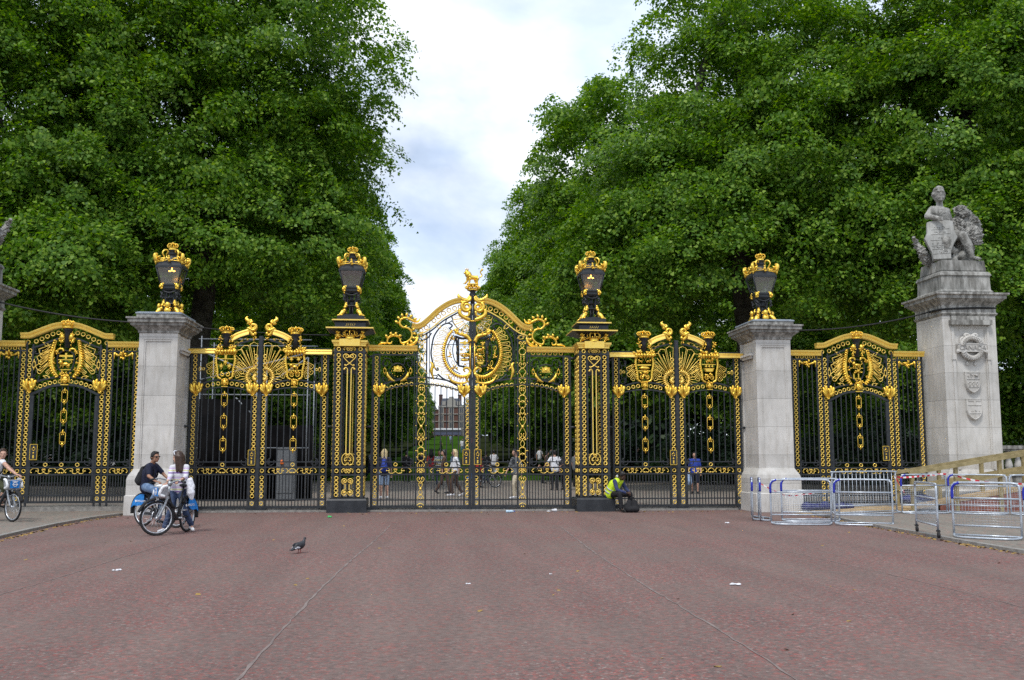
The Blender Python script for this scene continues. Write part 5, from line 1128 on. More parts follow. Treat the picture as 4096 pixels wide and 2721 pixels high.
# near tree right of the avenue
RA=[(.6,0,17.5,5.4,5.4,9.2),(-.8,-1.6,10.0,8.0,5.2,4.8),(2.5,-2.2,14,5.5,4.6,6),(-2.6,-1.2,13.2,5,4.2,4.2)]
make_tree('tall plane tree with a bright low skirt behind the lantern on the right stone pier',(13.2,15.5,0),RA,[(0,0,-.2),(.15,0,5),(-.1,.1,11),(.3,0,19),(.1,.2,25)],101,3000,200,.72,.128,.5)
RB=[(0,0,15.5,6.6,5.4,10),(0,-2,9.2,7.2,4.6,4.4),(-1.5,-2.5,15,5.5,3.8,7)]
make_tree('plane tree with thinning crown and dark limbs behind the statue pier',(22.5,12.5,0),RB,[(0,0,-.2),(-.2,0,5),(.2,.2,10),(-.1,0,17),(.2,0,24)],102,2700,200,.72,.128,.5)
# near trees left of the avenue
LA=[(0,0,16,7.3,5.6,10),(-.5,-1.6,10.2,8.2,5.0,4.9),(2.7,.3,14.8,5.4,4.8,4.8),(2.2,-1,20,6.2,4.6,5.6),(-2,-2.6,15,6,3.6,7)]
make_tree('wide plane tree with a forked dark limb behind the left double gates',(-11.2,15.5,0),LA,[(0,0,-.2),(-.1,0,5),(.2,.1,9.5),(-.4,0,15),(-.8,.2,24)],103,3400,200,.72,.128,.5)
LB=[(0,0,15.5,6.8,5.4,10),(0,-2.4,8.2,7.2,4.4,4.4),(1.5,-2.8,14,5.5,3.6,7),(3.4,-4.4,8.4,4.2,2.4,2.2)]
make_tree('plane tree with a pale sunlit bough over the left side gate',(-19.5,13,0),LB,[(0,0,-.2),(.2,0,5),(-.2,.2,10),(.1,0,17),(-.2,0,24)],104,2700,200,.72,.128,.5)
# avenue trees going back, each with its own crown
FA=[(0,0,13.5,4.7,4.7,9.6),(0,-.5,6.2,5.0,4.4,3.6),(0,0,19.4,3.6,3.8,3.8),(0,.5,4.4,3.6,3.2,1.9)]
proto=[]
for v in range(3):
    rng=np.random.default_rng(200+v); lob=[tuple(np.array(l)+np.r_[rng.normal(size=3)*.5,0,0,0]) for l in FA]
    tr=make_tree('tree',(0,0,0),lob,[(0,0,-.4),(.1,0,5),(0,.1,10),(.2,0,16),(0,0,20)],210+v,1250,190,.78,.165,.45,LEAF_S); proto.append(tr)
spots=[(-9.5,31,.0,1.0,'second plane tree of the left avenue row, behind the wide one with the forked limb'),(9.4,29,1,1.06,'dark plane tree with an upright crown, second in the right avenue row'),(-8.8,46,2,.95,'third plane tree of the left avenue row'),(9.0,45,0,.98,'third plane tree of the right avenue row, stepping down towards the sky gap'),
 (-8.2,62,1,.95,'fourth plane tree of the left avenue row'),(8.3,62,2,.93,'fourth plane tree of the right avenue row'),(-6.5,80,0,.85,'far pale plane tree closing the left avenue row'),(8.9,82,1,.9,'fifth plane tree of the right avenue row'),(-5.1,105,2,.74,'small far plane tree at the left foot of the sky gap'),(12,108,0,.8,'small far plane tree at the right foot of the sky gap'),
 (-3.6,150,1,.62,'distant plane tree beside the left edge of the brick building'),(10.4,150,2,.66,'distant plane tree beside the right edge of the brick building'),(-2.5,230,0,.62,'tiny plane tree before the left end of the brick building'),(13.6,240,1,.6,'tiny plane tree before the right end of the brick building'),
 (20.5,30,2,1.0,'plane tree in the second right row, deep behind the right side gate'),(-20.5,30,0,1.0,'plane tree in the second left row, deep behind the left side gate'),(21,48,1,.95,'shaded plane tree far behind the right stone pier'),(-20.5,48,2,.95,'shaded plane tree far behind the left stone pier'),(32,22,0,1.05,'plane tree filling the far right edge'),(-30,20,1,1.05,'plane tree filling the far left edge'),
 (33,42,2,1.0,'deep shaded plane tree at the far right'),(-32,44,0,1.0,'deep shaded plane tree at the far left'),(7.0,54,0,.8,'slender plane tree leaning over the right side of the lawn'),(-6.6,54,1,.8,'slender plane tree leaning over the left side of the lawn'),(22,72,1,.95,'plane tree closing the dark background on the right'),(-21,72,2,.95,'plane tree closing the dark background on the left'),(36,70,0,1.1,'back row plane tree at the far right'),(-38,74,1,1.1,'back row plane tree at the far left')]
for i,(x,y,v,s,lab) in enumerate(spots):
    src=proto[int(v)]; t=copy_tree(src,lab,(x,y,float(hz(x,y))-.05),i*1.9); t.scale=(s,s,s)
for p in proto:
    for ch in list(p.children): bpy.data.objects.remove(ch)
    bpy.data.objects.remove(p)
# (woodland below)
# far wood closing the horizon under the crowns; shade painted into its leaf colour
rng=np.random.default_rng(5); P=[];N=[]
for sx in(-1,1):
    n=36000; x=sx*rng.uniform(16,150,n); y=rng.uniform(100,135,n)+np.abs(x)*.1; z=hz(x,y)+rng.uniform(0,1,n)**.8*9*(1+.3*np.sin(x*.35))
    P.append(np.stack([x,y,z],1)); nn=rng.normal(size=(n,3)); nn[:,1]-=1; nn[:,2]+=.6; N.append(nn/np.linalg.norm(nn,axis=1)[:,None])
    n=50000; y=rng.uniform(60,345,n); x=sx*(np.interp(y,[60,110,345],[17,14,13])+rng.uniform(0,6,n))+np.interp(y,[60,345],[0,9]); z=hz(x,y)+rng.uniform(0,1,n)**.8*(9+2*np.sin(y*.2))
    P.append(np.stack([x,y,z],1)); nn=rng.normal(size=(n,3)); nn[:,0]-=sx; nn[:,2]+=.6; N.append(nn/np.linalg.norm(nn,axis=1)[:,None])
n=9000; x=np.r_[rng.uniform(17,60,n),rng.uniform(-45,-1,n)]; y=rng.uniform(338,350,2*n); z=hz(x,y)+rng.uniform(0,1,2*n)**.8*12
P.append(np.stack([x,y,z],1)); nn=rng.normal(size=(2*n,3)); nn[:,1]-=1; N.append(nn/np.linalg.norm(nn,axis=1)[:,None])
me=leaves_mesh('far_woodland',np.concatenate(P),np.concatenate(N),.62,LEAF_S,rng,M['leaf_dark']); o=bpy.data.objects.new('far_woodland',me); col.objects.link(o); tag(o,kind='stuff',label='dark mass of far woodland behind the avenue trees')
# shrubbery just inside the screen, hiding the lower park; leaf colour darkened as shade
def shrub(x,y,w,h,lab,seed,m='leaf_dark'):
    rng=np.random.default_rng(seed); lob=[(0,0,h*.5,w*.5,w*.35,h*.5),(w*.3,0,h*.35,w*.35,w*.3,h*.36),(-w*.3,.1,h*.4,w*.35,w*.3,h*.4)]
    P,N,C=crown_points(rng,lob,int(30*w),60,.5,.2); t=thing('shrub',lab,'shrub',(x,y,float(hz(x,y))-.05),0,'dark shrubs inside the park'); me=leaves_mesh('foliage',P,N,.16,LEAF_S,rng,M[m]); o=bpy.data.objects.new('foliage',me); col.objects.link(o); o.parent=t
    k=MB()
    for c in C[::6]: k.tube(cr([(0,0,0),c*A(.4,.4,.5),c],3),[.04,.02,.008],5)
    k.build('stem',M['bark'],t)
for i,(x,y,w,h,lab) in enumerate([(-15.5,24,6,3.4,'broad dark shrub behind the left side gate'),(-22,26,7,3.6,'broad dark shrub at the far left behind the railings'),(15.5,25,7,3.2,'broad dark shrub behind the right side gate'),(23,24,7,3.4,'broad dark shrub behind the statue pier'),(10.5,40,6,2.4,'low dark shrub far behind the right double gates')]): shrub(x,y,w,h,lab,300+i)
# ------------------------------------------------------------------ far brick building, coach and car
M['brick']=mat('red_brick',(.10,.048,.036),(.14,.066,.05),.9,0,3,.1,20)
M['bandstone']=plain('pale_dressings',(.30,.28,.25),.8)
M['slate']=plain('slate_roof',(.07,.08,.10),.7); M['winglass']=plain('dark_window',(.03,.035,.045),.15)
M['white']=plain('white_paint',(.75,.76,.78),.4)
Y0=380; gz=float(hz(0,Y0))
t=thing('brick_building','distant red brick mansion block with pale stone bands, seen through the central gate','building',(9.2,Y0,gz))
k=MB(); k.bx(-5.2,5.2,0,12,-1,12.6); k.bx(-11,-5.2,2.5,12,-1,11); k.bx(5.2,11.5,2.0,12,-1,11.4); k.build('wall',M['brick'],t)
k=MB()
for z,h in((3.1,.35),(6.2,.3),(9.2,.3),(12.3,.6)): k.bx(-5.4,5.4,-.35,0,z-h/2,z+h/2)
for x in(-5.05,-3.25,-.95,.95,3.25,5.05): k.bx(x-.14,x+.14,-.15,0,0,12)
for z in(6.2,9.2,11.2): k.bx(5.45,11.5,1.7,2.0,z-.2,z+.2); k.bx(-11,-5.45,2.2,2.5,z-.2,z+.2)
k.build('stone_band',M['bandstone'],t)
for x in(-4.1,0,4.1):
    for z in(4.7,7.7,10.7,1.6):
        k=MB(); k.bx(x-.75,x+.75,-.2,0,z-1.15,z+1.15); w_=k.build('window',M['bandstone'],t); k=MB(); 
        for e in(-.36,.36): k.bx(x+e-.26,x+e+.26,-.23,-.2,z-1.0,z+1.0)
        k.build('pane',M['winglass'],w_)
for x,z in((7.3,4.7),(7.3,7.7),(7.3,10.2),(9.7,4.7),(9.7,7.7),(9.7,10.2),(-7.5,4.7),(-7.5,7.7),(-7.5,10)):
    y=2.0 if x>0 else 2.5; k=MB(); k.bx(x-.8,x+.8,y-.2,y,z-1.1,z+1.1); w_=k.build('window',M['bandstone'],t); k=MB()
    for e in(-.36,.36): k.bx(x+e-.26,x+e+.26,y-.23,y-.2,z-.95,z+.95)
    k.build('pane',M['winglass'],w_)
k=MB(); k.rect([(0,12.6),(-.9,15.6),(-1.4,15.8)],4.6,5.5,(0,6,0)); k.rect([(0,11.4),(-1.5,13.6)],3.0,4.5,(8.3,7,0)); k.rect([(0,11),(-1.5,13.2)],2.8,4.5,(-8.2,7,0)); rf=k.build('roof',M['slate'],t)
for x in(-4.3,3.6):
    k=MB(); k.bx(x-.75,x+.75,2,3.6,12.6,17.4); k.bx(x-.9,x+.9,1.85,3.75,17.0,17.3); k.build('chimney',M['brick'],rf)
k=MB(); k.prism([(-1.8,12.6),(1.8,12.6),(1.8,14.6),(1.2,15.2),(.9,16.4),(-.9,16.4),(-1.2,15.2),(-1.8,14.6)][::-1],-.1,1.2); k.build('gable',M['bandstone'],t)
for x in(-3,3):
    k=MB(); k.bx(x-.7,x+.7,.4,2.5,12.9,14.5); k.build('dormer',M['bandstone'],rf)
def vehicle(name,label,cat,loc,L_,W,H,body,kind):
    t=thing(name,label,cat,loc)
    k=MB()
    if kind=='coach':
        k.rect([(-.06,.45),(0,.6),(0,1.5)],L_/2,W/2); k.build('body',body,t); k=MB(); k.rect([(-.02,1.5),(-.05,2.5)],L_/2,W/2); k.build('window',M['winglass'],t); k=MB(); k.rect([(0,2.5),(-.04,H),(-.3,H+.05)],L_/2,W/2); k.build('roof',M['white'],t)
    else:
        k.rect([(-.05,.3),(0,.5),(0,.85),(-.06,.92)],L_/2,W/2); k.build('body',body,t); k=MB(); k.rect([(-.75,.92),(-1.15,H-.06),(-1.3,H)],L_/2,W/2-.0+.62); k.build('window',M['winglass'],t)
    for x in(-.33,.33):
        for y in(-1,1):
            k=MB(); b=MB(); b.lathe([(.2,-.1),(.33,-.1),(.33,.1),(.2,.1)],(0,0,0),14); k.merge(b,Matrix.Translation((x*L_,y*(W/2-.1),.33))@Matrix.Rotation(PI/2,4,'X')); k.build('wheel',M['rubber'],t)
M['carblack']=plain('black_car_paint',(.012,.012,.015),.2,0,.6); M['coachblue']=plain('blue_grey_coach_paint',(.10,.11,.18),.3)
zz=float(hz(0,352))
vehicle('coach','white roofed coach parked in front of the distant brick building','coach',(7.0,352,zz-.05),10.5,2.5,3.0,M['coachblue'],'coach')
vehicle('car','dark car parked left of the coach beyond the lawn','car',(-.6,350,zz),4.6,1.8,1.5,M['carblack'],'car')
# ------------------------------------------------------------------ things standing just inside the park
M['black_cloth']=mat('black_drape',(.005,.005,.0055),(.009,.0085,.009),.95,0,2,.3,6,spec=.05)
M['galv']=mat('galvanised_steel',(.42,.47,.53),(.55,.60,.66),.35,.5,12,.05,40)
M['alu']=plain('scaffold_tube',(.22,.24,.26),.5,.6)
t=thing('stage_tower','black draped scaffold tower standing behind the left double gates','scaffold',(-7.95,6.2,0))
k=MB()
for x in(-1.0,.9,2.6):
    for y in(0,2): k.rod((x,y,0),(x,y,5.6 if x<-.5 else 4.9),.024)
for z in(1.8,3.6,5.5): 
    for y in(0,2): k.rod((-1.1,y,z),(2.7,y,z),.022) if y==0 or z>5 else None
k.rod((-1,0,5.1),(.9,0,4.2),.03); k.rod((.9,0,3.7),(2.6,0,4.9),.03); k.rod((-1,-.02,4.1),(2.6,-.02,5.05),.03); k.rod((.2,-.02,3.5),(1.1,-.02,2.6),.03); k.build('frame',M['alu'],t)
k=MB(); g=random.Random(3); n=30
for (xa,xb,y,z1) in((-1.0,1.0,-.06,3.45),(1.0,2.7,1.0,2.6)):
    V=[];F=[]
    for i in range(n+1):
        x=xa+(xb-xa)*i/n; dy=.035*math.sin(i*1.3)+g.uniform(-.01,.01); V+= [(x,y+dy,.05),(x,y+dy,z1),(x,y+dy+.02,z1),(x,y+dy+.02,.05)]
    for i in range(n):
        for j in range(4): F.append((i*4+j,i*4+(j+1)%4,i*4+4+(j+1)%4,i*4+4+j))
    k.add(V,F,True)
k.build('drape',M['black_cloth'],t)
t=thing('generator_cabinet','grey metal cabinet with an orange lamp behind the left double gates','cabinet',(-6.0,6.3,0)); k=MB(); k.box((0,0,.92),(.62,.5,1.7)); k.box((0,0,1.79),(.66,.54,.05)); k.box((0,-.26,1.0),(.54,.03,1.4)); M['cabgrey']=plain('grey_cabinet_paint',(.13,.14,.15),.5); k.build('body',M['cabgrey'],t)
k=MB(); k.lathe([(.05,0),(.06,.02),(.055,.12),(.02,.15)],(-.12,-.30,1.25),10); M['orange']=plain('orange_plastic',(.75,.16,.02),.3); k.build('lamp',M['orange'],t)
t=thing('market_parasol','white and pink parasol over the refreshment cart left of the left gate','parasol',(-27.4,44.5,float(hz(0,44.5)))); k=MB(); k.lathe([(1.25,2.15),(1.2,2.28),(.6,2.75),(.05,3.0)],(0,0,0),16); k.build('canopy',M['white'],t); k=MB(); k.lathe([(1.27,1.95),(1.27,2.16),(1.2,2.2)],(0,0,0),16); M['pink']=plain('pink_valance',(.75,.08,.30),.6); k.build('valance',M['pink'],t); k=MB(); k.rod((0,0,0),(0,0,3.1),.03); k.build('pole',M['alu'],t)
t=thing('refreshment_cart','white refreshment cart under the pink parasol','cart',(-27.6,45.5,float(hz(0,45.5)))); k=MB(); k.rect([(0,.35),(.03,.5),(.03,1.25),(.08,1.27),(.08,1.32)],1.3,.6); k.build('body',M['white'],t)
for x in(-.8,.8): k=MB(); b=MB(); b.lathe([(.1,-.05),(.25,-.05),(.25,.05),(.1,.05)],(0,0,0),14); k.merge(b,Matrix.Translation((x,-.62,.25))@Matrix.Rotation(PI/2,4,'X')); k.build('wheel',M['rubber'],t)
k=MB(); k.rod((-1.2,0,1.3),(-1.2,0,2.2),.03); k.rod((1.2,0,1.3),(1.2,0,2.2),.03); k.box((0,0,2.22),(2.7,1.3,.06)); k.build('awning',M['white'],t)
t=thing('white_trailer','low white trailer standing right of the refreshment cart','trailer',(-24.2,45,float(hz(0,45)))); k=MB(); k.rect([(0,.4),(0,1.1),(.04,1.12),(.04,1.2)],1.1,.7); 
for x in(-.7,-.1,.5): k.bx(x,x+.04,-.72,-.70,.45,1.1)
k.build('body',M['white'],t); 
for x in(-.6,.6): k=MB(); b=MB(); b.lathe([(.1,-.06),(.3,-.06),(.3,.06),(.1,.06)],(0,0,0),14); k.merge(b,Matrix.Translation((x,-.68,.3))@Matrix.Rotation(PI/2,4,'X')); k.build('wheel',M['rubber'],t)
# ------------------------------------------------------------------ people
M['skin']=plain('fair_skin',(.50,.29,.21),.5); M['skin_dark']=plain('dark_skin',(.075,.04,.028),.45); M['skin_tan']=plain('tanned_skin',(.36,.19,.12),.5)
M['hair_brown']=plain('brown_hair',(.045,.022,.013),.4); M['hair_black']=plain('black_hair',(.012,.010,.009),.4); M['hair_blond']=plain('blonde_hair',(.55,.44,.24),.45)
M['navy']=plain('navy_cloth',(.010,.013,.035),.8); M['denim']=mat('faded_denim',(.10,.17,.30),(.20,.29,.43),.85,0,9,.2,60); M['denim_dark']=mat('dark_denim',(.020,.035,.085),(.05,.08,.16),.85,0,9,.2,60)
M['black']=plain('black_cloth',(.012,.012,.014),.85); M['whitecloth']=plain('white_cloth',(.72,.73,.78),.85); M['olive']=plain('olive_cloth',(.045,.05,.022),.85); M['grey']=plain('grey_cloth',(.15,.16,.17),.85)
M['blue']=plain('blue_cloth',(.02,.05,.32),.8); M['red']=plain('red_cloth',(.42,.02,.025),.8); M['cream']=plain('cream_cloth',(.55,.48,.36),.85); M['ltblue']=plain('light_blue_cloth',(.28,.38,.55),.85); M['brown']=plain('brown_cloth',(.08,.045,.03),.85); M['sweat']=plain('blue_sweater',(.028,.04,.11),.85)
M['hivis']=plain('yellow_high_visibility_cloth',(.62,.92,.03),.6); M['reflect']=plain('silver_reflective_tape',(.42,.45,.46),.4); M['lens']=plain('dark_lens',(.006,.006,.008),.1); M['shoe_black']=plain('black_leather',(.010,.011,.012),.4); M['shoe_white']=plain('white_trainer',(.70,.71,.74),.6); M['lip']=plain('lips',(.28,.09,.08),.5); M['eyewhite']=plain('eye',(.05,.03,.02),.3)
def stripes(name,cols,period,axis=2):
    m=bpy.data.materials.new(name); m.use_nodes=True; nt=m.node_tree; b=nt.nodes['Principled BSDF']; b.inputs['Roughness'].default_value=.85
    tc=nt.nodes.new('ShaderNodeTexCoord'); sp=nt.nodes.new('ShaderNodeSeparateXYZ'); nt.links.new(tc.outputs['Object'],sp.inputs[0]); d=nt.nodes.new('ShaderNodeMath'); d.operation='DIVIDE'; d.inputs[1].default_value=period; nt.links.new(sp.outputs[axis],d.inputs[0]); f=nt.nodes.new('ShaderNodeMath'); f.operation='FRACT'; nt.links.new(d.outputs[0],f.inputs[0])
    r=nt.nodes.new('ShaderNodeValToRGB'); r.color_ramp.interpolation='CONSTANT'; e=r.color_ramp.elements
    while len(e)<len(cols): e.new(.5)
    for q,(p,c) in zip(e,cols): q.position=p; q.color=(*c,1)
    nt.links.new(f.outputs[0],r.inputs[0]); nt.links.new(r.outputs[0],b.inputs['Base Color']); return m
W_=(.66,.66,.70)
M['jumper']=stripes('striped_jumper',[(0,W_),(.22,(.20,.10,.33)),(.36,W_),(.50,(.60,.58,.25)),(.60,W_),(.70,(.50,.38,.58)),(.84,(.55,.55,.6))],.19)
M['rugby']=stripes('striped_rugby_shirt',[(0,(.7,.7,.7)),(.25,(.03,.04,.09)),(.45,(.7,.7,.7)),(.7,(.62,.52,.12))],.22)
def rotto(d):
    """matrix turning +Z onto d"""
    return Vector(d).to_track_quat('Z','Y').to_matrix().to_4x4()
def std(**kw):
    J=dict(pelvis=(0,0,.96),chest=(0,0,1.25),neck=(0,.02,1.47),head=(0,-.02,1.635),shL=(.19,.01,1.41),elL=(.24,.03,1.13),wrL=(.25,-.06,.90),shR=(-.19,.01,1.41),elR=(-.24,.03,1.13),wrR=(-.25,-.06,.90),hipL=(.09,0,.93),knL=(.105,-.03,.50),anL=(.11,.02,.09),toeL=(.13,-.14,.035),hipR=(-.09,0,.93),knR=(-.105,-.03,.50),anR=(-.11,.02,.09),toeR=(-.13,-.14,.035)); J.update(kw); return J
def walk(ph=1,**kw): 
    s=ph; return std(knL=(.09,-.16*s,.52),anL=(.09,-.16*s+.06,.12),toeL=(.10,-.16*s-.10,.06),knR=(-.09,.08*s,.50),anR=(-.09,.30*s,.15),toeR=(-.10,.22*s-.02,.04),elL=(.24,.12*s,1.14),wrL=(.24,.10*s,.90),elR=(-.24,-.08*s,1.14),wrR=(-.24,-.22*s,.93),**kw)
def person(label,loc,rz,J,skin='skin',top='navy',sleeve=1.0,legs='denim',leglen=2.0,hair='hair_black',hairlen=0,shoe='shoe_black',look=0,nod=0,hi=False,scale=1.0,group=None,topmat=None,build=1.0,collar=None):
    t=thing('person',label,'person',loc,rz,group)
    if scale!=1: t.scale=(scale,)*3
    j={k:A(*v) for k,v in J.items()}; B=build; vx=.0105 if hi else .017; n=10
    HM=Matrix.Translation(Vector(j['head']))@Matrix.Rotation(look,4,'Z')@Matrix.Rotation(nod,4,'X')
    b=MB(); h=MB()
    h.ball((0,.012,.03),(.078,.098,.092),14,10); h.ball((0,-.035,-.045),(.058,.062,.070),12,8); h.ball((0,-.062,-.088),(.032,.03,.026)); h.ball((0,-.104,-.022),(.014,.022,.026),8,6); h.tube([(0,-.092,.02),(0,-.112,-.028)],[.011,.016],6)
    h.ball((.035,-.078,.012),(.026,.016,.010),8,5); h.ball((-.035,-.078,.012),(.026,.016,.010),8,5); h.ball((.034,-.07,-.03),(.026,.02,.022),8,6); h.ball((-.034,-.07,-.03),(.026,.02,.022),8,6); h.ball((0,-.088,-.062),(.026,.014,.012),8,5)
    for e in(1,-1): h.ball((e*.079,.012,-.012),(.012,.022,.034),8,6)
    b.merge(h,HM); hb=np.array(HM)[:3,:3]@A(0,.01,-.05)+j['head']
    cap(b,hb,j['neck'],.052,.056); 
    torso=[('pelvis',.105*B,'chest',.115*B),]
    ax=j['shL']-j['shR']; ax/=np.linalg.norm(ax); hx=j['hipL']-j['hipR']; hx/=max(np.linalg.norm(hx),1e-3)
    def torso_(mb,g,low=0):
        for e in(1,-1):
            cap(mb,j['pelvis']+hx*.055*e,j['chest']+ax*.065*e,.108*B+g,.108*B+g,n); cap(mb,j['chest']+ax*.065*e,j['neck']*.45+(j['shL'] if e>0 else j['shR'])*.55-A(0,0,.035),.108*B+g,.068+g,n)
        cap(mb,j['pelvis'],j['chest'],.112*B+g,.115*B+g,n); cap(mb,j['chest'],j['neck']-(j['neck']-j['chest'])*.25,.11*B+g,.062+g,n)
        if low: 
            d=j['pelvis']-j['chest']; d/=np.linalg.norm(d)
            for e in(1,-1): cap(mb,j['pelvis']+hx*.06*e,j['pelvis']+hx*.06*e+d*low,.115*B+g,.112*B+g,n)
    torso_(b,0)
    for s in 'LR':
        cap(b,j['sh'+s],j['el'+s],.050,.038,n); cap(b,j['el'+s],j['wr'+s],.038,.025,n); cap(b,j['hip'+s],j['kn'+s],.082*B,.056,n); cap(b,j['kn'+s],j['kn'+s]*.65+j['an'+s]*.35,.056,.054,n); cap(b,j['kn'+s]*.65+j['an'+s]*.35,j['an'+s],.054,.036,n); cap(b,j['an'+s]-A(0,0,.03),j['toe'+s],.036,.028,n)
        # hand: palm, four curled fingers, thumb leaving its side
        d=j['wr'+s]-j['el'+s]; d/=np.linalg.norm(d); 
        if 'hd'+s in j: d=j['hd'+s]-j['wr'+s]; d/=max(np.linalg.norm(d),1e-6)
        hm=MB(); sg=1 if s=='L' else -1
        hm.ball((0,0,.05),(.040,.016,.052),10,8)
        for k in range(4):
            x=-.028+k*.019; l=(.032,.038,.036,.028)[k] if sg>0 else (.028,.036,.038,.032)[k]; p0=A(x,0,.09); p1=p0+A(0,-.012,l); p2=p1+A(0,-.024,l*.55); p3=p2+A(0,-.022,-.004)
            for a_,b_,r1,r2 in((p0-A(0,0,.03),p0,.0105,.010),(p0,p1,.010,.009),(p1,p2,.009,.0085),(p2,p3,.0085,.0075)): cap(hm,a_,b_,r1,r2,6)
        q0=A(-sg*.034,-.004,.03); q1=q0+A(-sg*.022,-.016,.028); q2=q1+A(sg*.002,-.016,.026); cap(hm,q0,q1,.013,.011,6); cap(hm,q1,q2,.011,.009,6)
        b.merge(hm,Matrix.Translation(Vector(j['wr'+s]))@rotto(d))
    bo=blob(b,vx,2,'body'); bo.materials.clear(); bo.materials.append(M[skin]); o=bpy.data.objects.new('body',bo); col.objects.link(o); o.parent=t
    # face
    k=MB(); 
    for e in(1,-1): k.ball((e*.032,-.088,.004),(.014,.010,.007),8,6)
    o2=MB(); o2.merge(k,HM); o2.build('eyes',M['eyewhite'],t)
    k=MB(); k.ball((0,-.098,-.062),(.022,.008,.006),8,5); o2=MB(); o2.merge(k,HM); o2.build('mouth',M['lip'],t)
    vc=.014 if hi else .02
    def upto(a,b_,q): return j[a]+(j[b_]-j[a])*q
    k=MB(); torso_(k,.014,.06)
    for s in 'LR':
        cap(k,j['sh'+s],upto('sh'+s,'el'+s,min(1,sleeve)),.062,.056 if sleeve<=1 else .050,n)
        if sleeve>1: cap(k,j['el'+s],upto('el'+s,'wr'+s,sleeve-1),.050,.040,n)
    blobpart(k,'top',topmat or M[top],t,vc,3)
    k=MB(); 
    for e in(1,-1): cap(k,j['pelvis']+hx*.05*e+A(0,0,.02),j['hipL' if e>0 else 'hipR'],.122*B,.105*B,n)
    for s in 'LR':
        cap(k,j['hip'+s],upto('hip'+s,'kn'+s,min(1,leglen)),.098*B,.074,n)
        if leglen>1: cap(k,j['kn'+s],upto('kn'+s,'an'+s,(leglen-1)*.98),.074,.058,n)
    blobpart(k,'trousers' if leglen>1.4 else 'shorts',M[legs],t,vc,3)
    for s in 'LR':
        k=MB(); a=j['an'+s]; to=j['toe'+s]; d=to-a; d[2]=0; d/=max(np.linalg.norm(d),1e-3); cap(k,a-A(0,0,.01),a-A(0,0,.03)-d*.02,.046,.046,8); cap(k,a-A(0,0,.035)-d*.045,to,.042,.036,8); cap(k,to,to+d*.05,.037,.028,8)
        blobpart(k,'shoe',M[shoe],t,.014,2)
    if hair:
        k=MB(); k.ball((0,.022,.045),(.088,.100,.090),14,10); k.ball((0,.065,-.01),(.078,.058,.075),10,8); k.ball((0,-.045,.098),(.062,.045,.028),8,6)
        for e in(1,-1): k.ball((e*.074,.02,.02),(.02,.045,.05),8,6)
        if hairlen>0:
            for e in(-1,0,1): cap(k,(e*.045,.075,.0),(e*.06,.09,-hairlen),.055,.035,8)
            for e in(-1,1): cap(k,(e*.078,.03,.02),(e*.085,.02,-hairlen*.95),.04,.028,8)
        o2=MB(); o2.merge(k,HM); blobpart(o2,'hair',M[hair],t,.012 if hi else .016,1)
    t['_']=0; del t['_']
    return t,HM
# man on the hire bike
JM_=dict(pelvis=(-7.45,-5.3,.90),chest=(-7.40,-5.3,1.17),neck=(-7.33,-5.3,1.385),head=(-7.265,-5.3,1.515),shR=(-7.37,-5.49,1.32),elR=(-7.33,-5.57,1.10),wrR=(-7.13,-5.55,.985),hdR=(-7.04,-5.55,.975),shL=(-7.30,-5.11,1.32),elL=(-7.10,-5.05,1.13),wrL=(-6.98,-5.03,1.03),hdL=(-6.9,-5.03,1.01),hipR=(-7.43,-5.40,.86),knR=(-7.12,-5.46,.77),anR=(-7.33,-5.44,.46),toeR=(-7.22,-5.46,.38),hipL=(-7.43,-5.2,.86),knL=(-7.10,-5.15,.56),anL=(-7.16,-5.15,.15),toeL=(-7.03,-5.15,.09))
JM={k:(v[0],v[1]-.72*(v[0]+7.45),v[2]) for k,v in JM_.items()}
def rel(J,o): return {k:tuple(A(*v)-A(*o)) for k,v in J.items()}
OM=(-7.45,-5.3,0); pm,HMm=person('man in a navy polo shirt and sunglasses riding a hire bike',OM,0,rel(JM,OM),top='navy',sleeve=.75,legs='denim',leglen=1.95,hair='hair_black',skin='skin_tan',look=R(50),hi=True,build=1.12)
k=MB()
for e in(1,-1): k.ball((e*.034,-.098,.006),(.028,.012,.019),10,6); k.rod((e*.06,-.09,.008),(e*.084,.01,.0),.005)
k.ball((0,-.108,.010),(.012,.006,.006),6,4); o2=MB(); o2.merge(k,HMm); o2.build('sunglasses',M['lens'],pm)
t=thing('backpack','black backpack worn by the man in the navy polo shirt','backpack',(-7.58,-5.3,1.12)); k=MB(); 
for e in(1,-1): cap(k,(-.01,e*.07,-.14),(.05,e*.06,.12),.10,.075)
cap(k,(-.06,0,-.12),(-.02,0,.02),.09,.07); blobpart(k,'bag',M['black'],t,.014,3); k=MB()
for e in(1,-1): k.tube(cr([(.06,e*.13,.16),(.19,e*.15,.24),(.30,e*.16,.12),(.28,e*.17,-.05),(.12,e*.14,-.18)],4),.016,6,flat=.5)
k.build('strap',M['black'],t)
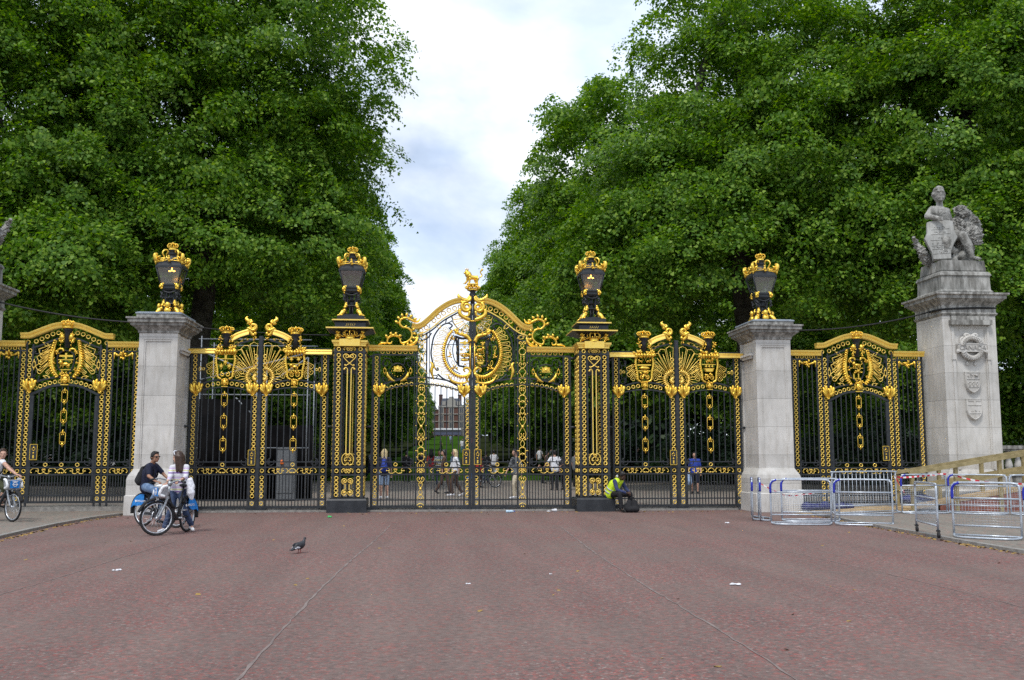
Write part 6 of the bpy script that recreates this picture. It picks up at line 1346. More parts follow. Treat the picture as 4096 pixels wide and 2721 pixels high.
# woman standing over her bike
JW=dict(pelvis=(-6.34,-7.12,.90),chest=(-6.32,-7.12,1.17),neck=(-6.33,-7.11,1.37),head=(-6.365,-7.13,1.51),shL=(-6.185,-7.13,1.31),elL=(-6.16,-7.28,1.11),wrL=(-6.21,-7.46,1.06),hdL=(-6.25,-7.54,1.04),shR=(-6.47,-7.13,1.30),elR=(-6.46,-7.34,1.09),wrR=(-6.47,-7.53,.99),hdR=(-6.50,-7.6,.97),hipL=(-6.26,-7.13,.86),knL=(-6.19,-7.24,.49),anL=(-6.06,-7.06,.14),toeL=(-6.00,-7.19,.05),hipR=(-6.42,-7.13,.86),knR=(-6.41,-7.28,.49),anR=(-6.54,-7.28,.10),toeR=(-6.59,-7.42,.04))
OW=(-6.34,-7.13,0); pw,HMw=person('woman with long brown hair in a striped jumper standing over a hire bike',OW,0,rel(JW,OW),topmat=M['jumper'],sleeve=1.35,legs='denim_dark',leglen=1.98,hair='hair_brown',hairlen=.30,shoe='shoe_white',look=R(-115),nod=R(8),hi=True,build=.93)
k=MB(); k.tube(cr([(-.09,-.0,.05),(-.06,-.04,.12),(0,-.05,.14),(.06,-.04,.12),(.09,0,.05)],4),.010,6); o2=MB(); o2.merge(k,HMw); o2.build('hairband',M['whitecloth'],pw)
k=MB(); k.c2(spiral(-6.19+6.34,1.075,.032,.032,0,360,12),.008,-7.40+7.13,5); k.build('bracelet',M['shoe_black'],pw)
t=thing('white_bag','white cloth bag hanging at the hip of the woman in the striped jumper','bag',(-6.08,-7.27,.86)); k=MB()
cap(k,(-.13,-.03,.22),(-.02,-.02,.08),.028,.05); cap(k,(-.02,0,.18),(.03,0,-.06),.05,.085); cap(k,(.03,0,-.06),(.05,.0,-.17),.085,.045); cap(k,(.02,.02,.22),(.05,.02,.05),.03,.06); blobpart(k,'bag',M['whitecloth'],t,.014,2); k=MB(); k.tube(cr([(-.02,0,.14),(-.10,.06,.32),(-.12,.12,.46)],4),.014,6); k.build('strap',M['whitecloth'],t)
# cyclist at the left edge
JL=dict(pelvis=(-11.34,-3.75,1.03),chest=(-11.22,-3.9,1.26),neck=(-11.13,-3.96,1.44),head=(-11.10,-3.98,1.585),shR=(-11.04,-4.10,1.40),elR=(-10.84,-4.24,1.24),wrR=(-10.64,-4.33,1.12),hdR=(-10.55,-4.36,1.10),shL=(-11.20,-3.76,1.40),elL=(-11.02,-3.66,1.22),wrL=(-10.88,-3.70,1.10),hdL=(-10.8,-3.73,1.08),hipR=(-11.31,-3.84,.99),knR=(-11.02,-4.0,.80),anR=(-11.08,-3.98,.44),toeR=(-10.97,-4.04,.37),hipL=(-11.36,-3.66,.99),knL=(-11.06,-3.72,.88),anL=(-11.12,-3.74,.52),toeL=(-11.0,-3.78,.46))
OL=(-11.34,-3.75,0); pl,HMl=person('woman in a white sleeveless top riding in at the left edge',OL,0,rel(JL,OL),top='whitecloth',sleeve=.12,legs='olive',leglen=1.25,hair='hair_brown',look=R(25),hi=True,build=.95)
k=MB(); k.ball((0,.105,.05),(.045,.05,.045)); o2=MB(); o2.merge(k,HMl); o2.build('hair_bun',M['hair_brown'],pl)
k=MB(); k.tube([A(-11.06,-4.08,1.47)-A(*OL),A(-11.02,-4.10,1.36)-A(*OL),A(-11.05,-4.06,1.2)-A(*OL),A(-11.2,-3.95,1.08)-A(*OL)],.018,6); k.build('strap',M['black'],pl)
# seated man in the vest
JV=dict(pelvis=(3.86,-.47,.50),chest=(3.97,-.58,.74),neck=(4.075,-.67,.915),head=(4.15,-.74,.985),shR=(3.93,-.77,.84),elR=(3.965,-.93,.60),wrR=(4.18,-1.02,.535),hdR=(4.27,-1.03,.51),shL=(4.16,-.53,.84),elL=(4.28,-.62,.62),wrL=(4.31,-.86,.55),hdL=(4.30,-.96,.52),hipR=(3.90,-.60,.47),knR=(4.02,-1.02,.50),anR=(4.05,-1.06,.11),toeR=(4.10,-1.20,.04),hipL=(3.98,-.44,.47),knL=(4.36,-.78,.48),anL=(4.38,-.78,.11),toeL=(4.47,-.88,.04))
OV=(3.86,-.47,0); pv,HMv=person('man in a yellow high visibility vest sitting on the iron pier plinth',OV,0,rel(JV,OV),skin='skin_dark',top='sweat',sleeve=1.95,legs='black',leglen=1.97,hair='hair_black',look=R(52),nod=R(34),hi=True,build=1.02)
j={q:A(*v)-A(*OV) for q,v in JV.items()}; vest=MB(); ax=j['shL']-j['shR']; ax/=np.linalg.norm(ax); g_=.030
for e in(1,-1): cap(vest,j['pelvis']+A(.02,-.02,-.02)+ax*.06*e*1.0,j['chest']+ax*.065*e,.118+g_,.112+g_); cap(vest,j['chest']+ax*.065*e,j['neck']*.45+(j['shL'] if e>0 else j['shR'])*.55-A(0,0,.035),.112+g_,.066+g_)
cap(vest,j['pelvis']+A(-.06,.03,-.04),j['pelvis']+A(-.02,0,.08),.09,.12)
blobpart(vest,'vest',M['hivis'],pv,.014,3)
d=j['chest']-j['pelvis']; L_=np.linalg.norm(d); d/=L_
for q,r_ in((.16,.158),(.52,.156)):
    c=j['pelvis']+d*L_*q; k=MB(); T=Matrix.Translation(Vector(c))@rotto(d); P=[]
    fx=np.array(rotto(d).to_3x3().inverted())@ax; an=math.atan2(fx[1],fx[0])
    for i in range(24): a=2*PI*i/24; P.append((math.cos(a)*(r_+.064)*math.cos(an)-math.sin(a)*r_*math.sin(an),math.cos(a)*(r_+.064)*math.sin(an)+math.sin(a)*r_*math.cos(an),0))
    k.tube(P,.022,6,True,flat=.5); k.move(T); k.build('reflective_band',M['reflect'],pv)
k=MB(); k.ball(j['neck']+A(-.05,.02,.06),(.03,.02,.04)); k.build('collar_label',M['whitecloth'],pv)
t=thing('bag','black rucksack on the ground beside the feet of the man in the vest','bag',(4.33,-1.12,0)); k=MB()
for e in(1,-1): cap(k,(e*.10,0,.11),(e*.07,.03,.27),.115,.08)
cap(k,(-.1,-.07,.09),(.12,-.07,.09),.08,.08); blobpart(k,'body',M['black'],t,.014,2); k=MB(); k.tube(cr([(-.05,.02,.33),(-.03,.0,.40),(.05,.0,.40),(.07,.02,.33)],4),.012,6); k.build('handle',M['black'],t)
# people inside the park
gp='visitors inside the park'
def at(x,y): return (x,y,float(hz(x,y))+.02)
BG=[('blonde visitor in light blue shorts seen from behind with a rucksack',(-2.75,7.4),R(180),std(),dict(top='navy',legs='ltblue',leglen=.95,hair='hair_blond',hairlen=.22,shoe='shoe_white')),
('visitor in black seen from behind, left of the ornament bar',(-2.4,30),R(160),std(),dict(top='black',sleeve=1.6,legs='black')),
('bald visitor in a white yellow and black striped shirt and jeans',(-.58,24),R(10),std(wrL=(.12,-.2,1.1),wrR=(-.12,-.2,1.1),elL=(.26,-.02,1.14),elR=(-.26,-.02,1.14)),dict(topmat='rugby',sleeve=.9,legs='denim_dark',hair=None,skin='skin_tan',build=1.15)),
('pale blonde woman in a white blouse and dark trousers walking left',(-.2,9.3),R(-80),walk(1),dict(top='whitecloth',sleeve=1.2,legs='brown',hair='hair_blond',hairlen=.36,shoe='shoe_white',build=.92)),
('dark haired visitor in patterned brown walking beside the blonde woman',(-.55,11.9),R(-85),walk(-1),dict(top='brown',sleeve=1.5,legs='brown',hair='hair_black',hairlen=.1)),
('visitor in red with a dark rucksack on the lawn path',(-.95,31),R(170),std(),dict(top='red',sleeve=.8,legs='grey')),
('young visitor in a red top standing with a bicycle',(1.25,19.6),R(30),std(),dict(top='red',sleeve=.8,legs='black',leglen=1.1,scale=.95)),
('visitor in a white shirt with a dark shoulder strap',(2.9,33),R(190),std(),dict(top='whitecloth',sleeve=.7,legs='black')),
('visitor in cream trousers behind the right ornament bar',(1.86,6.9),R(-60),walk(1),dict(top='grey',sleeve=1.3,legs='cream',shoe='shoe_white')),
('man in a white shirt seen from behind with hands on hips',(4.4,15.6),R(185),std(elL=(.36,.08,1.17),wrL=(.19,.02,1.0),elR=(-.36,.08,1.17),wrR=(-.19,.02,1.0)),dict(top='whitecloth',sleeve=.8,legs='black',build=1.1)),
('dark clothed visitor beside the man in the white shirt',(4.95,16.1),R(-30),std(),dict(top='black',sleeve=1.4,legs='black')),
('visitor in a white top and black skirt far right of the central gate',(6.8,42),R(120),walk(1),dict(top='whitecloth',sleeve=.6,legs='black',leglen=1.0)),
('visitor in grey walking beside the one in the white top',(7.7,42.5),R(110),walk(-1),dict(top='grey',sleeve=1.2,legs='grey')),
('boy in a blue shirt carrying a blue bag',(9.5,11.2),R(-20),std(),dict(top='blue',sleeve=.8,legs='navy',leglen=1.0,scale=.95)),
('visitor in a grey shirt beyond the leaf by the seated man',(6.0,20),R(120),std(),dict(top='grey',sleeve=.7,legs='black')),
('visitor in pale clothes by the refreshment cart',(-26.3,41.5),R(20),std(),dict(top='whitecloth',sleeve=.8,legs='grey')),
('dark clothed visitor waiting left of the refreshment cart',(-28.8,43.5),R(200),std(),dict(top='black',sleeve=1.3,legs='black')),
('visitor in a green-grey coat right of the refreshment cart',(-25.6,43),R(150),std(),dict(top='olive',sleeve=1.8,legs='black')),
('visitor in blue behind the railing at the left edge',(-16.4,6),R(100),walk(1),dict(top='blue',sleeve=1.0,legs='denim')),
('distant visitor in white on the rising lawn',(3.0,88),R(0),std(),dict(top='whitecloth',legs='denim')),
('distant visitor in black on the rising lawn',(.6,96),R(90),walk(1),dict(top='black',legs='black')),
('distant visitor in red on the rising lawn',(5.6,120),R(180),walk(-1),dict(top='red',legs='black')),
('distant visitor in pale blue near the lawn crest',(3.2,150),R(40),std(),dict(top='ltblue',legs='grey')),
('distant visitor in cream near the lawn crest',(7.0,170),R(10),std(),dict(top='cream',legs='brown')),
('visitor in black walking under the trees on the right',(13.4,40),R(80),walk(1),dict(top='black',legs='black')),
('visitor in red seen small beyond the right double gates',(14.6,62),R(0),std(),dict(top='red',legs='whitecloth')),
('visitor in a dark jacket beyond the striped shirt man',(-1.5,27),R(200),std(),dict(top='navy',sleeve=1.5,legs='denim_dark')),
('visitor in pale blue standing left of the bicycle',(.35,27.5),R(20),std(),dict(top='ltblue',legs='grey')),
('visitor in black beside the gate meeting post',(2.1,28),R(170),std(),dict(top='black',sleeve=1.2,legs='denim_dark')),
('visitor in grey and navy under the left avenue trees',(-4.6,33),R(60),walk(1),dict(top='grey',legs='navy')),
('visitor in brown strolling behind the man in the white shirt',(5.2,25),R(100),walk(-1),dict(top='brown',sleeve=1.2,legs='black')),
('visitor in olive far along the right path',(8.6,36),R(150),walk(1),dict(top='olive',legs='grey')),
('visitor in navy behind the left iron pier side',(-3.4,21),R(-30),walk(-1),dict(top='navy',sleeve=1.2,legs='grey')),
('visitor in white seen small beyond the right double gates',(12.9,64),R(0),std(),dict(top='whitecloth',legs='black'))]
for lab,(x,y),rz,J,kw in BG:
    kw=dict(kw); 
    if kw.get('topmat'): kw['topmat']=M[kw['topmat']]
    p_,_=person(lab,at(x,y),rz,J,group=gp,**kw)
def smallbag(lab,loc,m,s=1,name='bag'):
    t=thing(name,lab,'bag',loc); k=MB(); cap(k,(0,0,-.14*s),(0,.02,.1*s),.13*s,.10*s); cap(k,(0,-.07,-.1*s),(0,-.05,0),.09*s,.08*s); blobpart(k,'body',M[m],t,.02,2); k=MB(); k.tube(cr([(-.08*s,0,.14*s),(0,0,.27*s),(.08*s,0,.14*s)],5),.012,6); k.build('handle',M[m],t)
smallbag('blue and white rucksack on the back of the blonde visitor in shorts',(-2.75,7.23,1.22),'blue',1.0,'rucksack')
smallbag('light blue carrier bag in the hand of the boy in blue',(9.22,11.05,.62),'ltblue',1.0); smallbag('dark rucksack on the back of the visitor in red',(-.95,30.82,1.7),'black',1.1,'rucksack')
# ------------------------------------------------------------------ hire bicycles
M['bikeblue']=plain('cyan_blue_panel',(.01,.21,.62),.35); M['bikegrey']=plain('silver_bike_paint',(.36,.38,.40),.35,.5); M['bikedark']=plain('dark_bike_frame',(.02,.022,.026),.35); M['tyre']=plain('tyre_rubber',(.016,.016,.017),.8); M['rimm']=plain('alloy_rim',(.55,.57,.60),.3,.8); M['whiteplastic']=plain('white_plastic',(.75,.76,.78),.4)
def wheel(parent,T,r=.315):
    k=MB(); k.ring(0,0,r,.022,0,36,8,.022); k.move(T); w_=k.build('wheel',M['tyre'],parent)
    k=MB(); k.ring(0,0,r-.032,.014,0,36,6,.015); k.move(T); k.build('rim',M['rimm'],w_)
    k=MB(); b=MB(); b.lathe([(.02,-.05),(.035,-.045),(.03,0),(.035,.045),(.02,.05)],(0,0,0),12); k.merge(b,Matrix.Rotation(PI/2,4,'X'))
    for i in range(18):
        a=2*PI*i/18; k.tube([(.03*math.cos(a+.6),.03*(-1)**i,.03*math.sin(a+.6)),((r-.04)*math.cos(a),0,(r-.04)*math.sin(a))],.0022,4)
    k.move(T); k.build('hub',M['rimm'],w_)
def bike(label,loc,rz,steer,num):
    t=thing('bicycle',label,'bicycle',loc,rz,'blue sponsored hire bicycles'); rr=.315
    wheel(t,Matrix.Translation((0,0,rr+.02)))
    k=MB(); k.tube(cr([(.86,0,.86),(.80,0,.70),(.62,0,.42),(.44,0,.31)],5),[.03,.035,.04,.04],8); k.tube([(.44,0,.31),(.24,0,.82)],.022,8); k.tube([(.24,0,.80),(.21,0,.92)],.016,8); k.tube([(.78,0,.66),(.56,0,.50),(.36,0,.52)],.02,8)
    for e in(1,-1): k.tube([(.44,e*.04,.31),(0,e*.065,rr+.02)],.014,6); k.tube([(.27,e*.03,.72),(0,e*.065,rr+.02)],.012,6)
    k.tube([(.90,0,.62),(.84,0,.90)],.03,8); k.build('frame',M['bikedark'],t)
    k=MB(); k.box((.30,-.075,.30),(.42,.02,.10)); k.ball((.44,-.08,.31),(.11,.018,.11),14,8); k.build('chain_guard',M['bikedark'],t)
    textmesh(num,.06,.002,'number',M['whiteplastic'],t,(.24,-.088,.335),(PI/2,0,0))
    k=MB()
    for e in(1,-1):
        P=[]
        for i in range(11): a=R(170-i*9.0); P.append((.365*math.cos(a),.335+.365*math.sin(a)))
        P+=[(.06,.52),(-.02,.46),(-.14,.44),(-.28,.45)]; k.prism(P,e*.055-.006,e*.055+.006)
    k.build('rear_guard',M['bikeblue'],t)
    k=MB(); P=cr([(-.38*math.cos(R(a)),.335+.38*math.sin(R(a))) for a in range(-10,150,16)],3); k.c2(P,.03,0,6,flat=2.0); k.build('rear_mudguard',M['tyre'],t)
    for e in(-1,1): textmesh('BARCLAYS',.062,.002,'lettering',M['whiteplastic'],t,(-.02,e*.064,.545),(PI/2,0,0 if e<0 else PI)); k=MB(); k.ball((-.185*-e if e>0 else -.205,e*.063,.545),(.028,.004,.028),10,6); k.build('emblem',M['whiteplastic'],t)
    k=MB(); k.ball((.20,0,.95),(.13,.085,.035),12,8); k.ball((.12,0,.955),(.07,.10,.04),12,8); k.ball((.30,0,.945),(.06,.03,.025),8,6); k.build('saddle',M['shoe_black'],t)
    k=MB(); k.tube([(.44,-.10,.31),(.40,-.115,.15)],.012,6); k.box((.40,-.16,.15),(.09,.09,.025)); k.tube([(.44,.10,.31),(.48,.115,.47)],.012,6); k.box((.48,.16,.47),(.09,.09,.025)); k.rod((.44,-.11,.31),(.44,.11,.31),.02); k.build('crank',M['rimm'],t)
    k=MB(); k.rod((.02,-.09,.30),(-.03,-.10,.24),.02); k.ball((-.02,-.09,.30),(.05,.02,.03)); k.build('hub_cover',M['whiteplastic'],t)
    # steered front end
    S=Matrix.Translation((.87,0,0))@Matrix.Rotation(steer,4,'Z')@Matrix.Translation((-.87,0,0)); fx=1.06
    fr=empty('front_fork'); fr.parent=t; fr.matrix_local=S
    wheel(fr,Matrix.Translation((fx,0,rr+.02)))
    k=MB()
    for e in(1,-1): k.tube(cr([(.895,e*.05,.72),(.95,e*.055,.55),(fx,e*.06,rr+.02)],4),[.028,.026,.018],7)
    k.box((.895,0,.73),(.07,.14,.05)); k.tube([(.885,0,.72),(.83,0,.98)],.028,8); k.build('fork',M['bikegrey'],fr)
    k=MB(); P=cr([(fx+.375*math.cos(R(a)),.335+.375*math.sin(R(a))) for a in range(20,160,16)],3); k.c2(P,.03,0,6,flat=1.6); k.build('front_mudguard',M['tyre'],fr)
    k=MB(); k.tube(cr([(.70,-.33,1.04),(.76,-.24,1.06),(.83,-.08,1.02),(.83,.08,1.02),(.76,.24,1.06),(.70,.33,1.04)],5),.016,7); k.tube([(.83,0,.96),(.83,0,1.04)],.04,8); k.build('handlebar',M['bikegrey'],fr)
    for e in(1,-1): k=MB(); k.tube([(.72,e*.29,1.05),(.66,e*.40,1.03)],.021,8); k.rod((.75,e*.27,1.04),(.80,e*.37,1.02),.007); k.build('grip',M['shoe_black'],fr)
    k=MB(); k.rect([(-.03,.72),(0,.75),(.015,.93),(.01,.95)],.075,.155,(1.0,0,0)); k.box((1.075,0,.71),(.05,.10,.05)); bk=k.build('basket',M['bikegrey'],fr)
    k=MB(); k.box((1.092,0,.845),(.008,.22,.17),ry=R(-4)); pn=k.build('panel',M['bikeblue'],bk)
    k=MB(); b=MB(); b.ring(0,0,.045,.009,0,20,5,.003); k.merge(b,Matrix.Translation((1.10,0,.84))@Matrix.Rotation(PI/2,4,'Z')); k.box((1.102,0,.84),(.004,.13,.018)); k.box((1.10,0,.905),(.004,.13,.02)); k.build('emblem',M['whiteplastic'],pn)
    k=MB()
    for e in(1,-1): k.tube(cr([(.93,e*.16,.96),(1.03,e*.175,.93),(1.08,e*.17,.80),(.98,e*.165,.76)],4),.03,7)
    k.build('elastic_strap',M['whiteplastic'],fr); return t
bike('hire bicycle under the man in the navy polo shirt',(-7.50,-5.30,0),R(-37),R(6),'22459')
bike('hire bicycle with its front wheel turned, held by the woman in the striped jumper',(-6.14,-7.10,0),R(-103),R(-45),'21874')
bike('hire bicycle entering at the left edge under the woman in white',(-11.58,-3.95,.05),R(-24),R(-14),'20316')
t=bike('dark bicycle standing by the young visitor in red',(1.0,19.3,.02),R(10),R(5),'18020')
# ------------------------------------------------------------------ steel barriers
M['sleeve']=plain('blue_plastic_sleeve',(.02,.03,.36),.4)
def rr_(L_,h,z0,r): return cr([(0,z0),(0,h-r),(r*.3,h-r*.3),(r,h),(L_-r,h),(L_-r*.3,h-r*.3),(L_,h-r),(L_,z0)],3)
def barrier(label,a,b,z=0,h=1.0,sleeve=True,foot=1,bars=False,wheels=False):
    a=A(*a);b=A(*b); d=b-a; L_=float(np.linalg.norm(d)); t=thing('crowd_barrier',label,'barrier',(a[0],a[1],z),math.atan2(d[1],d[0]),'galvanised crowd barriers')
    k=MB(); z0=.05 if not wheels else .14; k.c2(rr_(L_,h,z0,.13),.021,0,8)
    if not bars: k.rod((0,0,h*.72),(L_,0,h*.72),.019,8)
    k.rod((0,0,.22),(L_,0,.22),.018,8); k.build('frame',M['galv'],t)
    k=MB()
    if bars:
        n=int(L_/.14)
        for i in range(1,n): k.rod((L_*i/n,0,.22),(L_*i/n,0,h-.01),.008,5)
    else:
        for i in range(1,int(L_/.055)): x=i*.055; k.rod((x,0,.22),(x,0,h*.72),.0022,4)
        for i in range(1,10): zz=.22+(h*.72-.22)*i/10; k.rod((0,.004,zz),(L_,.004,zz),.0028,4)
    k.build('mesh_panel' if not bars else 'bars',M['galv'],t)
    if wheels:
        for x in(.0,L_):
            k=MB(); b_=MB(); b_.lathe([(.02,-.02),(.055,-.02),(.055,.02),(.02,.02)],(0,0,0),14); k.merge(b_,Matrix.Translation((x+.03,0,.057))@Matrix.Rotation(PI/2,4,'X')); k.box((x+.01,0,.13),(.07,.06,.03)); k.build('castor',M['rubber'],t)
    else:
        k=MB(); f=-.24*foot; k.tube(cr([(0,0,.06),(.03,f*.25,.03),(.22,f,.022),(L_-.2,f,.022),(L_-.03,f*.25,.03),(L_,0,.06)],4),.020,7); k.rod((0,0,.05),(L_,0,.05),.018,7); k.build('foot',M['galv'],t)
    if sleeve: k=MB(); k.c2(cr([(0,h*.70),(0,h-.13),(.04,h-.04),(.13,h)],4),.027,0,8); k.build('sleeve',M['sleeve'],t)
    return t
barrier('steel barrier with a blue corner at the front left of the barrier pen',(6.50,-6.0),(7.80,-6.25))
barrier('steel barrier with a blue corner, second in the front row of the pen',(7.84,-6.36),(8.98,-6.78),.01)
barrier('steel barrier closing the left end of the pen, blue corner towards the road',(6.60,-5.0),(6.98,-3.75),0,1.0,True,1)
barrier('steel barrier doubled behind the one closing the left end of the pen',(6.50,-4.72),(6.90,-3.45),0,1.0,True,1)
barrier('steel barrier in the back row of the pen before the side gate',(7.12,-5.0),(8.46,-5.15),0)
barrier('long railed barrier with upright bars slanting towards the side gate',(9.0,-3.5),(11.15,-2.55),.05,1.08,False,1,True)
barrier('steel barrier tied with striped tape in front of the ramp foot',(11.0,-3.15),(12.32,-2.95),.05)
barrier('steel barrier in the middle of the row before the ramp',(12.36,-3.0),(13.45,-3.85),.05)
barrier('steel barrier running out of frame before the ramp',(13.5,-3.9),(15.0,-4.35),.05,1.0,False)
barrier('dull steel wheeled barrier panel standing on two castors at the kerb',(8.38,-9.0),(8.02,-10.5),.05,.98,False,1,False,True)
barrier('large steel barrier with a blue corner nearest the camera',(8.46,-10.25),(9.28,-11.05),.05)
barrier('steel barrier cut by the right edge of the photo',(9.42,-10.95),(10.5,-11.6),.05)
# striped tape
M['tape']=stripes('red_white_tape',[(0,(.72,.70,.70)),(.5,(.60,.03,.05))],.16,0)
def tape(label,pts,w=.045):
    p=cr(pts,10); k=MB(); V=[];F=[]
    for i,q in enumerate(p): tw=.5*math.sin(i*.55); V+= [(q[0],q[1]-w*.5*math.sin(tw),q[2]-w/2*math.cos(tw)),(q[0],q[1]+w*.5*math.sin(tw),q[2]+w/2*math.cos(tw))]
    for i in range(len(p)-1): F.append((2*i,2*i+2,2*i+3,2*i+1))
    k.add(V,F,True); tag(k.build('barrier_tape',M['tape']),label,'tape','red and white barrier tape')
tape('red and white tape strung along the barriers before the ramp',[(11.12,-2.6,1.02),(11.0,-3.18,.98),(11.7,-3.08,1.02),(12.34,-3.0,1.06),(12.9,-3.4,.90),(13.5,-3.9,.84),(14.9,-4.35,.82)])
tape('loose end of red and white tape hanging from the long railed barrier',[(11.08,-2.62,1.0),(11.16,-2.66,.86),(11.22,-2.68,.70),(11.3,-2.7,.58)],.06)
tape('slack red and white tape drooping inside the barrier pen',[(6.62,-4.9,.9),(6.95,-4.95,.72),(7.3,-5.0,.60),(7.9,-5.08,.66)],.03)
# ------------------------------------------------------------------ timber ramp
M['timber']=mat('treated_timber',(.25,.20,.09),(.36,.29,.145),.75,0,5,.2,30); M['ply']=mat('plywood',(.36,.25,.13),(.47,.35,.20),.7,0,3,.1,20); M['rampred']=mat('red_brown_board',(.20,.07,.05),(.28,.11,.075),.8,0,4,.1,20)
t=thing('timber_ramp','temporary timber access ramp with post and rail sides before the statue pier','ramp',(11.6,-1.55,.05))
S_=lambda x:.10+.155*x
k=MB(); V=[(0,-.75,S_(0)),(5.2,-.75,S_(5.2)),(5.2,.15,S_(5.2)),(0,.15,S_(0))]; k.add(V+[(a,b,c-.06) for a,b,c in V],[(0,1,2,3),(7,6,5,4),(0,4,5,1),(1,5,6,2),(2,6,7,3),(3,7,4,0)],False); k.build('deck',M['ply'],t)
k=MB(); V=[(.9,-.735,0),(5.2,-.735,0),(5.2,-.735,S_(5.2)-.06),(.9,-.735,S_(.9)-.06)]; k.add(V+[(a,b+.03,c) for a,b,c in V],[(3,2,1,0),(4,5,6,7),(0,1,5,4),(1,2,6,5),(2,3,7,6),(3,0,4,7)],False); k.build('side_board',M['rampred'],t)
def slant(k,x0,x1,y,dz,h=.09,d=.045):
    V=[]
    for x in(x0,x1):
        for yy in(y-d/2,y+d/2):
            for zz in(-h/2,h/2): V.append((x,yy,S_(x)+dz+zz))
    k.add(V,[(0,1,3,2),(4,6,7,5),(0,4,5,1),(2,3,7,6),(0,2,6,4),(1,5,7,3)],False)
for y in(-.78,.10):
    for x in(.12,1.35,2.6,3.85,5.05): k=MB(); k.bx(x-.045,x+.045,y-.045,y+.045,0,S_(x)+.94); k.build('post',M['timber'],t)
    for dz in(.92,.47): k=MB(); slant(k,.02,5.2,y-.075,dz,.095,.05); k.build('rail',M['timber'],t)
k=MB(); k.add([(-3.0,-1.0,-.02),(.0,-.75,.05),(.0,.5,.10),(-3.0,.9,-.02),(-3,-1,-.05),(0,-.75,-.05),(0,.5,-.05),(-3,.9,-.05)],[(0,1,2,3),(7,6,5,4),(0,4,5,1),(1,5,6,2),(2,6,7,3),(3,7,4,0)],False); k.build('approach_board',M['ply'],t)
M['tarp']=plain('dark_blue_tarpaulin',(.02,.025,.13),.6)
def tarp(lab,loc,L_,rz,seed):
    g=random.Random(seed); t=thing('tarpaulin',lab,'tarpaulin',loc,rz); k=MB()
    for i in range(int(L_/.12)): k.ball((i*.12,g.uniform(-.05,.05),.10),(.13,g.uniform(.16,.24),g.uniform(.08,.15)),8,6)
    blobpart(k,'sheet',M['tarp'],t,.025,2)
    k=MB(); 
    for x in(.3,L_-.4): k.tube(cr([(x,-.25,.02),(x,-.18,.2),(x,.0,.25),(x,.18,.2),(x,.25,.02)],4),.008,5)
    k.build('cord',M['black'],t)
tarp('folded dark blue tarpaulin lying before the right side gate',(9.1,-1.45,.05),1.5,R(8),1); tarp('dark blue tarpaulin bundle under the ramp rail',(11.9,-1.45,.25),.9,0,2)
# ------------------------------------------------------------------ pigeon and litter
M['pigeon']=mat('dark_plumage',(.012,.013,.017),(.035,.037,.045),.5,0,12,.1,60); M['pigw']=plain('white_plumage',(.60,.62,.66),.7); M['pigleg']=plain('pigeon_leg',(.35,.08,.07),.6)
t=thing('pigeon','dark pigeon with a white wing patch walking on the red tarmac','pigeon',(-3.30,-11.75,0),R(52)); t.scale=(.86,)*3
b=MB(); b.ball((0,0,.135),(.115,.065,.070),14,10); b.ball((.06,0,.155),(.075,.058,.062),12,8); cap(b,(.09,0,.17),(.125,0,.245),.042,.026); b.ball((.135,0,.262),(.032,.025,.025)); cap(b,(.155,0,.258),(.180,0,.250),.009,.003,6); cap(b,(-.06,0,.12),(-.19,0,.072),.045,.022); b.ball((-.2,0,.07),(.055,.035,.012)); blobpart(b,'body',M['pigeon'],t,.007,2)
for e in(1,-1):
    k=MB(); b=MB(); b.ball((-.02,e*.050,.145),(.115,.020,.050),10,8); cap(b,(-.06,e*.045,.13),(-.175,e*.022,.085),.025,.010,8); blobpart(b,'wing',M['pigeon'],t,.007,2)
    k=MB(); k.ball((-.075,e*.056,.112),(.055,.012,.022),8,6); k.ball((-.125,e*.044,.095),(.03,.010,.014),8,5); k.build('wing_patch',M['pigw'],t)
    k=MB(); k.tube([(.01,e*.025,.085),(.0,e*.025,.01)],[.010,.006],6); 
    for a in(-.4,0,.4,PI): k.rod((0,e*.025,.006),(.035*math.cos(a),e*.025+.035*math.sin(a),.004),.004,5)
    k.build('leg',M['pigleg'],t)
M['paper']=plain('crumpled_paper',(.70,.71,.74),.8); M['greenpl']=plain('green_plastic',(.05,.45,.12),.4); M['clearpl']=plain('pale_blue_plastic',(.45,.62,.75),.15); M['leafy']=plain('dry_leaf',(.30,.19,.05),.8); M['leafg']=plain('green_fallen_leaf',(.08,.16,.03),.7)
def crumple(lab,cat,loc,r,m,seed,name='paper_scrap'):
    g=random.Random(seed); k=MB()
    for i in range(5): k.ball((g.uniform(-r,r),g.uniform(-r*.6,r*.6),r*.28),(r*g.uniform(.4,.7),r*g.uniform(.3,.5),r*g.uniform(.2,.45)),7,5)
    tag(k.build(name,M[m],None,1,loc),lab,cat)
crumple('crumpled white paper on the right half of the tarmac','litter',(2.42,-16.2,0),.05,'paper',1)
crumple('flat white paper scrap on the left of the tarmac, near the cyclists','litter',(-5.45,-14.0,0),.04,'paper',2)
crumple('tiny white paper scrap in the middle of the tarmac','litter',(-.78,-15.8,0),.022,'paper',3)
crumple('white pebble like scrap right of the middle of the tarmac','litter',(.34,-14.9,0),.018,'paper',4)
crumple('green plastic wrapper before the left iron pier','litter',(-3.72,-2.6,0),.07,'greenpl',5,'wrapper')
crumple('pale scrap on the tarmac before the right double gates','litter',(5.6,-5.6,0),.05,'paper',6)
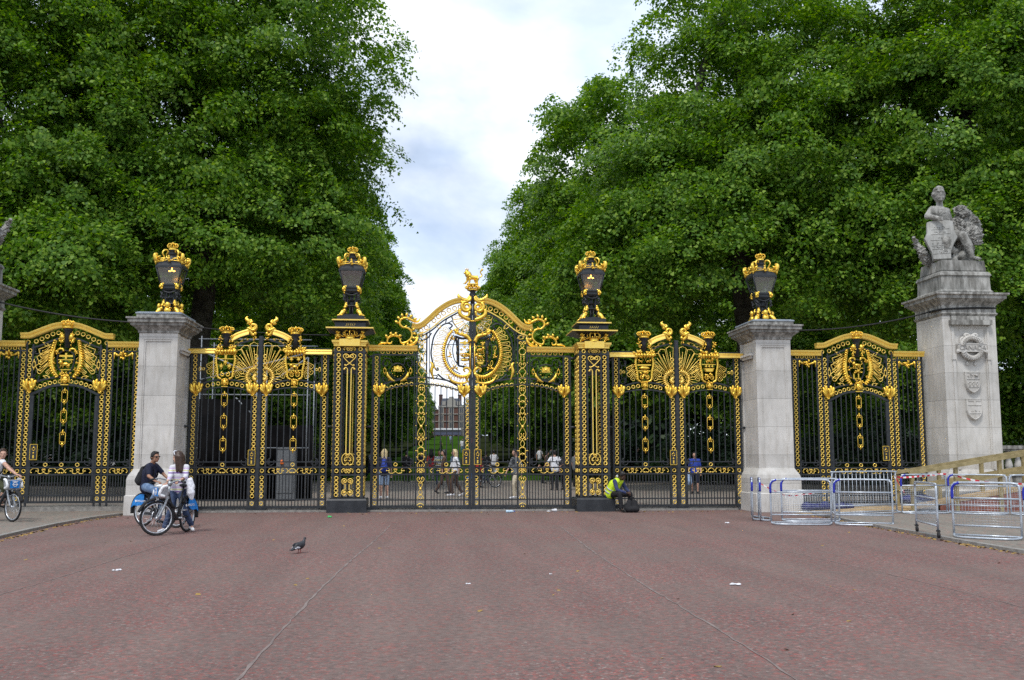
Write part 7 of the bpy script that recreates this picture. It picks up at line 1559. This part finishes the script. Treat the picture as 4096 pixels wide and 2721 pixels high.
t=thing('plastic_bottle','pale blue plastic bottle lying at the foot of the central gate','bottle',(1.0,-.9,.035),R(10)); k=MB(); b=MB(); b.lathe([(.02,-.11),(.034,-.10),(.034,.03),(.030,.04),(.034,.05),(.03,.075),(.013,.10),(.013,.12)],(0,0,0),12); k.merge(b,Matrix.Rotation(PI/2,4,'Y')); k.build('body',M['clearpl'],t); k=MB(); b=MB(); b.lathe([(.016,.115),(.016,.14)],(0,0,0),10); k.merge(b,Matrix.Rotation(PI/2,4,'Y')); k.build('cap',M['blue'],t)
t=thing('paper_cup','white paper cup lying before the right end of the central gate','cup',(2.25,-.6,.045),R(25)); k=MB(); b=MB(); b.lathe([(.030,-.06),(.043,.06),(.046,.06),(.046,.068),(.036,.06),(.028,-.05)],(0,0,0),14); k.merge(b,Matrix.Rotation(PI/2,4,'Y')); k.build('body',M['paper'],t); k=MB(); k.ball((-.16,.02,-.025),(.07,.04,.015)); k.build('lid',M['paper'],t)
g=random.Random(12); P=[];N=[]
for i in range(900):
    q=g.uniform(0,1)
    if q<.35: s=g.uniform(-12,-1.5); x=float(np.interp(-s,[1.5,2.9,5,7,8.6,12],[-9.1,-9.3,-9.33,-9.24,-9.12,-8.8]))+abs(g.gauss(0,.07)); y=s; z=.008
    elif q<.8: s=g.uniform(-14,-1.5); x=float(np.interp(-s,[.9,4.4,7.6,10.6,13],[8.95,8.63,8.37,8.17,8.12]))-abs(g.gauss(0,.08)); y=s; z=.008
    elif q<.93: x=g.uniform(-8,8); y=-abs(g.gauss(0,.4))-.6; z=.008
    else: x=g.uniform(-9,8); y=g.uniform(-22,-1); z=.008
    P.append((x,y,z)); n_=A(g.gauss(0,.25),g.gauss(0,.25),1); N.append(n_/np.linalg.norm(n_))
me=leaves_mesh('fallen_leaves',np.array(P),np.array(N),.055,LEAF_S,np.random.default_rng(3),M['leafy']); o=bpy.data.objects.new('fallen_leaves',me); col.objects.link(o); tag(o,kind='stuff',label='dry fallen leaves gathered along the kerbs and scattered on the tarmac')
